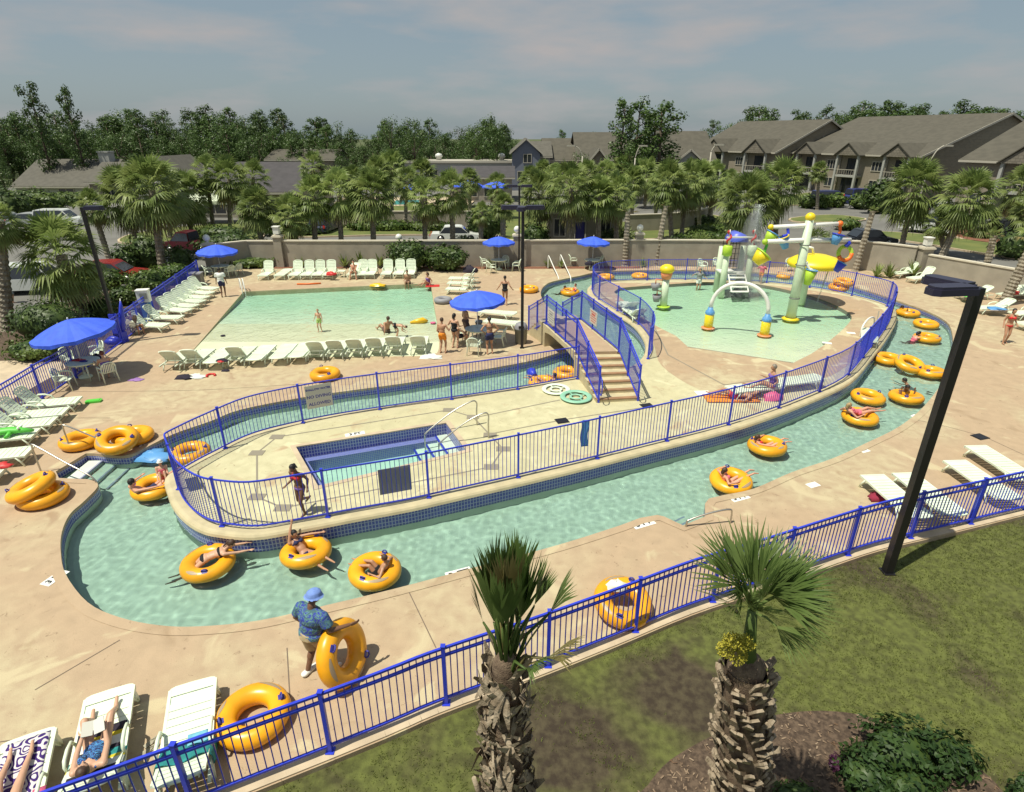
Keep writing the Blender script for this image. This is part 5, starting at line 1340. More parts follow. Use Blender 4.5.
# ---------------------------------------------------------------- land beyond the deck
GZ0 = -.12
def gpx(l, z): return [G(u, v, z) for u, v in l]
def sheet(name, poly, z, m, holes=()):
    mb = MB(); mb.flat(poly, holes, z); return tag(mb.build(name, M[m]), kind='structure')
asp = [V3(-160, 20, 0), V3(-28, 20, 0), V3(-26.5, 36, 0), V3(-23.5, 44, 0), V3(-10, 45.5, 0), V3(18, 45.6, 0), V3(27, 44.6, 0), V3(31, 40.5, 0), V3(34, 33, 0), V3(160, 20, 0), V3(160, 118, 0), V3(-160, 118, 0)]
sheet('car_park', asp, GZ0 + .004, 'asphalt')
def island_bed(name, px, m, h=.14, kerb=True):
    p = catmull(gpx(px, GZ0), True, 3); mb = MB(); mb.prism(p, GZ0 - .05, GZ0 + h, 0); 
    q = offset(p, -.18); mb.flat(q, [], GZ0 + h + .006, 1)
    return tag(mb.build(name, [M['curb'], M[m]]), kind='structure')
island_bed('grass_island', [(290, 238), (380, 236), (470, 235), (476, 229), (400, 228), (320, 228), (292, 231)], 'turf')
island_bed('grass_strip', [(873, 232.5), (920, 235), (985, 243), (1060, 252), (1060, 266), (985, 255), (925, 245), (880, 238)], 'turf')
island_bed('grass_strip', [(790, 219), (830, 215.5), (866, 219.5), (850, 222.5), (800, 223)], 'turf')
island_bed('mulch_island', [(948, 231), (975, 229), (1040, 236), (1040, 246), (985, 244), (955, 238)], 'redmulch')
island_bed('planting_bed', [(118, 243), (128, 236), (150, 232), (200, 226), (260, 224), (262, 240), (215, 246), (190, 246), (172, 252), (150, 247)], 'turf')
island_bed('planting_bed', [(545, 241), (620, 241), (720, 236), (740, 225), (700, 214), (640, 222), (560, 226)], 'turf')
island_bed('planting_bed', [(0, 205), (60, 203), (85, 199), (60, 194), (0, 195)], 'turf')
island_bed('planting_bed', [(785, 206), (870, 202), (905, 200), (900, 192), (840, 191), (790, 196)], 'turf')
island_bed('planting_bed', [(300, 226), (340, 224.5), (475, 224), (500, 240), (545, 240), (545, 212), (480, 206), (340, 208), (250, 214), (250, 223)], 'turf')
sheet('side_path', gpx([(-20, 362), (30, 360), (62, 362), (66, 368), (50, 378), (20, 395), (-20, 420)], GZ0), GZ0 + .012, 'curb')
sheet('walkway', [V3(28.5, 44.2, 0), V3(31.5, 40.6, 0), V3(34.5, 33, 0), V3(37.5, 24, 0), V3(40.5, 24, 0), V3(37.3, 34.2, 0), V3(34, 41.5, 0), V3(30.5, 45.4, 0)], GZ0 + .012, 'curb')
mb = MB(); mb.flat(offset([V3(*p) for p in [(-28, 16, 0), (-17.3, 12, 0), (-17.4, 17, 0), (-17.7, 21, 0), (-18.5, 27, 0), (-19.8, 34, 0), (-21.4, 41.5, 0), (-23.6, 43.5, 0), (-26.2, 36, 0), (-27.6, 20, 0)]], 0), [], GZ0 + .008)
tag(mb.build('planting_bed_soil', M['mulch']), kind='structure')
# a mulch strip inside the back wall
sheet('wall_bed', gpx([(224, 268.5), (282, 268.7), (300, 268.6), (390, 268.5), (480, 269), (560, 268.8), (640, 268.5), (640, 266.3), (390, 267), (282, 266.8), (224, 266.9)], 0), .006, 'redmulch')

# ---------------------------------------------------------------- walls
def wall(name, label, pts, z0, h, t=.24, m='stucco', cap='stuccocap', group=None):
    o = thing(name, label, 'wall', (pts[0].x, pts[0].y, z0), group=group); o0 = V3(pts[0].x, pts[0].y, z0)
    b, c = MB(), MB()
    n = len(pts)
    def side(d):
        out = []
        for i in range(n):
            a = pts[max(i - 1, 0)]; e = pts[min(i + 1, n - 1)]; dv = (e - a); nv = V3(-dv.y, dv.x, 0).normalized(); out.append(pts[i] + nv * d)
        return out
    L_, R_ = side(t / 2), side(-t / 2); L2, R2 = side(t / 2 + .05), side(-t / 2 - .05)
    for i in range(n - 1):
        b.prism([R_[i] - o0, R_[i + 1] - o0, L_[i + 1] - o0, L_[i] - o0], 0, h)
        c.prism([R2[i] - o0, R2[i + 1] - o0, L2[i + 1] - o0, L2[i] - o0], h + .001, h + .09)
    b.build('wall_body', M[m], o); c.build('coping', M[cap], o); return o
def pillar(label, p, z0, h, w_=.55, lamp='globe', s=1.0):
    o = thing('wall_pillar', label, 'pillar', (p.x, p.y, z0)); b = MB(); b.box((0, 0, h / 2), (w_, w_, h)); b.build('shaft', M['stucco'], o)
    b = MB(); b.box((0, 0, h + .05), (w_ + .14, w_ + .14, .1)); b.box((0, 0, h + .13), (w_ + .02, w_ + .02, .06)); b.build('cap', M['stuccocap'], o)
    if lamp:
        b = MB(); b.lathe([(0, h + .16), (.1, h + .16), (.08, h + .24), (.06, h + .26)], 10, 1)
        if lamp == 'globe': b.ell((0, 0, h + .48), .25 * s, 12)
        else: b.prism([(-.2, -.2), (.2, -.2), (.2, .2), (-.2, .2)], h + .25, h + .72); b.prism([(-.25, -.25), (.25, -.25), (.25, .25), (-.25, .25)], h + .72, h + .78, 1)
        l = b.build('lamp_globe', [M['globe'], M['whitepaint']], o)
wb = [Vector(p) for p in wall_back]
wall('garden_wall', 'short left stretch of beige garden wall ending at the corner pillar', [wb[0] + V3(0, .2, 0), wb[1] + V3(0, .2, 0), wb[2] + V3(-.3, .2, 0)], -.1, 1.9)
wall('garden_wall', 'long beige garden wall behind the shallow pool and splash pool', catmull([wb[2] + V3(.3, .15, 0), wb[3] + V3(0, .15, 0), wb[4] + V3(0, .15, 0), wb[5] + V3(0, .15, 0), wb[6] + V3(0, .15, 0), wb[7] + V3(0, .15, 0)], False, 3), -.1, 1.95)
wall('garden_wall', 'curved taller stretch of beige garden wall behind the mushroom shower', catmull([wb[7] + V3(.3, .05, 0), wb[8], wb[9], wb[10] - V3(.35, -.3, 0)], False, 4), -.1, 2.05)
wall('garden_wall', 'lower beige wall at the right behind the far loungers', [wb[10] + V3(.15, -.35, 0), wb[11], wb[12], wb[13]], -.1, 1.65)
pillar('left end pillar of the garden wall beside the far left umbrella', wb[0], -.1, 1.95)
pillar('garden wall pillar behind the leftmost back row lounger', G(282, 266.5), -.1, 2.25, lamp='lantern')
pillar('garden wall pillar just left of the middle lamp post', G(517, 266), -.1, 2.3)
pillar('garden wall pillar between two diamond patterned palm trunks', G(637, 265), -.1, 2.35)
pillar('garden wall pillar where the wall drops at the right', G(918.5, 276.5), -.1, 2.0, .7, 'lantern')
for lb, u, v in (('white globe light over the wall behind the round hedge', 399, 240), ('white globe light on a post left of the hedge bed', 665, 214)):
    p = AtY(u, v, 46.5 if u < 500 else 56); o = thing('globe_light', lb, 'light', (p.x, p.y, GZ0)); b = MB(); b.tube([(0, 0, 0), (0, 0, p.z - GZ0)], .09, 8); b.build('post', M['stucco'], o); b = MB(); b.ell((0, 0, p.z - GZ0 + .2), .27, 12); b.build('globe', M['globe'], o)
wall('garden_wall', 'far beige wall in front of the neighbouring pool', [AtY(340, 227, 66), AtY(415, 226, 66), AtY(482, 225, 66)], GZ0, 1.6)
wall('garden_wall', 'beige wall left of the low hedges behind the splash pool', [AtY(628, 222, 62), AtY(668, 221, 63), AtY(700, 217, 66), AtY(712, 214, 70)], GZ0, 1.7)

# ---------------------------------------------------------------- plants
M['poolblue'] = mat('far_pool_water', (.10, .42, .42), .15, spec=.6)
M['frond'] = leafmat('palm_frond', (.045, .075, .016), (.11, .145, .036), .18, .25)
M['frond_far'] = leafmat('palm_frond_far', (.155, .215, .060), (.29, .345, .115), .18, .4)
M['frond_dry'] = leafmat('palm_frond_dry', (.16, .14, .05), (.22, .18, .07), .1, .2)
M['frond_near'] = leafmat('palm_frond_near', (.085, .14, .034), (.16, .22, .068), .0, .35, .42)
M['bark'] = mat('palm_bark', (.19, .16, .12), .95, col2=(.34, .30, .235), vscale=9, bump=.5, bscale=25)
M['pinebark'] = mat('pine_bark', (.10, .075, .055), .95, var=.2, vscale=4)
M['leaf_a'] = leafmat('tree_leaf_green', (.045, .088, .02), (.105, .158, .038), .22, .2, scale=.35)
M['leaf_b'] = leafmat('tree_leaf_olive', (.048, .09, .022), (.11, .165, .042), .2, .2, scale=.35)
M['hedge'] = leafmat('hedge_leaf', (.045, .085, .016), (.12, .17, .035), .15, .2, scale=1.4)
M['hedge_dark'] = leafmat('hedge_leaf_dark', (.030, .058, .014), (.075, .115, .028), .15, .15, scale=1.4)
M['shrub'] = leafmat('shrub_leaf', (.018, .042, .010), (.045, .085, .020), .1, .15, .55, 3)

def frond(mb, base, d, L, FR, nl, r, droop=.45, m=0, spread=105, wide=.045):
    d = d.normalized(); side = d.cross(V3(0, 0, 1)); side = side.normalized() if side.length > .05 else V3(1, 0, 0)
    side = (side + V3(r.uniform(-.3, .3), r.uniform(-.3, .3), r.uniform(-.3, .3))).normalized(); side = (side - d * side.dot(d)).normalized()
    nrm = side.cross(d)
    mid = base + d * L * .55 + V3(0, 0, .03); hub = base + d * L - V3(0, 0, .10 * L * droop)
    w = .018 + .01 * (wide > .05)
    mb.add([base - side * w, base + side * w, mid + side * w, mid - side * w, hub + side * w * .7, hub - side * w * .7], [(0, 1, 2, 3), (3, 2, 4, 5)], m)
    fd = (d - V3(0, 0, .3 * droop)).normalized()
    for k in range(nl):
        a = R(-spread + 2 * spread * (k + .5) / nl) + r.uniform(-.04, .04)
        ld = (fd * math.cos(a) + side * math.sin(a) + nrm * (.12 - .25 * abs(math.sin(a)))).normalized()
        ll = FR * (.62 + .38 * math.cos(a * .8)) * r.uniform(.85, 1.05)
        ls = ld.cross(nrm); ls = ls.normalized() if ls.length > 1e-3 else side
        p1 = hub + ld * ll * .55; tip = hub + ld * ll - V3(0, 0, ll * droop * r.uniform(.35, .8)); ww = wide * FR
        mb.add([hub, p1 - ls * ww, p1 + ls * ww, tip], [(0, 1, 2), (1, 3, 2)], m)
def crown_mesh(seed, nf=36, L=.85, FR=.85, nl=17, low=-45, dry=3, droop=.5, mats=None, wide=.062):
    r = random.Random(seed); mb = MB()
    for i in range(nf):
        t = (i + .5) / nf; el = R(85 - (85 - low) * t ** .85) + r.uniform(-.12, .12); az = i * 2.39996 + r.uniform(-.2, .2)
        d = V3(math.cos(az) * math.cos(el), math.sin(az) * math.cos(el), math.sin(el))
        frond(mb, V3(0, 0, -.1 + .25 * math.sin(el)) + d * .08, d, L * r.uniform(.75, 1.1), FR * r.uniform(.8, 1.1), nl, r, droop * (1.25 - .6 * math.sin(el)), 1 if i >= nf - dry else 0, wide=wide)
    return mb.mesh('palm_crown', mats or [M['frond_far'], M['frond_dry']])
CROWNS = [crown_mesh(s, nf + 8, L, FR, 17, lo, dr) for s, nf, L, FR, lo, dr in ((1, 40, .62, .72, -55, 3), (2, 36, .70, .72, -65, 5), (3, 44, .55, .78, -45, 2), (4, 34, .68, .70, -65, 6))]
CROWNS.append(crown_mesh(9, 74, .66, .72, 17, -60, 6, .45, None, .05))
SMALLC = [crown_mesh(s, 11, .7, .75, 12, 5, 2) for s in (11, 12)]
def trunk_mesh(rb, rt, boots=True, n=12, rings=34, seed=0):
    r = random.Random(seed); mb = MB(); vs = []
    for i in range(rings + 1):
        t = i / rings
        for k in range(n):
            a = 2 * PI * (k + .5 * (i % 2)) / n; rr = (rb + (rt - rb) * t) * (1 + (.16 if (i + 0) % 2 == 0 and boots else -.04) * r.uniform(.6, 1.2)) * (1 + .5 * max(0, .04 - t) * 8)
            vs.append(V3(rr * math.cos(a), rr * math.sin(a), t))
    fs = [(i * n + k, i * n + (k + 1) % n, (i + 1) * n + (k + 1) % n, (i + 1) * n + k) for i in range(rings) for k in range(n)]
    mb.add(vs, fs, 0, False); return mb.mesh('palm_trunk', [M['bark']])
TR = [trunk_mesh(.21, .17, True, 12, 34, 1), trunk_mesh(.27, .23, True, 13, 40, 2)]
def palm(label, base, top, cs, kind=0, seed=0, thick=0, group='sabal palms', crown=True, name='palm_tree'):
    o = thing(name, label, 'palm tree', base, 0, group); d = top - base
    t = bpy.data.objects.new('trunk', TR[thick]); C.objects.link(t); t.parent = o; t.rotation_mode = 'QUATERNION'
    t.rotation_quaternion = V3(0, 0, 1).rotation_difference(d.normalized()); t.scale = (.9 + .2 * rnd.random(), .9 + .2 * rnd.random(), d.length)
    if crown:
        src = SMALLC[kind % 2] if crown == 'small' else CROWNS[kind if kind == 4 else kind % 4]
        c = bpy.data.objects.new('crown', src); C.objects.link(c); c.parent = o; c.location = d; c.scale = (cs,) * 3
        c.rotation_euler = (rnd.uniform(-.15, .15), rnd.uniform(-.15, .15), rnd.uniform(0, 6.28))
    return o
# (label, base u, base v or -distance, crown centre u, v, crown radius in pixels, thickness)
PAL = [
 ('thick palm with a wide bushy crown left of the blue padded lamp post', 86, 322, 60, 255, 50, 1),
 ('palm with a slanting trunk just left of the tallest left palm', 142, 262, 126, 196, 36, 1),
 ('tallest of the left palms with a thick diamond patterned trunk', 163, 275, 152, 190, 40, 1),
 ('slim palm behind the tall left pair near the house', 170, -58, 168, 190, 30, 0),
 ('second slim palm behind the tall left pair', 192, -60, 187, 196, 30, 0),
 ('thin palm trunk leaning left behind the big bushy left palm', 110, 262, 92, 205, 20, 0),
 ('palm at the left picture edge with its crown cut off', 8, 330, -2, 222, 26, 1),
 ('fan palm in front of the dark roofed building at the left', 214, -62, 206, 172, 20, 0),
 ('full fan palm in front of the dark roof', 230, -62, 229, 179, 27, 0),
 ('fan palm at the right of the dark roof group', 252, -66, 253, 177, 21, 0),
 ('palm inside the garden wall behind the leftmost back row loungers', 265, 262, 256, 208, 27, 0),
 ('second palm inside the garden wall right of the lantern pillar', 294.5, 262, 290, 215, 25, 0),
 ('palm just outside the wall third in the row from the left', 316, -48, 313, 197, 27, 0),
 ('palm just outside the wall fourth in the row from the left', 342, -48, 339, 192, 28, 0),
 ('widest palm of the row outside the wall above the red bag', 374, -48, 372, 194, 32, 0),
 ('palm outside the wall above the right end of the round hedge', 425, -48, 425, 197, 24, 0),
 ('palm outside the wall left of the paired umbrellas', 453, -48, 452, 191, 26, 0),
 ('small crowned palm inside the wall beside the round hedge', 481, 262, 481, 212, 13, 0),
 ('short palm inside the wall left of the middle lamp post', 503, 262, 503, 206, 17, 0),
 ('far rounded palm standing above the white canopy', 314, -72, 313, 167, 19, 0),
 ('far palm between the neighbouring pool umbrellas on the left', 377, -68, 378, 172, 19, 0),
 ('tall far palm behind the widest row palm', 392, -70, 392, 168, 21, 0),
 ('far palm rising left of the neighbouring pool building', 421, -70, 422, 174, 20, 0),
 ('far palm before the dark roof of the neighbouring building', 405, -64, 407, 182, 18, 0),
 ('palm right of the middle lamp posts beside the gatehouse', 540, -54, 539, 194, 28, 0),
 ('palm standing before the gatehouse door', 572, -50, 571, 187, 32, 0),
 ('palm at the right corner of the gatehouse', 598, -50, 599, 197, 26, 0),
 ('palm right of the gatehouse wall', 616, -51, 617, 194, 26, 0),
 ('palm left of the blue hedged pair behind the splash pool', 672, -56, 668, 183, 28, 0),
 ('palm with a leaning trunk in the pair behind the splash pool', 681, -58, 687, 184, 27, 0),
 ('palm at the end of the low hedge behind the splash pool', 699, -63, 700, 178, 22, 0),
 ('palm at the right end of the hedge bed with a thick crown', 708, -66, 714, 180, 22, 0),
 ('large palm straight behind the slide tower', 747, -47, 747, 203, 36, 1),
 ('palm leaning right behind the bucket tower', 773, -48, 780, 184, 31, 0),
 ('slender far palm in front of the condo row', 817, -82, 819, 172, 13, 0),
 ('full crowned palm with a right leaning trunk beside the lower right wall', 901, 250, 914, 189, 36, 0),
 ('leaning palm of the twin crowned pair at the right wall', 941, 258, 969, 198, 34, 1),
 ('lower drooping crown of the twin palm group at the right', 946, 256, 938, 222, 16, 0),
 ('low shaggy palm on the mulch island at the right', 986, 238, 983, 222, 22, 0),
 ('tall leaning palm at the right edge before the black car', 1000, 232, 1022, 188, 26, 0),
 ('palm with a dark trunk cut by the right picture edge', 1020, 240, 1032, 212, 26, 1),
]
for i, (lb, ub, vb, ut, vt, rp, th) in enumerate(PAL):
    if vb < 0: Y = -vb; bp_ = AtY(ub, 300, Y); dep = Y * CP + CH * SP; bp_ = V3((ub - 512) / F * (Y * CP + (CH - GZ0) * SP), Y, GZ0)
    else: bp_ = G(ub, vb, GZ0)
    tp_ = AtY(ut, vt, bp_.y); dep = tp_.y * CP + (CH - tp_.z) * SP
    palm(lb, bp_, tp_, rp / F * dep / 1.5, 4 if i in (0, 1, 2, 6, 32, 33, 35, 36) else i, i, th)
for i, (u, Y, vt) in enumerate(((530, 75, 178), (556, 72, 178), (585, 78, 174), (607, 80, 176), (632, 74, 182), (645, 84, 174), (655, 70, 186), (728, 76, 182), (734, 60, 194), (760, 72, 184), (690, 86, 174), (350, 80, 180), (470, 80, 180), (500, 72, 186), (620, 90, 170), (575, 64, 188), (542, 86, 172), (600, 70, 186))):
    bp_ = V3((u - 512) / F * (Y * CP + CH * SP), Y, GZ0); tp_ = AtY(u + rnd.uniform(-3, 3), vt, Y)
    palm('palm in the dense palm grove behind the gatehouse and row palms', bp_, tp_, rnd.uniform(17, 23) / F * (Y * CP + 5 * SP) / 1.75, i + 2, i, 0, 'palm grove beyond the road')
# freshly planted trunks with hardly any leaves
for lb, ub, vb, ut, vt, cr, sc_ in (('nearly bare palm trunk inside the wall left of the middle wall pillar', 625, 266, 628, 212, 'small', .7), ('bare leaning palm trunk inside the wall right of the middle wall pillar', 655, 265.5, 666, 206, 'small', .35), ('thin bare trunk leaning before the curved wall', 855, 271, 873, 211, 'small', .3), ('short bare trunk before the lower right wall', 981, 288, 994, 236, 'small', .45), ('thick patterned trunk leaning out at the right picture edge', 1003, 305, 1036, 238, 'small', .8)):
    b_ = G(ub, vb); t_ = AtY(ut, vt, b_.y); palm(lb, b_, t_, sc_, 0, 0, 1 if 'thick' in lb else 0, 'bare palm trunks', cr)
# low palms and agaves
def rosette(label, p, s, n=18, mm='frond_far', seed=0, nl=9, name='small_palm'):
    o = thing(name, label, 'plant', p); r = random.Random(seed); mb = MB()
    for i in range(n):
        el = R(r.uniform(10, 80)); az = i * 2.4; d = V3(math.cos(az) * math.cos(el), math.sin(az) * math.cos(el), math.sin(el)); frond(mb, V3(0, 0, .08), d, .55 * s, .6 * s, nl, r, .35)
    mb.build('leaves', [M[mm], M['frond_dry']], o); b = MB(); b.tube([(0, 0, -.02), (0, 0, .2 * s)], [.12 * s, .08 * s], 7); b.build('stem', M['bark'], o)
rosette('low palm on the grass between the wall and the hedge bed', V3(9.6, 53, GZ0), 2.1, seed=2); rosette('low yellowish palm beside the road left of the spray plume', V3(16.0, 51, GZ0), 1.7, seed=3); rosette('small palm behind the bucket tower arm', V3(27.2, 54, GZ0), 1.8, seed=5)
def spiky(label, p, s, n=26, seed=0, mm='frond_far'):
    o = thing('agave_plant', label, 'plant', p); r = random.Random(seed); mb = MB()
    for i in range(n):
        el = R(r.uniform(15, 85)); az = i * 2.4; d = V3(math.cos(az) * math.cos(el), math.sin(az) * math.cos(el), math.sin(el)); sd = d.cross(V3(0, 0, 1)).normalized(); L_ = s * r.uniform(.7, 1.1); m_ = d * L_ * .5 + V3(0, 0, .05)
        mb.add([-sd * .03 * s, sd * .03 * s, m_ + sd * .05 * s, m_ - sd * .05 * s, d * L_ - V3(0, 0, .1 * s)], [(0, 1, 2, 3), (3, 2, 4)], 0)
    mb.build('leaves', [M[mm]], o); b = MB(); b.lathe([(.1 * s, 0), (.06 * s, .12 * s), (0, .15 * s)], 7); b.build('stem', M['bark'], o)
for lb, u, v, s in (('leftmost yucca in the bed below the wall', 302, 267.5, 1.0), ('yucca in the wall bed above the flat back row lounger', 318, 267.5, .9), ('yucca in the wall bed left of the sitting man', 345, 267.5, 1.2), ('tall yucca in the wall bed right of the sitting man', 361, 267.5, 1.4), ('yucca at the left foot of the round hedge', 380, 267.5, 1.2), ('green agave before the curved wall', 876, 277, 1.2), ('reddish agave left of the first right lounger', 888, 278, 1.2), ('spiky plant behind the first right lounger', 913, 277, 1.5), ('small shrubby plant by the wall near the end umbrella', 548, 267.5, .8), ('small leafy plant at the wall right of the handrails', 561, 267.5, .8), ('little plant at the foot of the middle wall pillar', 643, 267, .8), ('small plant beside the far left table', 491, 267.5, .8)):
    spiky(lb, G(u, v), s, seed=int(u))
def bush(label, p, w_, d_, h, n, s, mm='hedge', seed=0, box=False, name='shrub', group=None, lump=.18, cat='shrub'):
    o = thing(name, label, cat, p, group=group); r = random.Random(seed); mb = MB()
    vs = []
    for i in range(n):
        if box: q = V3(r.uniform(-1, 1), r.uniform(-1, 1), r.uniform(-1, 1)); m_ = max(abs(q.x), abs(q.y), abs(q.z)); q = q / max(m_, .01) * r.uniform(.8, 1.03)
        else:
            q = V3(r.gauss(0, 1), r.gauss(0, 1), r.gauss(0, 1)).normalized() * r.uniform(.78, 1.02)
        k = 1 + lump * noise.noise(q * 2.3 + V3(seed, 0, 0)) * 2
        c = V3(q.x * w_ / 2 * k, q.y * d_ / 2 * k, h / 2 + q.z * h / 2 * k)
        if c.z < .02: c.z = r.uniform(.02, .15)
        out = (q + V3(r.uniform(-.6, .6), r.uniform(-.6, .6), r.uniform(-.1, .9))).normalized(); t = out.cross(V3(r.uniform(-1, 1), r.uniform(-1, 1), r.uniform(-1, 1))).normalized(); b = out.cross(t)
        ss = s * r.uniform(.6, 1.2); mb.add([c - t * ss * .4 , c + b * ss * .9 + out * ss * .2, c + t * ss * .4, c - b * ss * .7], [(0, 3, 2, 1)], 0)
    mb.build('foliage', M[mm], o)
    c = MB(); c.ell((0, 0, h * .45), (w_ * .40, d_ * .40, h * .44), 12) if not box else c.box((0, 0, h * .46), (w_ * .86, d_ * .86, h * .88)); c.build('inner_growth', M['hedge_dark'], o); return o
def pbush(label, u, v, wpx, hpx, dpx=None, z=GZ0, n=700, s=None, mm='hedge', box=False, **kw):
    p = G(u, v, z); sc_ = F / (p.y * CP + CH * SP); w_ = wpx / sc_; h = hpx / sc_; return bush(label, p + V3(0, w_ * .2, 0), w_, (dpx or wpx * .7) / sc_, h, n, s or max(.10, 2.6 / sc_), mm, int(u * 7 + v), box, **kw)
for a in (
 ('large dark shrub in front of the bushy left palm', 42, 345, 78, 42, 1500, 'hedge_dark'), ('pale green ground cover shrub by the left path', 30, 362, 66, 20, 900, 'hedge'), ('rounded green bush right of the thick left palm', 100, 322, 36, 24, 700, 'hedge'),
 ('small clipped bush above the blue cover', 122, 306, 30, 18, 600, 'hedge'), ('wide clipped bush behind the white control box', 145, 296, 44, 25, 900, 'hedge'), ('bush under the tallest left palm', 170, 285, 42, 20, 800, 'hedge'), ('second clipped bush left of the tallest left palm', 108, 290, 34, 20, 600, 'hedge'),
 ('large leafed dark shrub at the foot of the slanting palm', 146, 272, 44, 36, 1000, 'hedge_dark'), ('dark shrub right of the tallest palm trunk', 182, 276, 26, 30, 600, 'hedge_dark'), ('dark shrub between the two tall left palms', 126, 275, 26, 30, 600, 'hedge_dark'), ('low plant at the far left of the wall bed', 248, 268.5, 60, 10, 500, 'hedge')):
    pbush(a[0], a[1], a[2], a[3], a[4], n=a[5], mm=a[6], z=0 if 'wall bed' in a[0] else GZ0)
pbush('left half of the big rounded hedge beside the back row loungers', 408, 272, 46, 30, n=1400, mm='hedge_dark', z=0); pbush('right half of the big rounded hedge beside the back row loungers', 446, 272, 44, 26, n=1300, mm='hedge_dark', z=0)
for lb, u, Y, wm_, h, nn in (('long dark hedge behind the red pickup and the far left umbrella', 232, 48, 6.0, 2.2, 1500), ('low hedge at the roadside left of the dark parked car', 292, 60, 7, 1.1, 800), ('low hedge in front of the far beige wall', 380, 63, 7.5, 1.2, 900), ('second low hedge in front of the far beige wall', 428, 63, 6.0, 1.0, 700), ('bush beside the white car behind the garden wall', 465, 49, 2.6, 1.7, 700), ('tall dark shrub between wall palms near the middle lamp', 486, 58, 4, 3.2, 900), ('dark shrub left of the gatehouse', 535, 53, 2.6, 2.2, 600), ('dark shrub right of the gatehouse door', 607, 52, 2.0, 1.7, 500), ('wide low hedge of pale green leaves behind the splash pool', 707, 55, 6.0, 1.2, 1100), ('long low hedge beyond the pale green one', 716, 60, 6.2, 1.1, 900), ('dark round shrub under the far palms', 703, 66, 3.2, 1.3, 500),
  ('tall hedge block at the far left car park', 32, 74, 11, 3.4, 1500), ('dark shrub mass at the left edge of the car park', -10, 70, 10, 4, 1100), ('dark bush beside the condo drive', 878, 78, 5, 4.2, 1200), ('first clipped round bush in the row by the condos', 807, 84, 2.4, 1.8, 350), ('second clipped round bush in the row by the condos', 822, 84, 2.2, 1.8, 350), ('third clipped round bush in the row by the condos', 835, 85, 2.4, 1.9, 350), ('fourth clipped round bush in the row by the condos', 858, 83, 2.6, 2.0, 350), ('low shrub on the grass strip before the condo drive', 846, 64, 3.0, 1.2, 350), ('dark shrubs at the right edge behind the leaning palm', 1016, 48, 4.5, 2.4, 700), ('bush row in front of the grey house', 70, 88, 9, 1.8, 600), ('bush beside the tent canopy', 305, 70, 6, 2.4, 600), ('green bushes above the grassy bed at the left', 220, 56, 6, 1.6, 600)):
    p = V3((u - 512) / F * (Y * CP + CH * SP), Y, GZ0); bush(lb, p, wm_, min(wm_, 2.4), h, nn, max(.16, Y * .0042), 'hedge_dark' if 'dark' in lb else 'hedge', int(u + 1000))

# trees ------------------------------------------------------------
def tree_meshes(kind, seed):
    r = random.Random(seed); tr = MB(); fo = MB()
    if kind == 'pine':     # unit height 1: bare trunk, clumps from 45 % up
        lean = r.uniform(-.03, .03); tr.tube([(0, 0, 0), (lean * .5, 0, .45), (lean, .01, .92)], [.017, .013, .005], 7)
        clumps = []
        for i in range(22):
            t = .22 + .75 * (i / 21); rad = .045 + .105 * max(.12, math.sin(PI * (t - .18) / .86)) ** .8; a = i * 2.4 + r.uniform(-.5, .5); off = rad * r.uniform(.35, 1.0)
            c = V3(lean * t + off * math.cos(a), off * math.sin(a), t); clumps.append((c, r.uniform(.05, .085) * (1.3 - .45 * t)))
            tr.tube([(lean * t, 0, t - .06), c], [.006, .003], 4)
        nl = 105
    else:
        tr.tube([(0, 0, 0), (.01, 0, .3), (.0, .01, .6)], [.022, .016, .007], 7); clumps = []
        for i in range(22):
            q = V3(r.gauss(0, 1), r.gauss(0, 1), r.gauss(0, 1)).normalized() * r.uniform(.4, 1.0); c = V3(q.x * .22, q.y * .22, .52 + q.z * .40); clumps.append((c, r.uniform(.07, .12)))
            if i < 8: tr.tube([(0, 0, .32 + .03 * i), c], [.008, .003], 4)
        nl = 100
    for c, rad in clumps:
        for k in range(nl):
            q = V3(r.gauss(0, 1), r.gauss(0, 1), r.gauss(0, .8)).normalized() * rad * r.uniform(.45, 1.05); p = c + q
            n = (q.normalized() + V3(r.uniform(-.7, .7), r.uniform(-.7, .7), r.uniform(-.2, 1))).normalized(); t = n.cross(V3(r.uniform(-1, 1), r.uniform(-1, 1), r.uniform(-1, 1))).normalized(); b = n.cross(t); s = r.uniform(.0075, .0145)
            fo.add([p - t * s, p - b * s * .8, p + t * s, p + b * s * .8], [(0, 1, 2, 3)], 0)
    return tr.mesh('tree_trunk', [M['pinebark']]), fo.mesh('tree_crown', [M['leaf_a'] if kind == 'pine' else M['leaf_b']])
TM = {'pine': [tree_meshes('pine', s) for s in range(5)], 'broad': [tree_meshes('broad', s + 20) for s in range(5)]}
def tree(label, u, vtop, Y, kind, wide=1.0, group=None, seed=0):
    top = AtY(u, vtop, Y); h = top.z - GZ0; p = V3((u - 512) / F * (Y * CP + (CH - h * .5) * SP), Y, GZ0)
    o = thing('pine_tree' if kind == 'pine' else 'tree', label, 'pine tree' if kind == 'pine' else 'tree', p, 0, group)
    tm, fm = TM[kind][seed % 5]; rz = seed * 1.7
    for nm_, me in (('trunk', tm), ('crown', fm)):
        c = bpy.data.objects.new(nm_, me); C.objects.link(c); c.parent = o; c.scale = (h * wide, h * wide, h); c.rotation_euler = (0, 0, rz)
    return o
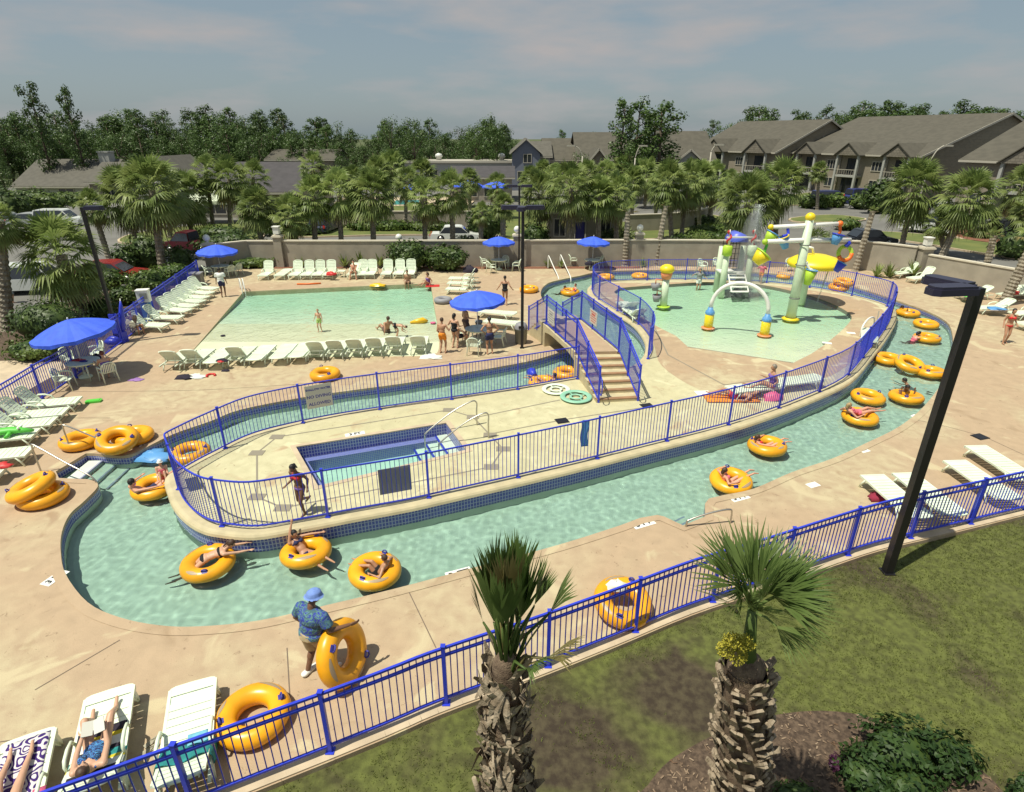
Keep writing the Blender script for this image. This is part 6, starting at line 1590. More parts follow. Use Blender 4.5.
PROF = [(-30, 108), (0, 106), (25, 108), (60, 112), (100, 114), (125, 104), (142, 103), (160, 110), (180, 116), (210, 104), (232, 108), (258, 104), (280, 110), (300, 116), (320, 118), (335, 114), (352, 128), (372, 130), (395, 116), (420, 112), (440, 122), (460, 126), (478, 114), (497, 110), (515, 132), (545, 133), (575, 132), (600, 131), (640, 126), (690, 122), (715, 120), (735, 112), (760, 108), (790, 112), (815, 106), (835, 112), (858, 104), (882, 101), (908, 100), (930, 112), (960, 98), (985, 108), (1010, 114), (1040, 112)]
def prof(u):
    for (a, va), (b, vb) in zip(PROF, PROF[1:]):
        if a <= u <= b: return va + (vb - va) * (u - a) / (b - a)
    return 112
k = 0; u = -34
while u < 1050:
    low = 515 < u < 720
    for row, (Y0, dv, st) in enumerate(((172, 0, 0), (150, 9, 4), (132, 20, 8))):
        if row == 2 and u > 500: continue
        if row == 1 and low: continue
        uu = u + st + rnd.uniform(-4, 4); Y = Y0 + rnd.uniform(-8, 8) + (30 if low else 0)
        lb = 'tree in the dense tree line behind the grey left house' if u < 330 else 'tree in the tree line beyond the low neighbouring buildings' if u < 515 else 'tree showing far behind the middle row of houses' if u < 720 else 'tree rising behind the condo roofs on the right'
        gp = 'trees of the far tree line'
        kd = 'pine' if (rnd.random() < (.65 if u > 700 else .35)) else 'broad'
        tree(lb, uu, prof(uu) + dv + rnd.uniform(-3, 6), Y, kd, rnd.uniform(1.1, 1.5) if kd == 'pine' else rnd.uniform(.95, 1.25), gp, k); k += 1
    u += 9.5 if not low else 15
for lb, uu, vt, Y, kd, wd in (('tallest pine at the far left with a thin dark trunk', 42, 83, 100, 'pine', .72), ('second tall pine with a bare trunk right of the tallest left one', 78, 87, 101, 'pine', .7), ('tall pine clump left of the blue grey gable house', 391, 107, 118, 'broad', .75), ('broad tall tree right of the pole behind the wall palms', 414, 108, 120, 'broad', .8), ('tall rounded tree left of the gable house', 476, 111, 122, 'broad', .75), ('tallest rounded tree beside the gable house', 497, 105, 120, 'broad', .7),
    ('left pine of the tall dark group in the middle of the houses', 620, 100, 92, 'pine', 1.05), ('centre pine of the tall dark group before the houses', 634, 99, 95, 'pine', 1.05), ('right broad pine of the tall dark group', 660, 103, 92, 'pine', 1.5), ('low dense tree under the tall dark pine group', 628, 128, 90, 'broad', 1.0), ('bushy dark pine filling the right of the dark group', 652, 112, 97, 'pine', 1.4), ('round tree in front of the middle roofs', 583, 148, 92, 'broad', 1.1), ('dense tree behind the dark roof on the left', 290, 152, 100, 'broad', 1.1), ('dense tree right of the tent canopy', 345, 150, 96, 'broad', 1.2), ('dark low tree above the tent', 283, 160, 84, 'broad', 1.3), ('rounded tree behind the row palms', 365, 158, 92, 'broad', 1.2), ('tree in the far left corner', 2, 150, 84, 'broad', 1.0)):
    tree(lb, uu, vt, Y, kd, wd, None, k); k += 1

# ---------------------------------------------------------------- buildings
M['roof'] = mat('shingle_grey', (.10, .093, .078), .9, var=.1, vscale=1.5); M['roof_dark'] = mat('shingle_dark', (.06, .055, .06), .9, var=.1, vscale=1.5); M['roof_brown'] = mat('shingle_brown', (.085, .077, .060), .9, var=.1, vscale=1.2)
M['siding'] = mat('siding_grey', (.25, .215, .17), .8, var=.05); M['siding_blue'] = mat('siding_blue', (.15, .165, .215), .8, var=.05); M['siding_pale'] = mat('siding_pale', (.36, .36, .34), .8, var=.05)
M['shake'] = brickmat('cedar_shake', (.16, .14, .11), (.21, .185, .15), (.09, .08, .065), .5, .35, .02)
M['brick'] = brickmat('tan_brick', (.20, .17, .12), (.25, .21, .145), (.25, .23, .19), .55, .22, .02)
M['trim'] = mat('trim_white', (.42, .39, .33), .6); M['awning'] = mat('tent_canvas', (.60, .66, .50), .7)
def roof_gable(mb, x0, x1, y0, y1, ze, zr, along='x', ov=.45, t=.16):
    if along == 'x': A = [(y0 - ov, ze), ((y0 + y1) / 2, zr), (y1 + ov, ze)]; P_ = lambda a, s: V3(s, a[0], a[1]); s0, s1 = x0 - ov, x1 + ov
    else: A = [(x0 - ov, ze), ((x0 + x1) / 2, zr), (x1 + ov, ze)]; P_ = lambda a, s: V3(a[0], s, a[1]); s0, s1 = y0 - ov, y1 + ov
    for i in range(2):
        a, b = A[i], A[i + 1]; up_ = V3(0, 0, t); q = [P_(a, s0), P_(b, s0), P_(b, s1), P_(a, s1)]
        mb.add(q + [p + up_ for p in q], [(0, 1, 2, 3), (7, 6, 5, 4), (0, 4, 5, 1), (1, 5, 6, 2), (2, 6, 7, 3), (3, 7, 4, 0)], 0)
def gable_walls(mb, x0, x1, y0, y1, ze, zr, along='x', m=0):
    mb.box(((x0 + x1) / 2, (y0 + y1) / 2, ze / 2), (x1 - x0, y1 - y0, ze), m)
    if along == 'x':
        for x in (x0 + .003, x1 - .003): mb.add([(x, y0, ze), (x, y1, ze), (x, (y0 + y1) / 2, zr)], [(0, 1, 2), (2, 1, 0)][:1], m)
    else:
        for y in (y0 + .003, y1 - .003): mb.add([(x0, y, ze), (x1, y, ze), ((x0 + x1) / 2, y, zr)], [(0, 1, 2)], m)
def window(par, c, w_, h, n=(0, -1), lights=2):
    T = Matrix.Rotation(math.atan2(n[0], -n[1]), 3, 'Z'); c = V3(*c)
    f = MB()
    f.box(c + T @ V3(0, -.03, h / 2 + .05), (w_ + .2, .1, .1), 0, M=T); f.box(c + T @ V3(0, -.03, -h / 2 - .05), (w_ + .2, .1, .1), 0, M=T)
    for x in [-w_ / 2 - .05, w_ / 2 + .05] + [-w_ / 2 + w_ * k / lights for k in range(1, lights)]: f.box(c + T @ V3(x, -.03, 0), (.09, .1, h), 0, M=T)
    fo = f.build('window', M['trim'], par); g = MB(); g.box(c + T @ V3(0, -.005, 0), (w_, .04, h), 0, M=T); g.build('pane', M['glass'], fo)
def house(label, u0, u1, Y, d, v_e, v_r, along='x', wm='siding', rm='roof', chimney=None, wins=(), rz=0, cat='house', porch=False):
    e = AtY((u0 + u1) / 2, v_e, Y).z - GZ0; rr = AtY((u0 + u1) / 2, v_r, Y + (d / 2 if along == 'x' else 0)).z - GZ0
    sc_ = F / (Y * CP + (CH - e * .7) * SP); w_ = (u1 - u0) / sc_; cx = ((u0 + u1) / 2 - 512) / sc_
    o = thing('house', label, cat, (cx, Y, GZ0), rz)
    b = MB(); gable_walls(b, -w_ / 2, w_ / 2, 0, d, e, rr, along); b.build('wall', M[wm], o)
    b = MB(); roof_gable(b, -w_ / 2, w_ / 2, 0, d, e, rr, along); ro = b.build('roof', M[rm], o)
    f = MB(); f.box((0, -.47, e - .02), (w_ + .9, .06, .22)) if along == 'x' else [f.bar((s * (w_ / 2 + .45), -.48, e + .05), (0, -.48, rr + .05), .08, .26) for s in (-1, 1)]; f.build('fascia', M['trim'], o)
    if chimney is not None:
        b = MB(); b.box((chimney * w_ / 2, d * .42, rr - .3), (1.6, 1.6, 3.0)); b.box((chimney * w_ / 2, d * .42, rr + 1.25), (1.8, 1.8, .2)); b.build('chimney', M['siding_pale'], ro)
    for (x, z, ww, hh) in wins: window(o, (x * w_ / 2, -.02, z * e), ww, hh)
    return o
house('low grey roofed house with a pale chimney at the far left', 16, 100, 96, 14, 187, 160, 'x', 'siding_pale', 'roof', .78, ((-.5, .5, 2.2, 1.3), (.2, .5, 2.2, 1.3)))
house('grey roofed wing right of the pale chimney', 90, 140, 94, 10, 183, 163, 'x', 'siding', 'roof', None, ((-.2, .5, 1.8, 1.2),))
house('gabled end of the grey house behind the left palms', 136, 170, 91, 12, 177, 158, 'y', 'siding_pale', 'roof', None, ((0, .6, 1.6, 1.2),))
house('dark roofed low building behind the tall left palms', 192, 300, 74, 14, 193, 163, 'x', 'stucco', 'roof_dark', None, ((-.6, .45, 2.5, 1.6), (0, .45, 2.5, 1.6), (.6, .45, 2.5, 1.6)), cat='building')
house('brown roofed house far behind the tent', 268, 334, 125, 12, 160, 150, 'x', 'siding', 'roof_brown', None, ((0, .5, 2, 1.2),))
house('long low neighbouring pool building with a dark roof', 452, 512, 92, 9, 178, 167, 'x', 'stucco', 'roof_dark', None, ((-.45, .45, 2.4, 1.4), (.35, .45, 2.4, 1.4)), cat='building')
house('blue grey gable fronted house beside the tallest rounded tree', 512, 540, 112, 16, 154, 139, 'y', 'siding_blue', 'roof', None, ((.1, .88, 1.3, 1.3), (-.25, .4, 1.6, 1.5)))
house('pale house part just right of the blue grey gable', 534, 550, 116, 12, 157, 142, 'x', 'siding_pale', 'roof', None, ((0, .6, 1.2, 1.2),))
house('brown roofed house in the middle row left of the big one', 545, 582, 118, 14, 160, 139, 'x', 'siding', 'roof_brown', None, ((-.3, .6, 1.6, 1.2), (.4, .6, 1.6, 1.2)))
house('big brown roofed house left of the dark pine group', 578, 628, 112, 16, 160, 133, 'x', 'siding', 'roof_brown', None, ((-.4, .55, 1.6, 1.2), (.4, .55, 1.6, 1.2)))
house('small front gable before the big brown roofed house', 590, 606, 104, 8, 163, 149, 'y', 'siding', 'roof_brown', None, ((0, .7, 1.4, 1.1),))
house('grey house with a steep roof right of the dark pine group', 664, 712, 104, 14, 160, 132, 'x', 'siding', 'roof_brown', None, ((-.4, .6, 1.6, 1.3), (.5, .6, 1.6, 1.3)))
house('small gable with dark windows right of the dark pines', 676, 700, 98, 8, 163, 150, 'y', 'siding_pale', 'roof_brown', None, ((0, .55, 1.8, 1.3),))
house('narrow pale house corner partly hidden by the dark pines', 648, 662, 100, 10, 158, 139, 'y', 'siding_pale', 'roof', None, ((0, .6, 1.2, 1.3),))
# tent, white flat building
p = V3(-33, 69, GZ0); o = thing('canopy_tent', 'pale green canvas canopy beside the dark roofed building', 'tent', p); b = MB(); q = [(-2.6, -2.2, 2.6), (2.6, -2.2, 2.6), (2.6, 2.2, 2.6), (-2.6, 2.2, 2.6)]; b.add(q + [(-1.2, 0, 3.9), (1.2, 0, 3.9)] + [(x, y, z - .35) for x, y, z in q], [(0, 1, 5, 4), (1, 2, 5), (2, 3, 4, 5), (3, 0, 4), (6, 7, 1, 0), (7, 8, 2, 1), (8, 9, 3, 2), (9, 6, 0, 3)]); b.build('canopy', M['awning'], o)
for x, y in ((-2.5, -2.1), (2.5, -2.1), (2.5, 2.1), (-2.5, 2.1)): b = MB(); b.tube([(x, y, 0), (x, y, 2.5)], .05, 6); b.build('leg', M['whitepaint'], o)
o = thing('flat_building', 'long white flat roofed building far behind the neighbouring pool', 'building', (-5, 118, GZ0)); b = MB(); b.box((0, 4, 2.2), (30, 8, 4.4)); b.build('wall', M['siding_pale'], o); b = MB(); b.box((0, 4, 4.55), (30.8, 8.8, .35)); b.build('roof', M['trim'], o)
for x in (-10, -4, 2, 8): window(o, (x, -.02, 2.4), 2.2, 1.6)
for x in (-9, 3): b = MB(); b.lathe([(0, 4.7), (.5, 4.7), (.5, 5.2), (.75, 5.3), (.6, 5.8), (0, 6)], 10, 0, (x, 4, 0)); b.build('roof_vent', M['globe'], o)
# gatehouse
g0, g1 = AtY(549, 240, 53.5), AtY(616, 240, 53.5); o = thing('gatehouse', 'beige stucco gatehouse with a white framed dark door behind the garden wall', 'building', ((g0.x + g1.x) / 2, 53.5, GZ0)); gw = g1.x - g0.x; b = MB()
dx = (AtY(580, 230, 53.5).x - (g0.x + g1.x) / 2)
b.box(((-gw / 2 + dx - .5) / 2, 2, 1.45), (dx - .5 + gw / 2, 4, 2.9)); b.box(((gw / 2 + dx + .5) / 2, 2, 1.45), (gw / 2 - dx - .5, 4, 2.9)); b.box((dx, 2, 2.6), (1.0, 4, .6)); b.box((dx, 2.5, 1.2), (1.0, .2, 2.4)); b.build('wall', M['stucco'], o)
b = MB(); b.box((0, 2, 3.0), (gw + .9, 4.9, .22)); b.box((0, 2, 3.16), (gw + .5, 4.5, .12)); b.build('roof', M['trim'], o)
b = MB(); b.box((dx, .12, 1.1), (.8, .06, 2.1)); d_ = b.build('door', M['ink_blue'], o); b = MB(); b.box((dx - .48, -.03, 1.1), (.12, .1, 2.2)); b.box((dx + .48, -.03, 1.1), (.12, .1, 2.2)); b.box((dx, -.03, 2.22), (1.08, .1, .12)); b.build('door_frame', M['trim'], d_)
window(o, (-gw / 2 + .9, -.02, 1.7), .9, 1.4); window(o, (gw / 2 - 1.0, -.02, 1.7), .8, 1.3)
# condominiums on the right
def condo(label, gx, gy, L_, W_, e, rr, rz, nb, big_gable=True):
    # local: +x runs along the front away from the near gable, front faces -y
    o = thing('apartment_house', label, 'apartment building', (gx, gy, GZ0), rz)
    b = MB(); b.box((L_ / 2, W_ / 2, e / 2), (L_, W_, e)); b.build('wall', M['siding'], o)
    b = MB(); b.box((-.06, W_ / 2, e / 2 - .01), (.12, W_, e - .02)); b.add([(-.12, 0, e), (-.12, W_, e), (-.12, W_ / 2, rr), (0, 0, e), (0, W_, e), (0, W_ / 2, rr)], [(0, 2, 1), (3, 4, 5)], 0); b.build('gable_wall', M['brick'], o); b = MB(); b.add([(L_ + .01, 0, e), (L_ + .01, W_, e), (L_ + .01, W_ / 2, rr)], [(0, 1, 2)]); b.build('far_gable', M['siding'], o)
    b = MB(); roof_gable(b, 0, L_, 0, W_, e, rr, 'x', .6, .2); ro = b.build('roof', M['roof_brown'], o)
    f = MB(); f.box((L_ / 2, -.63, e + .03), (L_ + 1.2, .08, .26)); f.bar((-.64, -.6, e + .02), (-.64, W_ / 2, rr + .02), .08, .3); f.bar((-.64, W_ + .6, e + .02), (-.64, W_ / 2, rr + .02), .08, .3); f.build('fascia', M['trim'], o)
    window(o, (-.14, W_ / 2, e + (rr - e) * .35), 1.6, 1.5, (-1, 0), 2)
    bw = L_ / nb
    for k in range(nb):
        x0 = bw * k; xc = x0 + bw * .30
        # projecting gabled bay with a balcony recess
        y = MB(); pw = bw * .46
        for s in (-1, 1): y.box((xc + s * pw / 2, -1.4, e / 2), (.35, .35, e))
        y.box((xc, -.7, e * .47), (pw, 1.4, .3)); y.build('balcony', M['siding_pale'], o)
        q = MB(); q.add([(xc - pw / 2 - .3, -1.75, e), (xc + pw / 2 + .3, -1.75, e), (xc, -1.75, e + pw * .42)], [(0, 1, 2)]); q.add([(xc - pw / 2 - .3, -1.5, e), (xc + pw / 2 + .3, -1.5, e), (xc, -1.5, e + pw * .42)], [(2, 1, 0)]); q.build('gable_face', M['shake'], o)
        q = MB(); depth = 4.5
        for s in (-1, 1):
            a_, c_ = V3(xc + s * (pw / 2 + .5), -1.95, e - .1), V3(xc, -1.95, e + pw * .42 + .12); n_ = V3(0, depth + 1.9, 0); up_ = V3(0, 0, .14)
            q.add([a_, c_, c_ + n_, a_ + n_, a_ + up_, c_ + up_, c_ + n_ + up_, a_ + n_ + up_], [(0, 1, 2, 3), (7, 6, 5, 4), (0, 4, 5, 1), (1, 5, 6, 2), (3, 2, 6, 7), (0, 3, 7, 4)])
        q.build('bay_roof', M['roof_brown'], ro)
        r_ = MB(); r_.bar((xc - pw / 2, -1.4, e * .47 + 1.0), (xc + pw / 2, -1.4, e * .47 + 1.0), .08)
        for j in range(10): r_.bar((xc - pw / 2 + pw * j / 9, -1.4, e * .47 + .1), (xc - pw / 2 + pw * j / 9, -1.4, e * .47 + 1.0), .04)
        r_.build('balcony_rail', M['trim'], o)
        q = MB(); q.box((xc, -.02, e * .22), (pw * .8, .08, e * .38)); q.build('garage_opening', M['glass'], o); q = MB(); q.box((xc, -.02, e * .72), (pw * .55, .06, e * .38)); q.build('balcony_door', M['glass'], o)
        window(o, (x0 + bw * .78, -.02, e * .74), 1.7, 1.3, (0, -1), 3); window(o, (x0 + bw * .78, -.02, e * .28), 1.4, 1.3, (0, -1), 2)
        q = MB(); q.tube([(x0 + bw * .58, -.12, e), (x0 + bw * .58, -.12, 0)], .07, 6); q.build('downpipe', M['trim'], o)
def condo_at(label, u, Y, L_, W_, e, rr, rz, nb):
    n0 = set(bpy.data.objects.keys()); p = AtY(u, 190, Y); condo(label, p.x, Y, L_, W_, e, rr, rz, nb)
    o = [bpy.data.objects[k] for k in bpy.data.objects.keys() if k not in n0 and bpy.data.objects[k].get('label') == label][0]
    o.scale = (-1, 1, 1)
condo_at('long brown roofed condo block with a brick gable end at the right', 912, 95, 26, 35, 6.1, 12.1, -R(68), 3)
condo_at('second brown roofed condo block left of the brick gabled one', 769, 116, 22, 24, 6.1, 11.6, -R(66), 2)
condo_at('condo block cut by the right picture edge nearest the black car', 1060, 70, 11, 24, 6.1, 11.5, -R(68), 1)
# low buildings at the neighbouring pool
sheet('neighbour_pool_deck', gpx([(330, 208), (470, 206), (480, 197), (340, 199)], GZ0), GZ0 + .165, 'curb')
sheet('neighbour_pool_water', gpx([(392, 206), (418, 205.5), (420, 201), (396, 201.5)], GZ0), GZ0 + .172, 'poolblue')
for lb, u, Y, v in (('small far blue umbrella by the neighbouring pool palms', 418, 84, 185), ('left far blue umbrella before the dark roofed pool building', 468, 84, 183), ('right far blue umbrella before the dark roofed pool building', 496, 84, 184)):
    p = V3((u - 512) / F * (Y * CP + 6 * SP), Y, GZ0); umbrella(lb, p, 2.0, AtY(u, v - 3, Y).z - GZ0, n=8)
# street lights
def street_light(label, ub, Y, vt, ua, va):
    b_ = V3((ub - 512) / F * (Y * CP + 6 * SP), Y, GZ0); t_ = AtY(ub, vt, Y); a_ = AtY(ua, va, Y); h = t_.z - GZ0
    o = thing('street_light', label, 'street light', b_); m = MB(); m.tube([(0, 0, 0), (0, 0, h * .6), (0, 0, h)], [.12, .09, .07], 8); m.build('pole', M['trim'], o)
    e = a_ - b_; m = MB(); m.tube(catmull([V3(0, 0, h), V3(e.x * .3, 0, h + (e.z - h) * .7), V3(e.x * .7, 0, e.z), V3(e.x, 0, e.z)], False, 4), .06, 7); m.build('arm', M['trim'], o)
    m = MB(); m.prism([(-.5, -.15), (.5, -.15), (.6, 0), (.5, .15), (-.5, .15)], e.z - .06, e.z + .1); l = m.build('lamp_head', M['trim'], o); l.location.x = e.x
street_light('curved street light before the big brown roofed house', 581, 78, 156, 571, 146); street_light('curved street light left of the tall dark pines', 633, 80, 158, 643, 146); street_light('curved street light before the grey steep roofed house', 706, 70, 152, 719, 145); street_light('white street light arching over the condo brick gable', 921, 70, 163, 948, 146)
# cars
def car(label, p, rz, col, kind='sedan', name='parked_car'):
    o = thing(name, label, 'car', p, rz, 'cars in the car parks'); m = mat('car_paint', col, .25, spec=.6)
    L_, W_ = (4.6, 1.85); hb = .78 if kind == 'sedan' else .98; ht = 1.42 if kind == 'sedan' else 1.8
    if kind == 'van': L_, W_, hb, ht = 5.0, 2.0, 1.1, 2.1
    prof_ = [(-L_ / 2, .32), (-L_ / 2 - .03, hb * .75), (-L_ / 2 + .12, hb), (L_ / 2 - 1.1, hb + .02), (L_ / 2 - .15, hb - .1), (L_ / 2, hb * .7), (L_ / 2, .32)]
    def extr(pr, w0, w1, mm, nm, par, taper=1.0):
        b = MB(); n = len(pr); zc = min(z for x, z in pr); zt = max(z for x, z in pr)
        vs = []
        for s in (-1, 1):
            for x, z in pr: t = (z - zc) / max(.01, zt - zc); vs.append(V3(x, s * (w0 + (w1 - w0) * t) / 2, z))
        tri = tessellate_polygon([[V3(x, z, 0) for x, z in pr]])
        b.add(vs, [(i, (i + 1) % n, n + (i + 1) % n, n + i) for i in range(n)] + [tuple(t) for t in tri] + [tuple(n + k for k in t[::-1]) for t in tri]); return b.build(nm, mm, par)
    body = extr(prof_, W_, W_ * .97, m, 'body', o)
    if kind == 'sedan': cab = [(-1.5, hb), (-1.0, ht - .03), (-.6, ht), (.35, ht), (.6, ht - .04), (1.25, hb)]
    elif kind == 'pickup': cab = [(-.35, hb), (-.28, ht - .1), (-.1, ht - .06), (.7, ht - .06), (1.3, hb)]
    else: cab = [(-L_ / 2 + .06, hb), (-L_ / 2 + .22, ht - .06), (-L_ / 2 + .5, ht), (.55, ht), (.8, ht - .05), (1.45, hb)]
    extr(cab, W_ * .95, W_ * .78, m, 'cabin', o)
    gl = [(x * .96 + (.0), hb + .05 + (z - hb) * .82) for x, z in cab]
    for s in (-1, 1):
        b = MB(); yy = lambda z: s * (W_ * (.95 - .17 * (z - hb) / (ht - hb)) / 2 + .012)
        q = [V3(x, yy(z), z) for x, z in gl]; tri = tessellate_polygon([[V3(p_.x, p_.z, 0) for p_ in q]]); b.add(q, [tuple(t) for t in tri]); b.build('side_window', M['glass'], o)
    for nm, (xa, za), (xb, zb) in (('windscreen', cab[-1], cab[-2]), ('rear_window', cab[0], cab[1])):
        sx = .025 if nm == 'windscreen' else -.025; w0, w1 = W_ * .42, W_ * .36; b = MB(); b.add([(xa + sx, -w0, za + .06), (xa + sx, w0, za + .06), (xb + sx, w1, zb - .04), (xb + sx, -w1, zb - .04)], [(0, 1, 2, 3)]); b.build(nm, M['glass'], o)
    for x in (-1.35, 1.4):
        for s in (-1, 1):
            T = Matrix.Rotation(PI / 2, 3, 'X'); b = MB(); b.lathe([(.2, -.11), (.33, -.11), (.35, -.07), (.35, .07), (.33, .11), (.2, .11)], 16, 0, (x, s * (W_ / 2 - .1), .35), T); w_ = b.build('wheel', M['black'], o)
            b = MB(); b.lathe([(0, -.115), (.2, -.112), (.2, .112), (0, .115)], 12, 0, (x, s * (W_ / 2 - .1), .35), T); b.build('rim', M['chrome'], w_)
    for s in (-1, 1):
        b = MB(); b.box((L_ / 2 + .0, s * W_ * .36, hb * .72), (.05, .34, .15)); b.build('headlight', M['globe'], o)
        b = MB(); b.box((-L_ / 2 - .03, s * W_ * .4, hb * .82), (.06, .2, .3)); b.build('tail_light', M['red'], o)
    return o
def PX(u, v): return G(u, v, GZ0 + .01)
car('white SUV seen from behind at the left beyond the shrubs', PX(36, 292), .2, (.6, .62, .6), 'suv'); car('small red car half hidden behind the clipped bushes', PX(112, 282), .15, (.25, .02, .02)); car('dark red pickup behind the left end of the garden wall', PX(193, 252), PI - .1, (.085, .008, .018), 'pickup'); car('white SUV in the parked row behind the bushy left palm', PX(62, 226), .1, (.62, .64, .62), 'suv')
car('silver car at the left end of the parked row', PX(8, 226), .1, (.32, .34, .36)); car('pale grey car second in the parked row at the left', PX(35, 226), .1, (.40, .42, .44)); car('dark blue car in the shade behind the row palms', PX(326, 232), 1.5, (.03, .04, .10), 'suv'); car('white car nosing out behind the bush beyond the wall', PX(456, 241), .05, (.66, .68, .64))
car('dark car beyond the curved wall near the thin bare trunk', PX(866, 245), .05, (.02, .022, .03)); car('white van on the drive between the right hand palms', PX(928, 233), 2.2, (.62, .63, .62), 'van'); car('pale car parked behind the drooping right palm', PX(940, 214), .1, (.5, .5, .5)); car('blue SUV before the condo garages', PX(860, 201), .2, (.03, .04, .16), 'suv'); car('dark blue van behind the clipped round bushes', PX(828, 206), .1, (.04, .05, .14), 'van'); car('black SUV at the right edge beyond the mulch island', PX(1012, 238), .1, (.015, .015, .02), 'suv'); car('white van far behind the palm grove', PX(552, 187), .1, (.62, .63, .62), 'van'); car('small dark car in the street between palm grove and houses', PX(700, 205), .1, (.06, .07, .1))
# ---------------------------------------------------------------- the lawn and planting in front
def lawnmat():
    m = mat('lawn_grass', (.05, .06, .02), .95, bump=.5, bscale=40); N, L = nt(m); b = N['Principled BSDF']
    tc = N.new('ShaderNodeTexCoord'); n1 = N.new('ShaderNodeTexNoise'); n1.inputs['Scale'].default_value = .42; n1.inputs['Detail'].default_value = 6; n1.inputs['Distortion'].default_value = .6
    n2 = N.new('ShaderNodeTexNoise'); n2.inputs['Scale'].default_value = 7; n2.inputs['Detail'].default_value = 5
    L.new(tc.outputs['Object'], n1.inputs['Vector']); L.new(tc.outputs['Object'], n2.inputs['Vector'])
    r1 = N.new('ShaderNodeValToRGB'); L.new(n2.outputs['Fac'], r1.inputs['Fac']); r1.color_ramp.elements[0].position = .35; r1.color_ramp.elements[0].color = (.062, .068, .016, 1); r1.color_ramp.elements[1].position = .65; r1.color_ramp.elements[1].color = (.115, .130, .030, 1)
    r2 = N.new('ShaderNodeMapRange'); ds = N.new('ShaderNodeVectorMath'); ds.operation = 'DISTANCE'; ds.inputs[1].default_value = (1.3, 6.6, -.1); L.new(tc.outputs['Object'], ds.inputs[0]); dm = N.new('ShaderNodeMapRange'); dm.inputs['From Min'].default_value = .6; dm.inputs['From Max'].default_value = 3.2; dm.inputs['To Min'].default_value = .17; dm.inputs['To Max'].default_value = -.02; L.new(ds.outputs['Value'], dm.inputs['Value']); ad = N.new('ShaderNodeMath'); L.new(n1.outputs['Fac'], ad.inputs[0]); L.new(dm.outputs[0], ad.inputs[1]); L.new(ad.outputs[0], r2.inputs['Value']); r2.inputs['From Min'].default_value = .50; r2.inputs['From Max'].default_value = .66; 
    mx = N.new('ShaderNodeMix'); mx.data_type = 'RGBA'; L.new(r2.outputs[0], mx.inputs[0]); L.new(r1.outputs[0], mx.inputs[6]); r3 = N.new('ShaderNodeValToRGB'); L.new(n2.outputs['Fac'], r3.inputs['Fac']); r3.color_ramp.elements[0].position = .38; r3.color_ramp.elements[0].color = (.035, .024, .014, 1); r3.color_ramp.elements[1].position = .68; r3.color_ramp.elements[1].color = (.075, .060, .032, 1); L.new(r3.outputs[0], mx.inputs[7])
    L.new(mx.outputs[2], b.inputs['Base Color']); return m
M['lawnmat'] = lawnmat()
lawn = [p + V3(.04, -.10, 0) for p in ff if p.x < 40]; lawn = [V3(-16, -8, 0)] + [p for p in lawn if p.x > -16] + [V3(39.8, -8, 0)]
mulch_px = [(620, 830), (648, 785), (668, 762), (700, 742), (735, 726), (770, 716), (810, 711), (850, 713), (885, 722), (925, 740), (965, 760), (1000, 788), (1015, 830), (900, 880), (750, 890)]
mul = catmull(gpx(mulch_px, -.1), True, 4)
mb = MB(); mb.flat(lawn, [ccw(mul)[::-1]], -.10); tag(mb.build('lawn', M['lawnmat']), kind='structure')
mb = MB(); mb.flat(mul, [], -.098); tag(mb.build('mulch_bed', M['mulch']), kind='structure')
def inside(p, poly):
    c = False; n = len(poly)
    for i in range(n):
        a, b = poly[i], poly[i - 1]
        if (a.y > p.y) != (b.y > p.y) and p.x < (b.x - a.x) * (p.y - a.y) / (b.y - a.y + 1e-12) + a.x: c = not c
    return c
def fence_y(x):
    for a, b in zip(ff, ff[1:]):
        if a.x <= x <= b.x: return a.y + (b.y - a.y) * (x - a.x) / (b.x - a.x)
    return 30
M['blade'] = leafmat('grass_blade', (.10, .12, .026), (.165, .19, .046), 0, .3, .6, 1.2)
r = random.Random(5); mb = MB(); vs, fs = [], []
bare = [(1.2, 6.4, 1.0), (2.6, 7.2, 1.3), (.4, 5.6, .7), (3.3, 6.3, .9), (5.3, 8.2, .5), (7.8, 8.6, .35), (9.3, 7.6, .3)]
for i in range(80000):
    x = r.uniform(-4, 17); y = r.uniform(3.2, 13)
    if y > fence_y(x) - .17: continue
    p = V3(x, y, -.1)
    if inside(p, mul): continue
    d = noise.noise(V3(x * .7, y * .7, 3)) + .35 * noise.noise(V3(x * 2.6, y * 2.6, 8))
    e = 1 if x > 5 else .1 if x > 2.5 else -.08
    for bx, by, br_ in bare:
        q = ((x - bx) ** 2 + (y - by) ** 2) / br_ ** 2
        if q < 1: d -= .45 * (1 - q)
    if d + e * .5 < r.uniform(-.25, .15): continue
    for k in range(2):
        a = r.uniform(0, 2 * PI); h = r.uniform(.02, .05); w_ = r.uniform(.005, .009); l = V3(r.uniform(-.04, .04), r.uniform(-.04, .04), 0); s_ = V3(math.cos(a), math.sin(a), 0) * w_; o_ = V3(r.uniform(-.03, .03), r.uniform(-.03, .03), 0)
        b0 = len(vs); vs += [p + o_ - s_, p + o_ + s_, p + o_ + l + V3(0, 0, h)]; fs.append((b0, b0 + 1, b0 + 2))
mb.add(vs, fs); tag(mb.build('grass', M['blade']), 'short patchy grass growing on the front lawn', 'grass', kind='stuff')
M['chip'] = mat('bark_chip', (.12, .07, .04), .95, obvar=0, col2=(.30, .22, .15), vscale=3)
mb = MB()
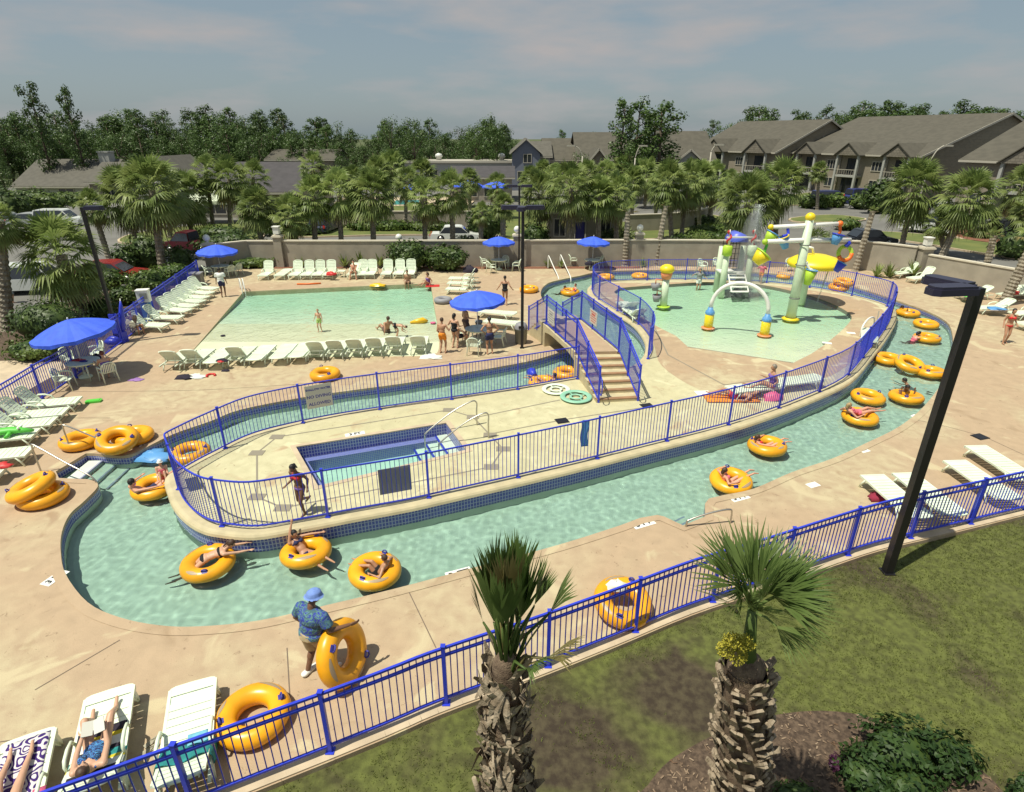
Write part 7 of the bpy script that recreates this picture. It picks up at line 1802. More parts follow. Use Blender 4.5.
for i in range(2600):
    p = V3(r.uniform(1, 9), r.uniform(3, 8), -.09)
    if not inside(p, mul): continue
    a = r.uniform(0, PI); u_ = V3(math.cos(a), math.sin(a), r.uniform(-.3, .3)) * r.uniform(.015, .045); v_ = V3(-math.sin(a), math.cos(a), r.uniform(-.3, .3)) * r.uniform(.006, .012); p.z += .012
    mb.add([p - u_ - v_, p + u_ - v_, p + u_ + v_, p - u_ + v_], [(0, 1, 2, 3)])
tag(mb.build('bark_chips', M['chip']), 'loose brown bark chips on the mulch bed', 'mulch', kind='stuff')
# dark glossy shrub and small plants
bush('dark glossy leaved shrub at the lower right corner', G(900, 772, -.1) + V3(0, .15, 0), 1.15, .9, .62, 1700, .075, 'shrub', 77, lump=.6)
bush('glossy shrub spreading at the right of the dark corner shrub', G(948, 772, -.1) + V3(0, .1, 0), .85, .7, .52, 1000, .075, 'shrub', 83, lump=.6)
bush('low glossy sprawl in front of the dark corner shrub', G(905, 796, -.1), .9, .6, .42, 800, .07, 'shrub', 84, lump=.6)
bush('smaller dark glossy shrub at the lower left of the big one', G(862, 788, -.1), .75, .7, .6, 900, .07, 'shrub', 78, lump=.3); bush('low bright green seedling patch on the mulch', G(795, 800, -.1), .75, .45, .25, 380, .055, 'hedge', 79)
M['purpleleaf'] = leafmat('purple_leaf', (.05, .012, .04), (.09, .025, .06), 0, .1); bush('tiny purple leaved plant left of the dark shrub', G(836, 768, -.1), .26, .26, .24, 140, .05, 'purpleleaf', 80)
bush('dark leaves poking in at the lower right corner', G(1028, 800, -.1), .6, .5, .4, 400, .06, 'shrub', 81)

# the two big palms close to the camera
M['boot'] = mat('palm_boot', (.20, .15, .10), .95, col2=(.36, .29, .21), vscale=7, bump=.6, bscale=40, detail=6)
M['boot_red'] = mat('palm_fibre', (.12, .08, .055), .95, col2=(.21, .15, .10), vscale=12, bump=.8, bscale=60)
def near_trunk(o, base, top, r0, r1, seed, style):
    rr = random.Random(seed); mb = MB(); d = top - base; N_ = 18; K = 26; vs = []
    for i in range(K + 1):
        t = i / K; rad = (r0 + (r1 - r0) * t) * .86
        for k in range(N_):
            a = 2 * PI * k / N_; q = rad * (1 + .10 * noise.noise(V3(math.cos(a) * 2, math.sin(a) * 2, t * 9 + seed))); vs.append(d * t + V3(q * math.cos(a), q * math.sin(a), 0))
    mb.add(vs, [(i * N_ + k, i * N_ + (k + 1) % N_, (i + 1) * N_ + (k + 1) % N_, (i + 1) * N_ + k) for i in range(K) for k in range(N_)], 0, True); t_ = mb.build('trunk', M['boot_red'], o)
    q = MB(); q.ell(d * 1.0 - V3(0, 0, .02), (r1 * .8, r1 * .8, .24), 14); q.build('crown_base', M['boot_red'], t_)
    b = MB(); n = int(d.length / (.0095 if style == 'boot' else .0085))
    for i in range(n):
        t = i / n; a = i * 2.39996 + rr.uniform(-.55, .55); t = max(0, min(1, t + rr.uniform(-.02, .02))); rad = (r0 + (r1 - r0) * t) * .96; out = V3(math.cos(a), math.sin(a), 0); tn = V3(-out.y, out.x, 0); c = d * t + out * rad
        if style == 'boot':      # cut leaf bases: stubby cups pointing up and out
            L_ = rr.uniform(.06, .19); w_ = rr.uniform(.02, .046); tilt = rr.uniform(.25, .9); tn = (tn + V3(0, 0, rr.uniform(-.35, .35))).normalized(); ax = (V3(0, 0, 1) * math.cos(tilt) + out * math.sin(tilt)).normalized(); nn = ax.cross(tn); th = .013
            e = c + ax * L_; 
            v8 = [c - tn * w_ * 1.5 - nn * th, c + tn * w_ * 1.5 - nn * th, c + tn * w_ * 1.5 + nn * th, c - tn * w_ * 1.5 + nn * th, e - tn * w_ - nn * th * .9 , e + tn * w_ - nn * th * .9, e + tn * w_ * .75 + nn * th * 1.6, e - tn * w_ * .75 + nn * th * 1.6]
            b.add(v8, [(0, 1, 5, 4), (2, 3, 7, 6), (1, 2, 6, 5), (3, 0, 4, 7), (4, 5, 6, 7)])
        else:                     # shaggy strips lying along the trunk
            L_ = rr.uniform(.14, .38); w_ = rr.uniform(.018, .05); sl = rr.uniform(-.9, .9); dn = (V3(0, 0, rr.choice((1, 1, -1))) + tn * sl + out * rr.uniform(.05, .35)).normalized(); sd = dn.cross(out).normalized()
            m_ = c + dn * L_ * .5 + out * rr.uniform(.02, .05); e = c + dn * L_ + out * rr.uniform(-.01, .07)
            b.add([c - sd * w_, c + sd * w_, m_ + sd * w_ * .9, m_ - sd * w_ * .9, e + sd * w_ * .25, e - sd * w_ * .25, m_ + out * .018], [(0, 1, 6), (1, 2, 6), (2, 3, 6), (3, 0, 6), (3, 2, 4, 5)])
    b.build('leaf_base', M['boot'], t_)
    if style != 'boot':
        b = MB(); b.tube([V3(-.27, -.2, d.z * .53), V3(-.25, -.22, d.z * .60), V3(-.31, -.22, d.z * .70), V3(-.35, -.2, d.z * .735)], [.03, .028, .025, .022], 7); b.build('dead_stalk', M['boot'], t_)
def near_palm(label, base, top, r0, r1, seed, style, fr):
    o = thing('palm_tree', label, 'palm tree', base, 0, 'palms on the front lawn'); near_trunk(o, base, top, r0, r1, seed, style)
    rr = random.Random(seed + 5); hub0 = top - base
    for i, (az, el, L_, FR, sp, droop, wide) in enumerate(fr):
        mb = MB(); d = V3(math.cos(R(az)) * math.cos(R(el)), math.sin(R(az)) * math.cos(R(el)), math.sin(R(el)))
        frond(mb, hub0 + d * .02 - V3(0, 0, .15), d, L_, FR, 24, rr, droop, 0, sp, wide)
        mb.tube([hub0 - V3(0, 0, .3), hub0 + d * L_ * .5, hub0 + d * L_ - V3(0, 0, .15 + .1 * L_ * droop)], [.022, .016, .010], 6)
        mb.build('frond', M['frond_dry'] if i % 6 == 4 else M['frond_near'], o)
    return o
rr = random.Random(3)
b_ = V3(-.02, 3.95, -.1); t_ = AtY(505, 668, 3.95)
fr = [(i * 137.5, rr.uniform(77, 89), rr.uniform(.62, .95), rr.uniform(.50, .72), 20, .02, .026) for i in range(15)] + [(10, 62, .85, .5, 26, .2, .022), (-25, 50, .62, .5, 30, .35, .022), (30, 68, .8, .5, 22, .12, .022), (170, 74, .7, .5, 20, .1, .022), (-50, 55, .5, .42, 26, .5, .022)]
near_palm('nearest palm left of centre with a tied upright tuft of leaves and shaggy trunk', b_, t_, .29, .155, 4, 'shag', fr)
b2 = G(735, 862, -.1); t2 = AtY(750, 655, b2.y)
t2 = AtY(752, 612, b2.y - .05)
fr = [(i * 137.5 + 20, e, .30, rr.uniform(.60, .78), 72, .10, .022) for i, e in enumerate((86, 78, 72, 66, 60, 54, 48, 44, 38, 64, 70, 58, 50, 42))] + [(-15, 18, .3, .62, 50, .15, .016), (-55, 8, .28, .5, 45, .25, .016), (15, 30, .3, .6, 50, .15, .016), (200, 34, .28, .55, 50, .12, .016)]
rp = near_palm('near palm at right with fanned leaves a yellow flower cluster and a stubby booted trunk', b2, AtY(746, 668, b2.y), .34, .26, 9, 'boot', [])
hubp = t2 - b2
for i, (az, el, L_, FR, sp, droop, wide) in enumerate(fr):
    mb = MB(); d = V3(math.cos(R(az)) * math.cos(R(el)), math.sin(R(az)) * math.cos(R(el)), math.sin(R(el))); frond(mb, hubp, d, L_, FR, 26, rr, droop, 0, sp, wide); mb.build('frond', M['frond_near'], rp)
mb = MB(); a_ = AtY(746, 675, b2.y) - b2; mb.tube([a_, (a_ + hubp) / 2, hubp + V3(0, 0, .05)], [.12, .075, .05], 9); mb.build('leaf_shaft', M['frond_near'], rp)
mb = MB(); fc = AtY(737, 648, b2.y - .22) - b2
M['flower'] = leafmat('palm_flower', (.30, .28, .03), (.50, .44, .06), 0, .2, .7, 9)
for i in range(1500):
    q = V3(rr.gauss(0, 1), rr.gauss(0, 1), rr.gauss(0, 1)).normalized() * rr.random() ** .33; k5 = i % 5; c = fc + V3((-.07, .06, -.10, .03, 0)[k5], (0, -.05, .04, 0, .05)[k5], (.10, .12, -.06, -.12, .02)[k5]) + V3(q.x * .10, q.y * .08, q.z * .11); u_ = V3(rr.uniform(-1, 1), rr.uniform(-1, 1), rr.uniform(-1, 1)).normalized(); v_ = u_.orthogonal().normalized(); s_ = rr.uniform(.008, .018)
    mb.add([c - u_ * s_, c + v_ * s_ * .6, c + u_ * s_, c - v_ * s_ * .6], [(0, 1, 2, 3)])
mb.build('flower_cluster', M['flower'], rp)

# ---------------------------------------------------------------- people
SK = {'fair': (.56, .33, .22), 'tan': (.42, .225, .135), 'pink': (.60, .30, .20), 'brown': (.17, .085, .05), 'dark': (.09, .045, .03)}
HR = {'black': (.012, .010, .010), 'brown': (.06, .030, .018), 'red': (.12, .03, .02), 'blond': (.33, .22, .10), 'grey': (.22, .19, .15)}
for k_, c in SK.items(): M['skin_' + k_] = mat('skin_' + k_, c, .5, var=.05, vscale=6)
for k_, c in HR.items(): M['hair_' + k_] = mat('hair_' + k_, c, .6, var=.25, vscale=30)
for k_, c in {'black': (.012, .012, .016), 'red': (.55, .03, .03), 'orange': (.75, .25, .02), 'blue': (.05, .09, .45), 'pink': (.65, .14, .20), 'purple': (.18, .10, .36), 'white': (.72, .74, .70), 'grey': (.25, .26, .26), 'khaki': (.36, .29, .17), 'brown': (.14, .09, .07), 'lime': (.35, .5, .15), 'capblue': (.16, .26, .60), 'navy': (.02, .025, .09)}.items(): M['cl_' + k_] = mat('cloth_' + k_, c, .85, var=.12, vscale=14)
def hawaii(name, a, b, c, sc_):
    m = mat(name, a, .85); N, L = nt(m); bs = N['Principled BSDF']; tc = N.new('ShaderNodeTexCoord'); n1 = N.new('ShaderNodeTexNoise'); n1.inputs['Scale'].default_value = sc_; n1.inputs['Detail'].default_value = 3; n1.inputs['Distortion'].default_value = 2
    L.new(tc.outputs['Object'], n1.inputs['Vector']); rp_ = N.new('ShaderNodeValToRGB'); L.new(n1.outputs['Fac'], rp_.inputs['Fac']); rp_.color_ramp.interpolation = 'CONSTANT'
    e = rp_.color_ramp.elements; e[0].position = 0; e[0].color = (*a, 1); e[1].position = .46; e[1].color = (*b, 1); x = e.new(.53); x.color = (*c, 1); x = e.new(.60); x.color = (*a, 1); L.new(rp_.outputs[0], bs.inputs['Base Color']); return m
M['cl_hawaii'] = hawaii('hawaiian_cloth', (.03, .05, .30), (.10, .22, .24), (.05, .12, .14), 9)
M['cl_bluepat'] = hawaii('patterned_swimsuit', (.02, .03, .08), (.08, .30, .60), (.02, .05, .30), 14)
M['skin_eye'] = mat('eye_dark', (.02, .015, .012), .3); M['lips'] = mat('lips', (.35, .10, .08), .5)
def ik(a, b, l1, l2, pole):
    d = b - a; D = max(.02, min(d.length, (l1 + l2) * .998)); ax = d.normalized(); x = (l1 * l1 - l2 * l2 + D * D) / (2 * D); h = math.sqrt(max(0, l1 * l1 - x * x)); pv = pole - ax * pole.dot(ax); pv = pv.normalized() if pv.length > 1e-3 else ax.orthogonal().normalized()
    return a + ax * x + pv * h, a + ax * D
def remesh(mb, name, m, vox, smooth=3, parent=None):
    me = mb.mesh(name + '_raw', m); o = bpy.data.objects.new('tmp_raw', me); C.objects.link(o)
    md = o.modifiers.new('r', 'REMESH'); md.mode = 'VOXEL'; md.voxel_size = vox; md.use_smooth_shade = True
    s = o.modifiers.new('s', 'SMOOTH'); s.factor = .5; s.iterations = smooth
    m2 = bpy.data.meshes.new_from_object(o.evaluated_get(bpy.context.evaluated_depsgraph_get())); bpy.data.objects.remove(o); bpy.data.meshes.remove(me)
    m2.name = name; m2.materials.clear(); m2.materials.append(m)
    m2.polygons.foreach_set('use_smooth', [True] * len(m2.polygons)); m2.polygons.foreach_set('material_index', [0] * len(m2.polygons))
    q = bpy.data.objects.new(name, m2); C.objects.link(q); q.parent = parent; return q
def V(p): return Vector(p)
STAND = dict(pel=(0, 0, .93), t=(0, .02, 1), wr=((.27, .05, .86), (-.27, .05, .86)), an=((.11, .03, .08), (-.11, -.02, .08)))
WALK = dict(pel=(0, 0, .92), t=(0, .05, 1), wr=((.26, .22, .92), (-.26, -.12, .88)), an=((.08, -.26, .13), (-.09, .22, .08)))
SIT = dict(pel=(0, -.02, .50), t=(0, -.12, 1), wr=((.16, .34, .62), (-.16, .34, .62)), an=((.12, .42, .08), (-.12, .42, .08)), kp=(0, .4, 1))
FLOOR = dict(pel=(0, 0, .10), t=(0, -.35, 1), wr=((.3, -.3, .06), (-.3, -.3, .06)), an=((.12, .82, .07), (-.14, .66, .07)), kp=(0, 0, 1), ep=(0, -1, .3))
TUBE = dict(pel=(0, -.06, -.14), t=(0, -.72, .62), wr=((.46, .10, .17), (-.46, .10, .17)), an=((.12, .74, .14), (-.14, .78, .14)), kp=(0, .2, 1), ep=(0, -1, -.2), hd=(0, .1, 1), look=(0, 1, .1))
PRONE = dict(pel=(0, -.22, .10), t=(0, .97, .26), wr=((.16, 1.0, .12), (-.20, .98, .10)), an=((.12, -1.0, -.42), (-.14, -.95, -.46)), kp=(0, 0, -1), ep=(0, 0, -1), hd=(0, .6, .8), look=(0, .8, -.2), toe=(0, -1, -.3))
FLOAT = dict(pel=(0, -.45, -.25), t=(0, .45, .9), wr=((.22, .32, .16), (-.22, .32, .16)), an=((.12, -1.1, -.42), (-.12, -1.05, -.40)), kp=(0, 0, -1), ep=(0, 0, -1), toe=(0, -1, -.2))
LIE = dict(pel=(0, 0, .46), t=(0, -.92, .38), wr=((.30, .0, .44), (-.30, .0, .44)), an=((.10, .86, .42), (-.12, .86, .42)), kp=(0, 0, 1), ep=(0, -1, 0), hd=(0, -.5, .8), look=(0, .9, .3))
PEOPLE = 'people around the pools'
def person(label, loc, rz, h, P, skin='fair', hair='brown', hl='short', clothes=(), vox=.024, detail=False, woman=False, bulk=1.08):
    g = lambda k, d=None: P.get(k, d)
    t = V(g('t')).normalized(); l = V(g('l', (1, 0, 0))); l = (l - t * l.dot(t)).normalized(); f = t.cross(l); pel = V(g('pel'))
    bm = Matrix((l, f, t)).transposed(); sh = [pel + t * .47 + l * s * .175 for s in (1, -1)]; hip = [pel + l * s * .085 - t * .03 for s in (1, -1)]
    neck = pel + t * .51; hd = V(g('hd', t)).normalized(); lk = V(g('look', f)); lk = (lk - hd * lk.dot(hd)).normalized(); head = neck + hd * .19 + lk * .03; hm = Matrix((lk.cross(hd), lk, hd)).transposed()
    kp = g('kp', (0, 1, .2)); ep = g('ep', (0, -1, -.2)); kp = kp if isinstance(kp[0], tuple) else (kp, kp); ep = ep if isinstance(ep[0], tuple) else (ep, ep)
    arms = [ik(sh[i], V(g('wr')[i]), .29, .25, V(ep[i])) for i in (0, 1)]; legs = [ik(hip[i], V(g('an')[i]), .43, .42, V(kp[i])) for i in (0, 1)]
    s = h / 1.72; o = thing('person', label, 'person', loc, rz, PEOPLE); o.scale = (s * bulk, s * bulk, s)
    b = MB(); w_ = .94 if woman else 1.0
    b.ell(pel, (.158, .115, .125), 14, 0, bm); b.ell(pel + t * .17, (.135 * w_, .10, .16), 14, 0, bm); b.ell(pel + t * .345, (.165 * w_, .108, .165), 14, 0, bm); b.cap(sh[0] - t * .02, sh[1] - t * .02, .058 * w_, .058 * w_); b.cap(pel + t * .44, neck + hd * .07, .058, .05)
    if woman:
        for q in (1, -1): b.ell(pel + t * .36 + l * q * .075 + f * .085, .062, 10)
    b.ell(head, (.074, .092, .112), 14, 0, hm); b.ell(head - hd * .055 + lk * .028, (.055, .062, .062), 10, 0, hm)
    b.cap(head + lk * .088 + hd * .01, head + lk * .106 - hd * .025, .010, .016, 6)
    for q in (1, -1): b.ell(head + hm @ V3(q * .075, -.005, -.01), (.012, .022, .032), 7, 0, hm)
    fingers = MB()
    for i, q in ((0, 1), (1, -1)):
        el, wr = arms[i]; b.cap(sh[i], el, .05 * w_, .039); b.cap(el, wr, .040, .026); d = (wr - el).normalized(); sd = d.cross(f if abs(d.dot(f)) < .9 else t).normalized(); nn = sd.cross(d)
        if detail:
            hm_ = Matrix((sd, nn, d)).transposed(); b.ell(wr + d * .055, (.042, .018, .055), 10, 0, hm_)
            for k, (ox, fl) in enumerate(((-.031, .062), (-.011, .072), (.010, .068), (.030, .054))):
                r0 = wr + d * .085 + sd * ox; k1 = r0 + d * fl * .5 + sd * ox * .15 + nn * .006; k2 = k1 + d * fl * .42 + nn * .018; b.cap(r0, k1, .0098, .009, 6); b.cap(k1, k2, .009, .0078, 6)
            b.cap(wr + d * .03 - sd * .03, wr + d * .065 - sd * .062 + nn * .01, .012, .010, 6); b.cap(wr + d * .065 - sd * .062 + nn * .01, wr + d * .10 - sd * .068 + nn * .018, .010, .008, 6)
        else:
            b.ell(wr + d * .07, (.036, .022, .075), 8, 0, Matrix((sd, nn, d)).transposed()); b.cap(wr + d * .03 - sd * .02, wr + d * .09 - sd * .055, .014, .011, 6)
        kn, an = legs[i]; b.cap(hip[i], kn, .086, .056); b.cap(kn, an, .054, .034); dk = (an - kn).normalized(); bk = -V(kp[i]); bk = (bk - dk * bk.dot(dk)); bk = bk.normalized() if bk.length > .05 else f
        b.ell(kn + (an - kn) * .32 + bk * .014, (.05, .05, .12), 8, 0, Matrix((dk.orthogonal().normalized(), dk.cross(dk.orthogonal().normalized()), dk)).transposed())
        toe = V(g('toe', (0, 1, 0))); toe = (toe - dk * toe.dot(dk) * .5).normalized(); b.cap(an - toe * .03 + dk * .035, an + toe * .16 + dk * .05, .036, .026); legs[i] = (kn, an, toe, dk)
    remesh(b, 'body', M['skin_' + skin], vox if not detail else .0085, 3 if not detail else 2, o)
    # hair
    if hl != 'none':
        b = MB(); b.ell(head - lk * .014 + hd * .022, (.086, .098, .108), 12, 0, hm)
        if hl in ('long', 'mid'):
            q = head - lk * .07; b.cap(q + hd * .03, q - hd * .09 - lk * .015, .066, .06)
            if hl == 'long': b.cap(q - hd * .08 - lk * .01, q - hd * .24 - lk * .045, .056, .035)
        if hl == 'tail': b.cap(head - lk * .10 + hd * .05, head - lk * .13 - hd * .13, .035, .02)
        ho = remesh(b, 'hair', M['hair_' + hair], max(.011, vox * .7), 2, o)
        bmx = bmesh.new(); bmx.from_mesh(ho.data); kill = [v for v in bmx.verts if (v.co - head).dot(lk) > .045 and (v.co - head).dot(hd) < .065]; bmesh.ops.delete(bmx, geom=kill, context='VERTS'); bmx.to_mesh(ho.data); bmx.free()
    if detail or vox < .02:
        for q in (1, -1): e = MB(); e.ell(head + hm @ V3(q * .03, .086, .012), (.012, .008, .008), 8, 0, hm); e.build('eye', M['skin_eye'], o)
        e = MB(); e.ell(head + hm @ V3(0, .088, -.052), (.022, .008, .007), 8, 0, hm); e.build('mouth', M['lips'], o)
    for c in clothes:
        kind, colr = c[0], M['cl_' + c[1]] if 'cl_' + c[1] in M else M[c[1]]; b = MB(); v2 = max(.012, vox * .75)
        if kind in ('trunks', 'shorts'):
            k = .55 if kind == 'trunks' else .95; b.ell(pel - t * .02, (.175, .132, .10), 14, 0, bm); b.cap(pel + t * .09, pel - t * .02, .145, .165, 14, True)
            for i in (0, 1): b.cap(hip[i], hip[i].lerp(legs[i][0], k), .106, .088 if kind == 'trunks' else .10, 12, True)
        elif kind == 'bottom': b.ell(pel - t * .035, (.172, .13, .088), 14, 0, bm)
        elif kind == 'top': b.ell(pel + t * .355, (.176 * w_, .128, .062), 14, 0, bm); [b.ell(pel + t * .36 + l * q * .075 + f * .088, .070, 10) for q in (1, -1)]; [b.cap(pel + t * .38 + l * q * .07 + f * .1, pel + t * .5 + l * q * .06 + f * .03, .018, .014, 6) for q in (1, -1)]
        elif kind == 'suit':
            b.ell(pel - t * .01, (.172, .128, .118), 14, 0, bm); b.ell(pel + t * .17, (.15 * w_, .115, .17), 14, 0, bm); b.ell(pel + t * .31, (.176 * w_, .122, .13), 14, 0, bm)
            if woman: [b.ell(pel + t * .36 + l * q * .075 + f * .085, .072, 10) for q in (1, -1)]
            for q in (1, -1): b.cap(pel + t * .36 + l * q * .09 + f * .09, pel + t * .50 + l * q * .09, .02, .02, 6); b.cap(pel + t * .50 + l * q * .09, pel + t * .33 + l * q * .06 - f * .1, .02, .02, 6)
        elif kind == 'shirt':
            b.ell(pel + t * .345, (.20, .145, .185), 14, 0, bm); b.ell(pel + t * .17, (.18, .138, .19), 14, 0, bm); b.ell(pel + t * .03, (.195, .152, .14), 14, 0, bm); b.cap(sh[0] - t * .015, sh[1] - t * .015, .078, .078)
            for i in (0, 1): b.cap(sh[i], sh[i].lerp(arms[i][0], .72), .082, .078, 12, True)
        elif kind == 'shoes':
            for i in (0, 1): kn, an, toe, dk = legs[i]; b.cap(an - toe * .05 + dk * .045, an + toe * .18 + dk * .055, .05, .042)
        elif kind == 'cap':
            b.ell(head + hd * .038 - lk * .004, (.098, .112, .095), 12, 0, hm); b.lathe([(.09, -.005), (.135, -.03), (.135, -.042), (.085, -.02)], 16, 0, head + hd * .03, hm)
        if kind == 'shoes': q = remesh(b, 'shoes', colr, v2, 2, o)
        else: q = remesh(b, {'trunks': 'swim_trunks', 'shorts': 'shorts', 'bottom': 'bikini_bottom', 'top': 'bikini_top', 'suit': 'swimsuit', 'shirt': 'shirt', 'cap': 'hat'}[kind], colr, v2, 2, o)
        if kind in ('cap', 'top', 'bottom'):
            bmx = bmesh.new(); bmx.from_mesh(q.data)
            if kind == 'cap': cut = [v for v in bmx.verts if (v.co - head).dot(hd) < .0]
            elif kind == 'top': cut = []
            else: cut = [v for v in bmx.verts if (v.co - pel).dot(t) > .03]
            bmesh.ops.delete(bmx, geom=cut, context='VERTS'); bmx.to_mesh(q.data); bmx.free()
    return o
def mod(P, **k): d = dict(P); d.update(k); return d
def T_(key): return V(RIDE[key].location)
# on the deck
pm = person('man in a blue bucket hat and patterned blue shirt holding a tube upright', G(319, 673), R(-28), 1.78, mod(STAND, t=(.02, .10, 1), wr=((.42, .26, 1.08), (-.27, .10, .90)), an=((.15, .06, .08), (-.13, -.06, .08)), hd=(-.05, .25, 1), look=(.1, .9, -.4), ep=((.2, -.6, -.9), (-.6, -.8, 0))), 'brown', 'black', 'short', (('shorts', 'khaki'), ('shirt', 'hawaii'), ('shoes', 'white'), ('cap', 'capblue')), .016, True, bulk=1.3)
lp = on_lounger(l2, -.42, 0, 0); lz = l2.rotation_euler.z - PI / 2
pr_ = person('woman in a blue patterned swimsuit reading on the lower left lounger with knees up', on_lounger(l2, -.26, .0, -.02), lz, 1.68, dict(pel=(0, 0, .47), t=(0, -.93, .40), wr=((.14, .10, .70), (-.14, .12, .70)), an=((.14, .72, .43), (-.16, .62, .43)), kp=((.25, 0, 1), (-.05, 0, 1)), ep=((1, -.4, .0), (-1, -.4, -.2)), hd=(0, -.75, .75), look=(0, .8, .4)), 'fair', 'brown', 'short', (('suit', 'bluepat'),), .016, True, True)
T3 = Matrix.Rotation(lz, 3, 'Z'); bk = on_lounger(l2, -.26, .0, -.02) + T3 @ V3(.0, .17, .74)
o = thing('open_book', 'open book held by the reading woman', 'book', bk, lz); mb = MB()
for s_ in (1, -1): mb.box((s_ * .075, 0, .012), (.148, .21, .014), 0, M=Matrix.Rotation(-s_ * .18, 3, 'Y') @ Matrix.Rotation(.5, 3, 'X'))
mb.build('pages', M['signwhite'], o)
person('person lying on the swirl towel with bare legs stretched out', on_lounger(l1, -.34, .05, .0), l1.rotation_euler.z - PI / 2, 1.66, mod(LIE, t=(0, -.45, .9), hd=(0, .1, 1), an=((.16, .88, .42), (-.10, .84, .42)), kp=((.2, 0, 1), (-.1, 0, 1)), wr=((.33, .06, .42), (-.33, .06, .42))), 'fair', 'blond', 'mid', (('suit', 'navy'),), .018, False, True)
person('girl in a red bikini walking along the island fence', G(304, 513, ZI), R(160), 1.5, mod(WALK, t=(0, .10, 1), an=((.07, -.34, .30), (-.07, .05, .08)), wr=((.20, .26, 1.06), (-.26, .02, .92)), hd=(0, .35, 1), look=(0, .8, -.6)), 'brown', 'black', 'tail', (('top', 'red'), ('bottom', 'purple')), .017, False, True)
person('woman in a red bikini strolling on the right deck', G(1003, 343), R(170), 1.66, mod(STAND, wr=((.26, .06, .9), (-.30, .0, .95)), an=((.12, .18, .08), (-.12, -.08, .08))), 'tan', 'black', 'tail', (('top', 'red'), ('bottom', 'red')), .018, False, True)
person('woman in a black swimsuit walking away beside the middle lamp post', G(505, 305), R(-5), 1.68, mod(WALK, an=((.09, -.06, .08), (-.10, .08, .08)), wr=((.40, .04, .96), (-.40, .02, .96))), 'tan', 'black', 'tail', (('suit', 'black'),), .02, False, True)
person('man in a loose white shirt standing under the far left umbrella', G(224, 297), R(10), 1.75, mod(STAND, an=((.08, .05, .08), (-.08, -.06, .08))), 'brown', 'black', 'short', (('trunks', 'navy'), ('shirt', 'white')), .024)
person('boy in orange trunks standing at the left of the crowd', G(443, 353), R(-20), 1.62, mod(STAND, wr=((.30, .25, 1.25), (-.2, .1, .95))), 'tan', 'brown', 'short', (('trunks', 'orange'),), .022)
person('woman in a black swimsuit in the crowd beside the boy in orange', G(455, 348), R(-30), 1.62, mod(STAND, wr=((.25, .3, 1.1), (-.3, .2, 1.2))), 'fair', 'black', 'mid', (('suit', 'black'),), .022, False, True)
person('shirtless man in brown shorts half under the big umbrella', G(466, 340), R(-60), 1.75, mod(STAND, wr=((.2, .3, 1.05), (-.25, .1, .9))), 'tan', 'brown', 'short', (('shorts', 'brown'),), .024)
person('boy in dark trunks sitting at the left side of the crowd table', G(459, 344.5), R(-70), 1.5, SIT, 'fair', 'brown', 'short', (('trunks', 'black'),), .024)
person('child seated behind the crowd table', G(479, 334), R(180), 1.2, SIT, 'brown', 'black', 'short', (('shirt', 'grey'),), .024)
person('woman in black shorts with hands on hips by the crowd table', G(490, 354), R(15), 1.7, mod(STAND, wr=((.20, .02, 1.0), (-.20, .02, 1.0)), ep=((1, -.3, 0), (-1, -.3, 0))), 'tan', 'black', 'tail', (('top', 'brown'), ('trunks', 'navy')), .022, False, True)
person('red haired woman sitting in the chair at the left umbrella table', C_w.location, R(50), 1.66, mod(SIT, wr=((.2, .42, .78), (-.2, .42, .78)), t=(0, .05, 1)), 'fair', 'red', 'short', (('suit', 'purple'),), .022, False, True)
person('person sitting beside the grey draped chair by the blue cover', G(137, 333), R(-120), 1.6, mod(FLOOR, pel=(0, 0, .42), an=((.12, .40, .07), (-.12, .4, .07))), 'tan', 'brown', 'short', (('shirt', 'brown'), ('trunks', 'grey')), .024)
person('tanned man sitting on a back row lounger with a drink', G(355, 278.2), PI, 1.72, mod(SIT, pel=(0, -.05, .42), an=((.2, .42, .08), (-.2, .42, .08)), wr=((.1, .35, .6), (-.1, .35, .6)), t=(0, .08, 1)), 'pink', 'brown', 'short', (('trunks', 'khaki'),), .022)
person('man sitting on the far pool edge with his feet in the water', G(408, 283.2), PI, 1.7, mod(SIT, pel=(0, 0, .10), an=((.1, .42, -.26), (-.1, .42, -.26)), wr=((.2, .25, .25), (-.2, .25, .25)), t=(0, .1, 1)), 'tan', 'brown', 'short', (('trunks', 'brown'),), .024)
person('woman in purple sitting on a red mat at the far pool corner', G(429, 285), R(130), 1.62, mod(FLOOR, wr=((.2, .3, .3), (-.3, .1, .15)), t=(0, .1, 1)), 'tan', 'brown', 'mid', (('suit', 'purple'),), .024, False, True)
mb = MB(); mb.box((0, 0, .01), (.9, .6, .02)); tag(mb.build('red_mat', M['red'], None, G(431, 286) + V3(.1, 0, 0), .1), 'red mat at the far right corner of the shallow pool', 'mat')
# in the shallow pool
fz = lambda u, v: G(u, v, -.06)
person('small child in lime trunks standing alone in the shallow water', fz(320.5, 331.5), R(170), 1.16, mod(STAND, wr=((.33, .1, .9), (-.30, .1, .85))), 'fair', 'blond', 'short', (('trunks', 'lime'),), .026)
person('person sitting in the shallow water seen from behind', fz(387, 332), R(40), 1.7, FLOOR, 'tan', 'brown', 'short', (('trunks', 'brown'),), .024)
person('child bending over in the shallow water beside the sitting person', fz(397, 337), R(-80), 1.25, mod(STAND, pel=(0, -.1, .85), t=(0, .95, -.15), wr=((.15, .55, .35), (-.15, .6, .35)), look=(0, .2, -1), hd=(0, .9, -.3)), 'fair', 'brown', 'short', (('trunks', 'black'),), .026)
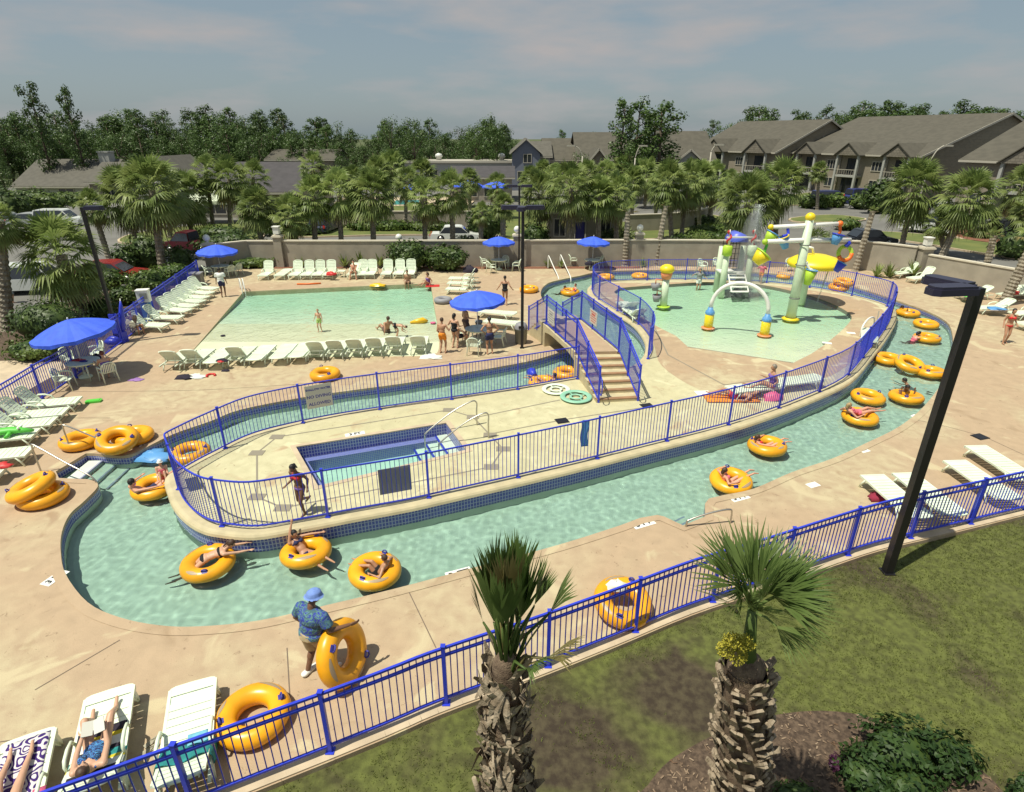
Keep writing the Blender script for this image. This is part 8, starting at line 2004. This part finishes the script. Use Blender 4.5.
# splash pool
person('child in a grey shirt standing in the splash pool left of the slide tower', G(697.5, 292.5, ZI - .35), R(175), 1.5, mod(STAND, wr=((.5, .05, 1.2), (-.42, .1, 1.1))), 'tan', 'black', 'short', (('shirt', 'grey'), ('trunks', 'white')), .026)
person('child in red and pink on the far edge of the splash pool', G(760, 283, ZI), R(150), 1.3, mod(WALK, wr=((.4, .2, 1.2), (-.4, .1, 1.1))), 'tan', 'brown', 'short', (('shirt', 'pink'), ('trunks', 'orange')), .026)
person('grey haired woman in sunglasses sitting on a splash deck lounger', G(771, 396.5, ZI) + V3(0, .1, .0), R(85), 1.68, mod(SIT, pel=(0, 0, .44), an=((.1, .80, .40), (-.14, .78, .36)), kp=(0, 0, 1), wr=((.15, .3, .72), (-.25, .1, .5)), t=(0, .02, 1)), 'tan', 'grey', 'short', (('suit', 'purple'),), .02, False, True)
person('person lying behind the island fence left of the sunglasses woman', G(735, 399, ZI), R(80), 1.65, mod(LIE, pel=(0, 0, .18), t=(0, -.98, .12), an=((.12, .8, .15), (-.12, .8, .15)), wr=((.3, .0, .12), (-.3, .0, .12)), hd=(0, -1, .2)), 'tan', 'brown', 'short', (('trunks', 'red'),), .024)
cloth('beach_towel', 'towel under the person lying behind the island fence', 'towel', lambda s, t: G(735, 399, ZI) + V3(-1.1 + 1.9 * s, -.35 + .7 * t, .045 + .01 * math.sin(8 * s)), 6, 4, [M['cl_orange']])
# riders in the river
person('girl lying face down across her tube with arms stretched ahead', T_('a') + V3(.17, .06, .07), R(-66), 1.5, PRONE, 'fair', 'brown', 'tail', (('top', 'black'), ('bottom', 'black')), .018, False, True)
person('dark haired rider reaching one arm up to the island coping', T_('b') + V3(0, 0, .06), R(-125), 1.45, mod(TUBE, wr=((-.1, -.55, .75), (-.62, .05, .25)), an=((.12, .85, -.12), (-.14, .78, -.05)), ep=((1, -.2, .6), (0, -1, 0))), 'tan', 'black', 'mid', (('bottom', 'navy'), ('top', 'navy')), .018, False, True)
person('short haired boy sitting upright in the tube nearest the deck', T_('c') + V3(.06, .0, .04), R(75), 1.3, mod(TUBE, t=(0, -.45, .85), wr=((.42, .0, .2), (-.42, -.05, .2)), an=((.12, .62, .12), (-.14, .60, .14))), 'tan', 'brown', 'short', (('trunks', 'black'),), .018)
person('adult reclining in the shared tube at the left tip of the island', T_('d') + V3(-.05, -.05, .04), R(-35), 1.68, mod(TUBE, wr=((.5, .1, .2), (-.45, .0, .2))), 'pink', 'black', 'short', (('trunks', 'navy'),), .02)
person('child in a white cap sitting on the shared tube', T_('d') + V3(.16, .28, .12), R(-150), 1.1, mod(SIT, pel=(0, 0, .1), an=((.1, .45, .08), (-.1, .45, .08)), wr=((.2, .3, .2), (-.2, .3, .2))), 'fair', 'brown', 'short', (('suit', 'pink'), ('cap', 'white')), .02)
person('girl in a pink top sitting back in the tube by the exit rail', T_('e') + V3(.02, .0, .05), R(-75), 1.35, mod(TUBE, t=(0, -.6, .75), wr=((.48, -.2, .22), (-.5, -.05, .22)), an=((.12, .72, .2), (-.12, .74, .2))), 'pink', 'brown', 'mid', (('top', 'pink'), ('bottom', 'blue')), .018, False, True)
person('girl with her legs over the right rim of a yellow tube', T_('f') + V3(-.03, 0, .05), R(-82), 1.35, TUBE, 'pink', 'brown', 'mid', (('suit', 'red'),), .018, False, True)
person('girl lying flat on top of the tube nearest the lamp post', T_('g') + V3(-.1, .0, .10), R(-80), 1.5, mod(TUBE, pel=(0, -.02, .10), t=(0, -.93, .3), an=((.1, .85, .14), (-.12, .83, .12)), wr=((.34, -.1, .15), (-.35, -.2, .15))), 'pink', 'blond', 'mid', (('suit', 'pink'),), .02, False, True)
person('dark haired man in the water leaning over an empty tube', T_('h') + V3(.12, .42, .10), R(172), 1.7, mod(FLOAT, pel=(0, -.12, -.40), an=((.12, -.6, -.45), (-.12, -.65, -.42))), 'brown', 'black', 'short', (('trunks', 'navy'),), .022)
person('swimmer with a black and white cap behind the leaning man', G(905, 386, WR) + V3(0, .05, .0), R(60), 1.6, mod(FLOAT, pel=(0, -.3, -.38), wr=((.35, .3, -.05), (-.35, .3, -.05)), an=((.12, -.85, -.42), (-.12, -.8, -.42))), 'tan', 'black', 'short', (('suit', 'white'),), .022)
person('girl in pink holding the side of a yellow tube', T_('i') + V3(-.62, -.1, .05), R(-80), 1.5, mod(FLOAT, pel=(0, -.22, -.36), an=((.12, -.7, -.42), (-.12, -.7, -.42))), 'pink', 'black', 'mid', (('suit', 'pink'),), .022, False, True)
person('swimmer whose dark head shows behind the tube at the river bend', T_('j') + V3(-.15, .55, .05), R(180), 1.6, mod(FLOAT, pel=(0, -.18, -.42), an=((.12, -.7, -.42), (-.12, -.7, -.42))), 'brown', 'black', 'short', (('trunks', 'red'),), .024)
person('child at the left of the shared tube beside the bridge', T_('k') + V3(-.45, .1, .06), R(-100), 1.35, mod(FLOAT, pel=(0, -.2, -.3), an=((.12, -.7, -.5), (-.12, -.7, -.5))), 'tan', 'brown', 'short', (('suit', 'black'),), .024)
person('child riding in the tube beside the bridge', T_('k') + V3(.15, 0, .05), R(100), 1.35, mod(TUBE, t=(0, -.4, .9)), 'fair', 'red', 'short', (('suit', 'red'),), .024)
person('rider lying back in the tube beside the blue float', T_('m') + V3(.1, 0, .06), R(70), 1.5, TUBE, 'tan', 'black', 'short', (('suit', 'navy'),), .024)
person('person in a red top by the car park shrubs at the left edge', PX(12, 303), R(-30), 1.7, STAND, 'tan', 'brown', 'short', (('shirt', 'red'), ('shorts', 'grey')), .026)
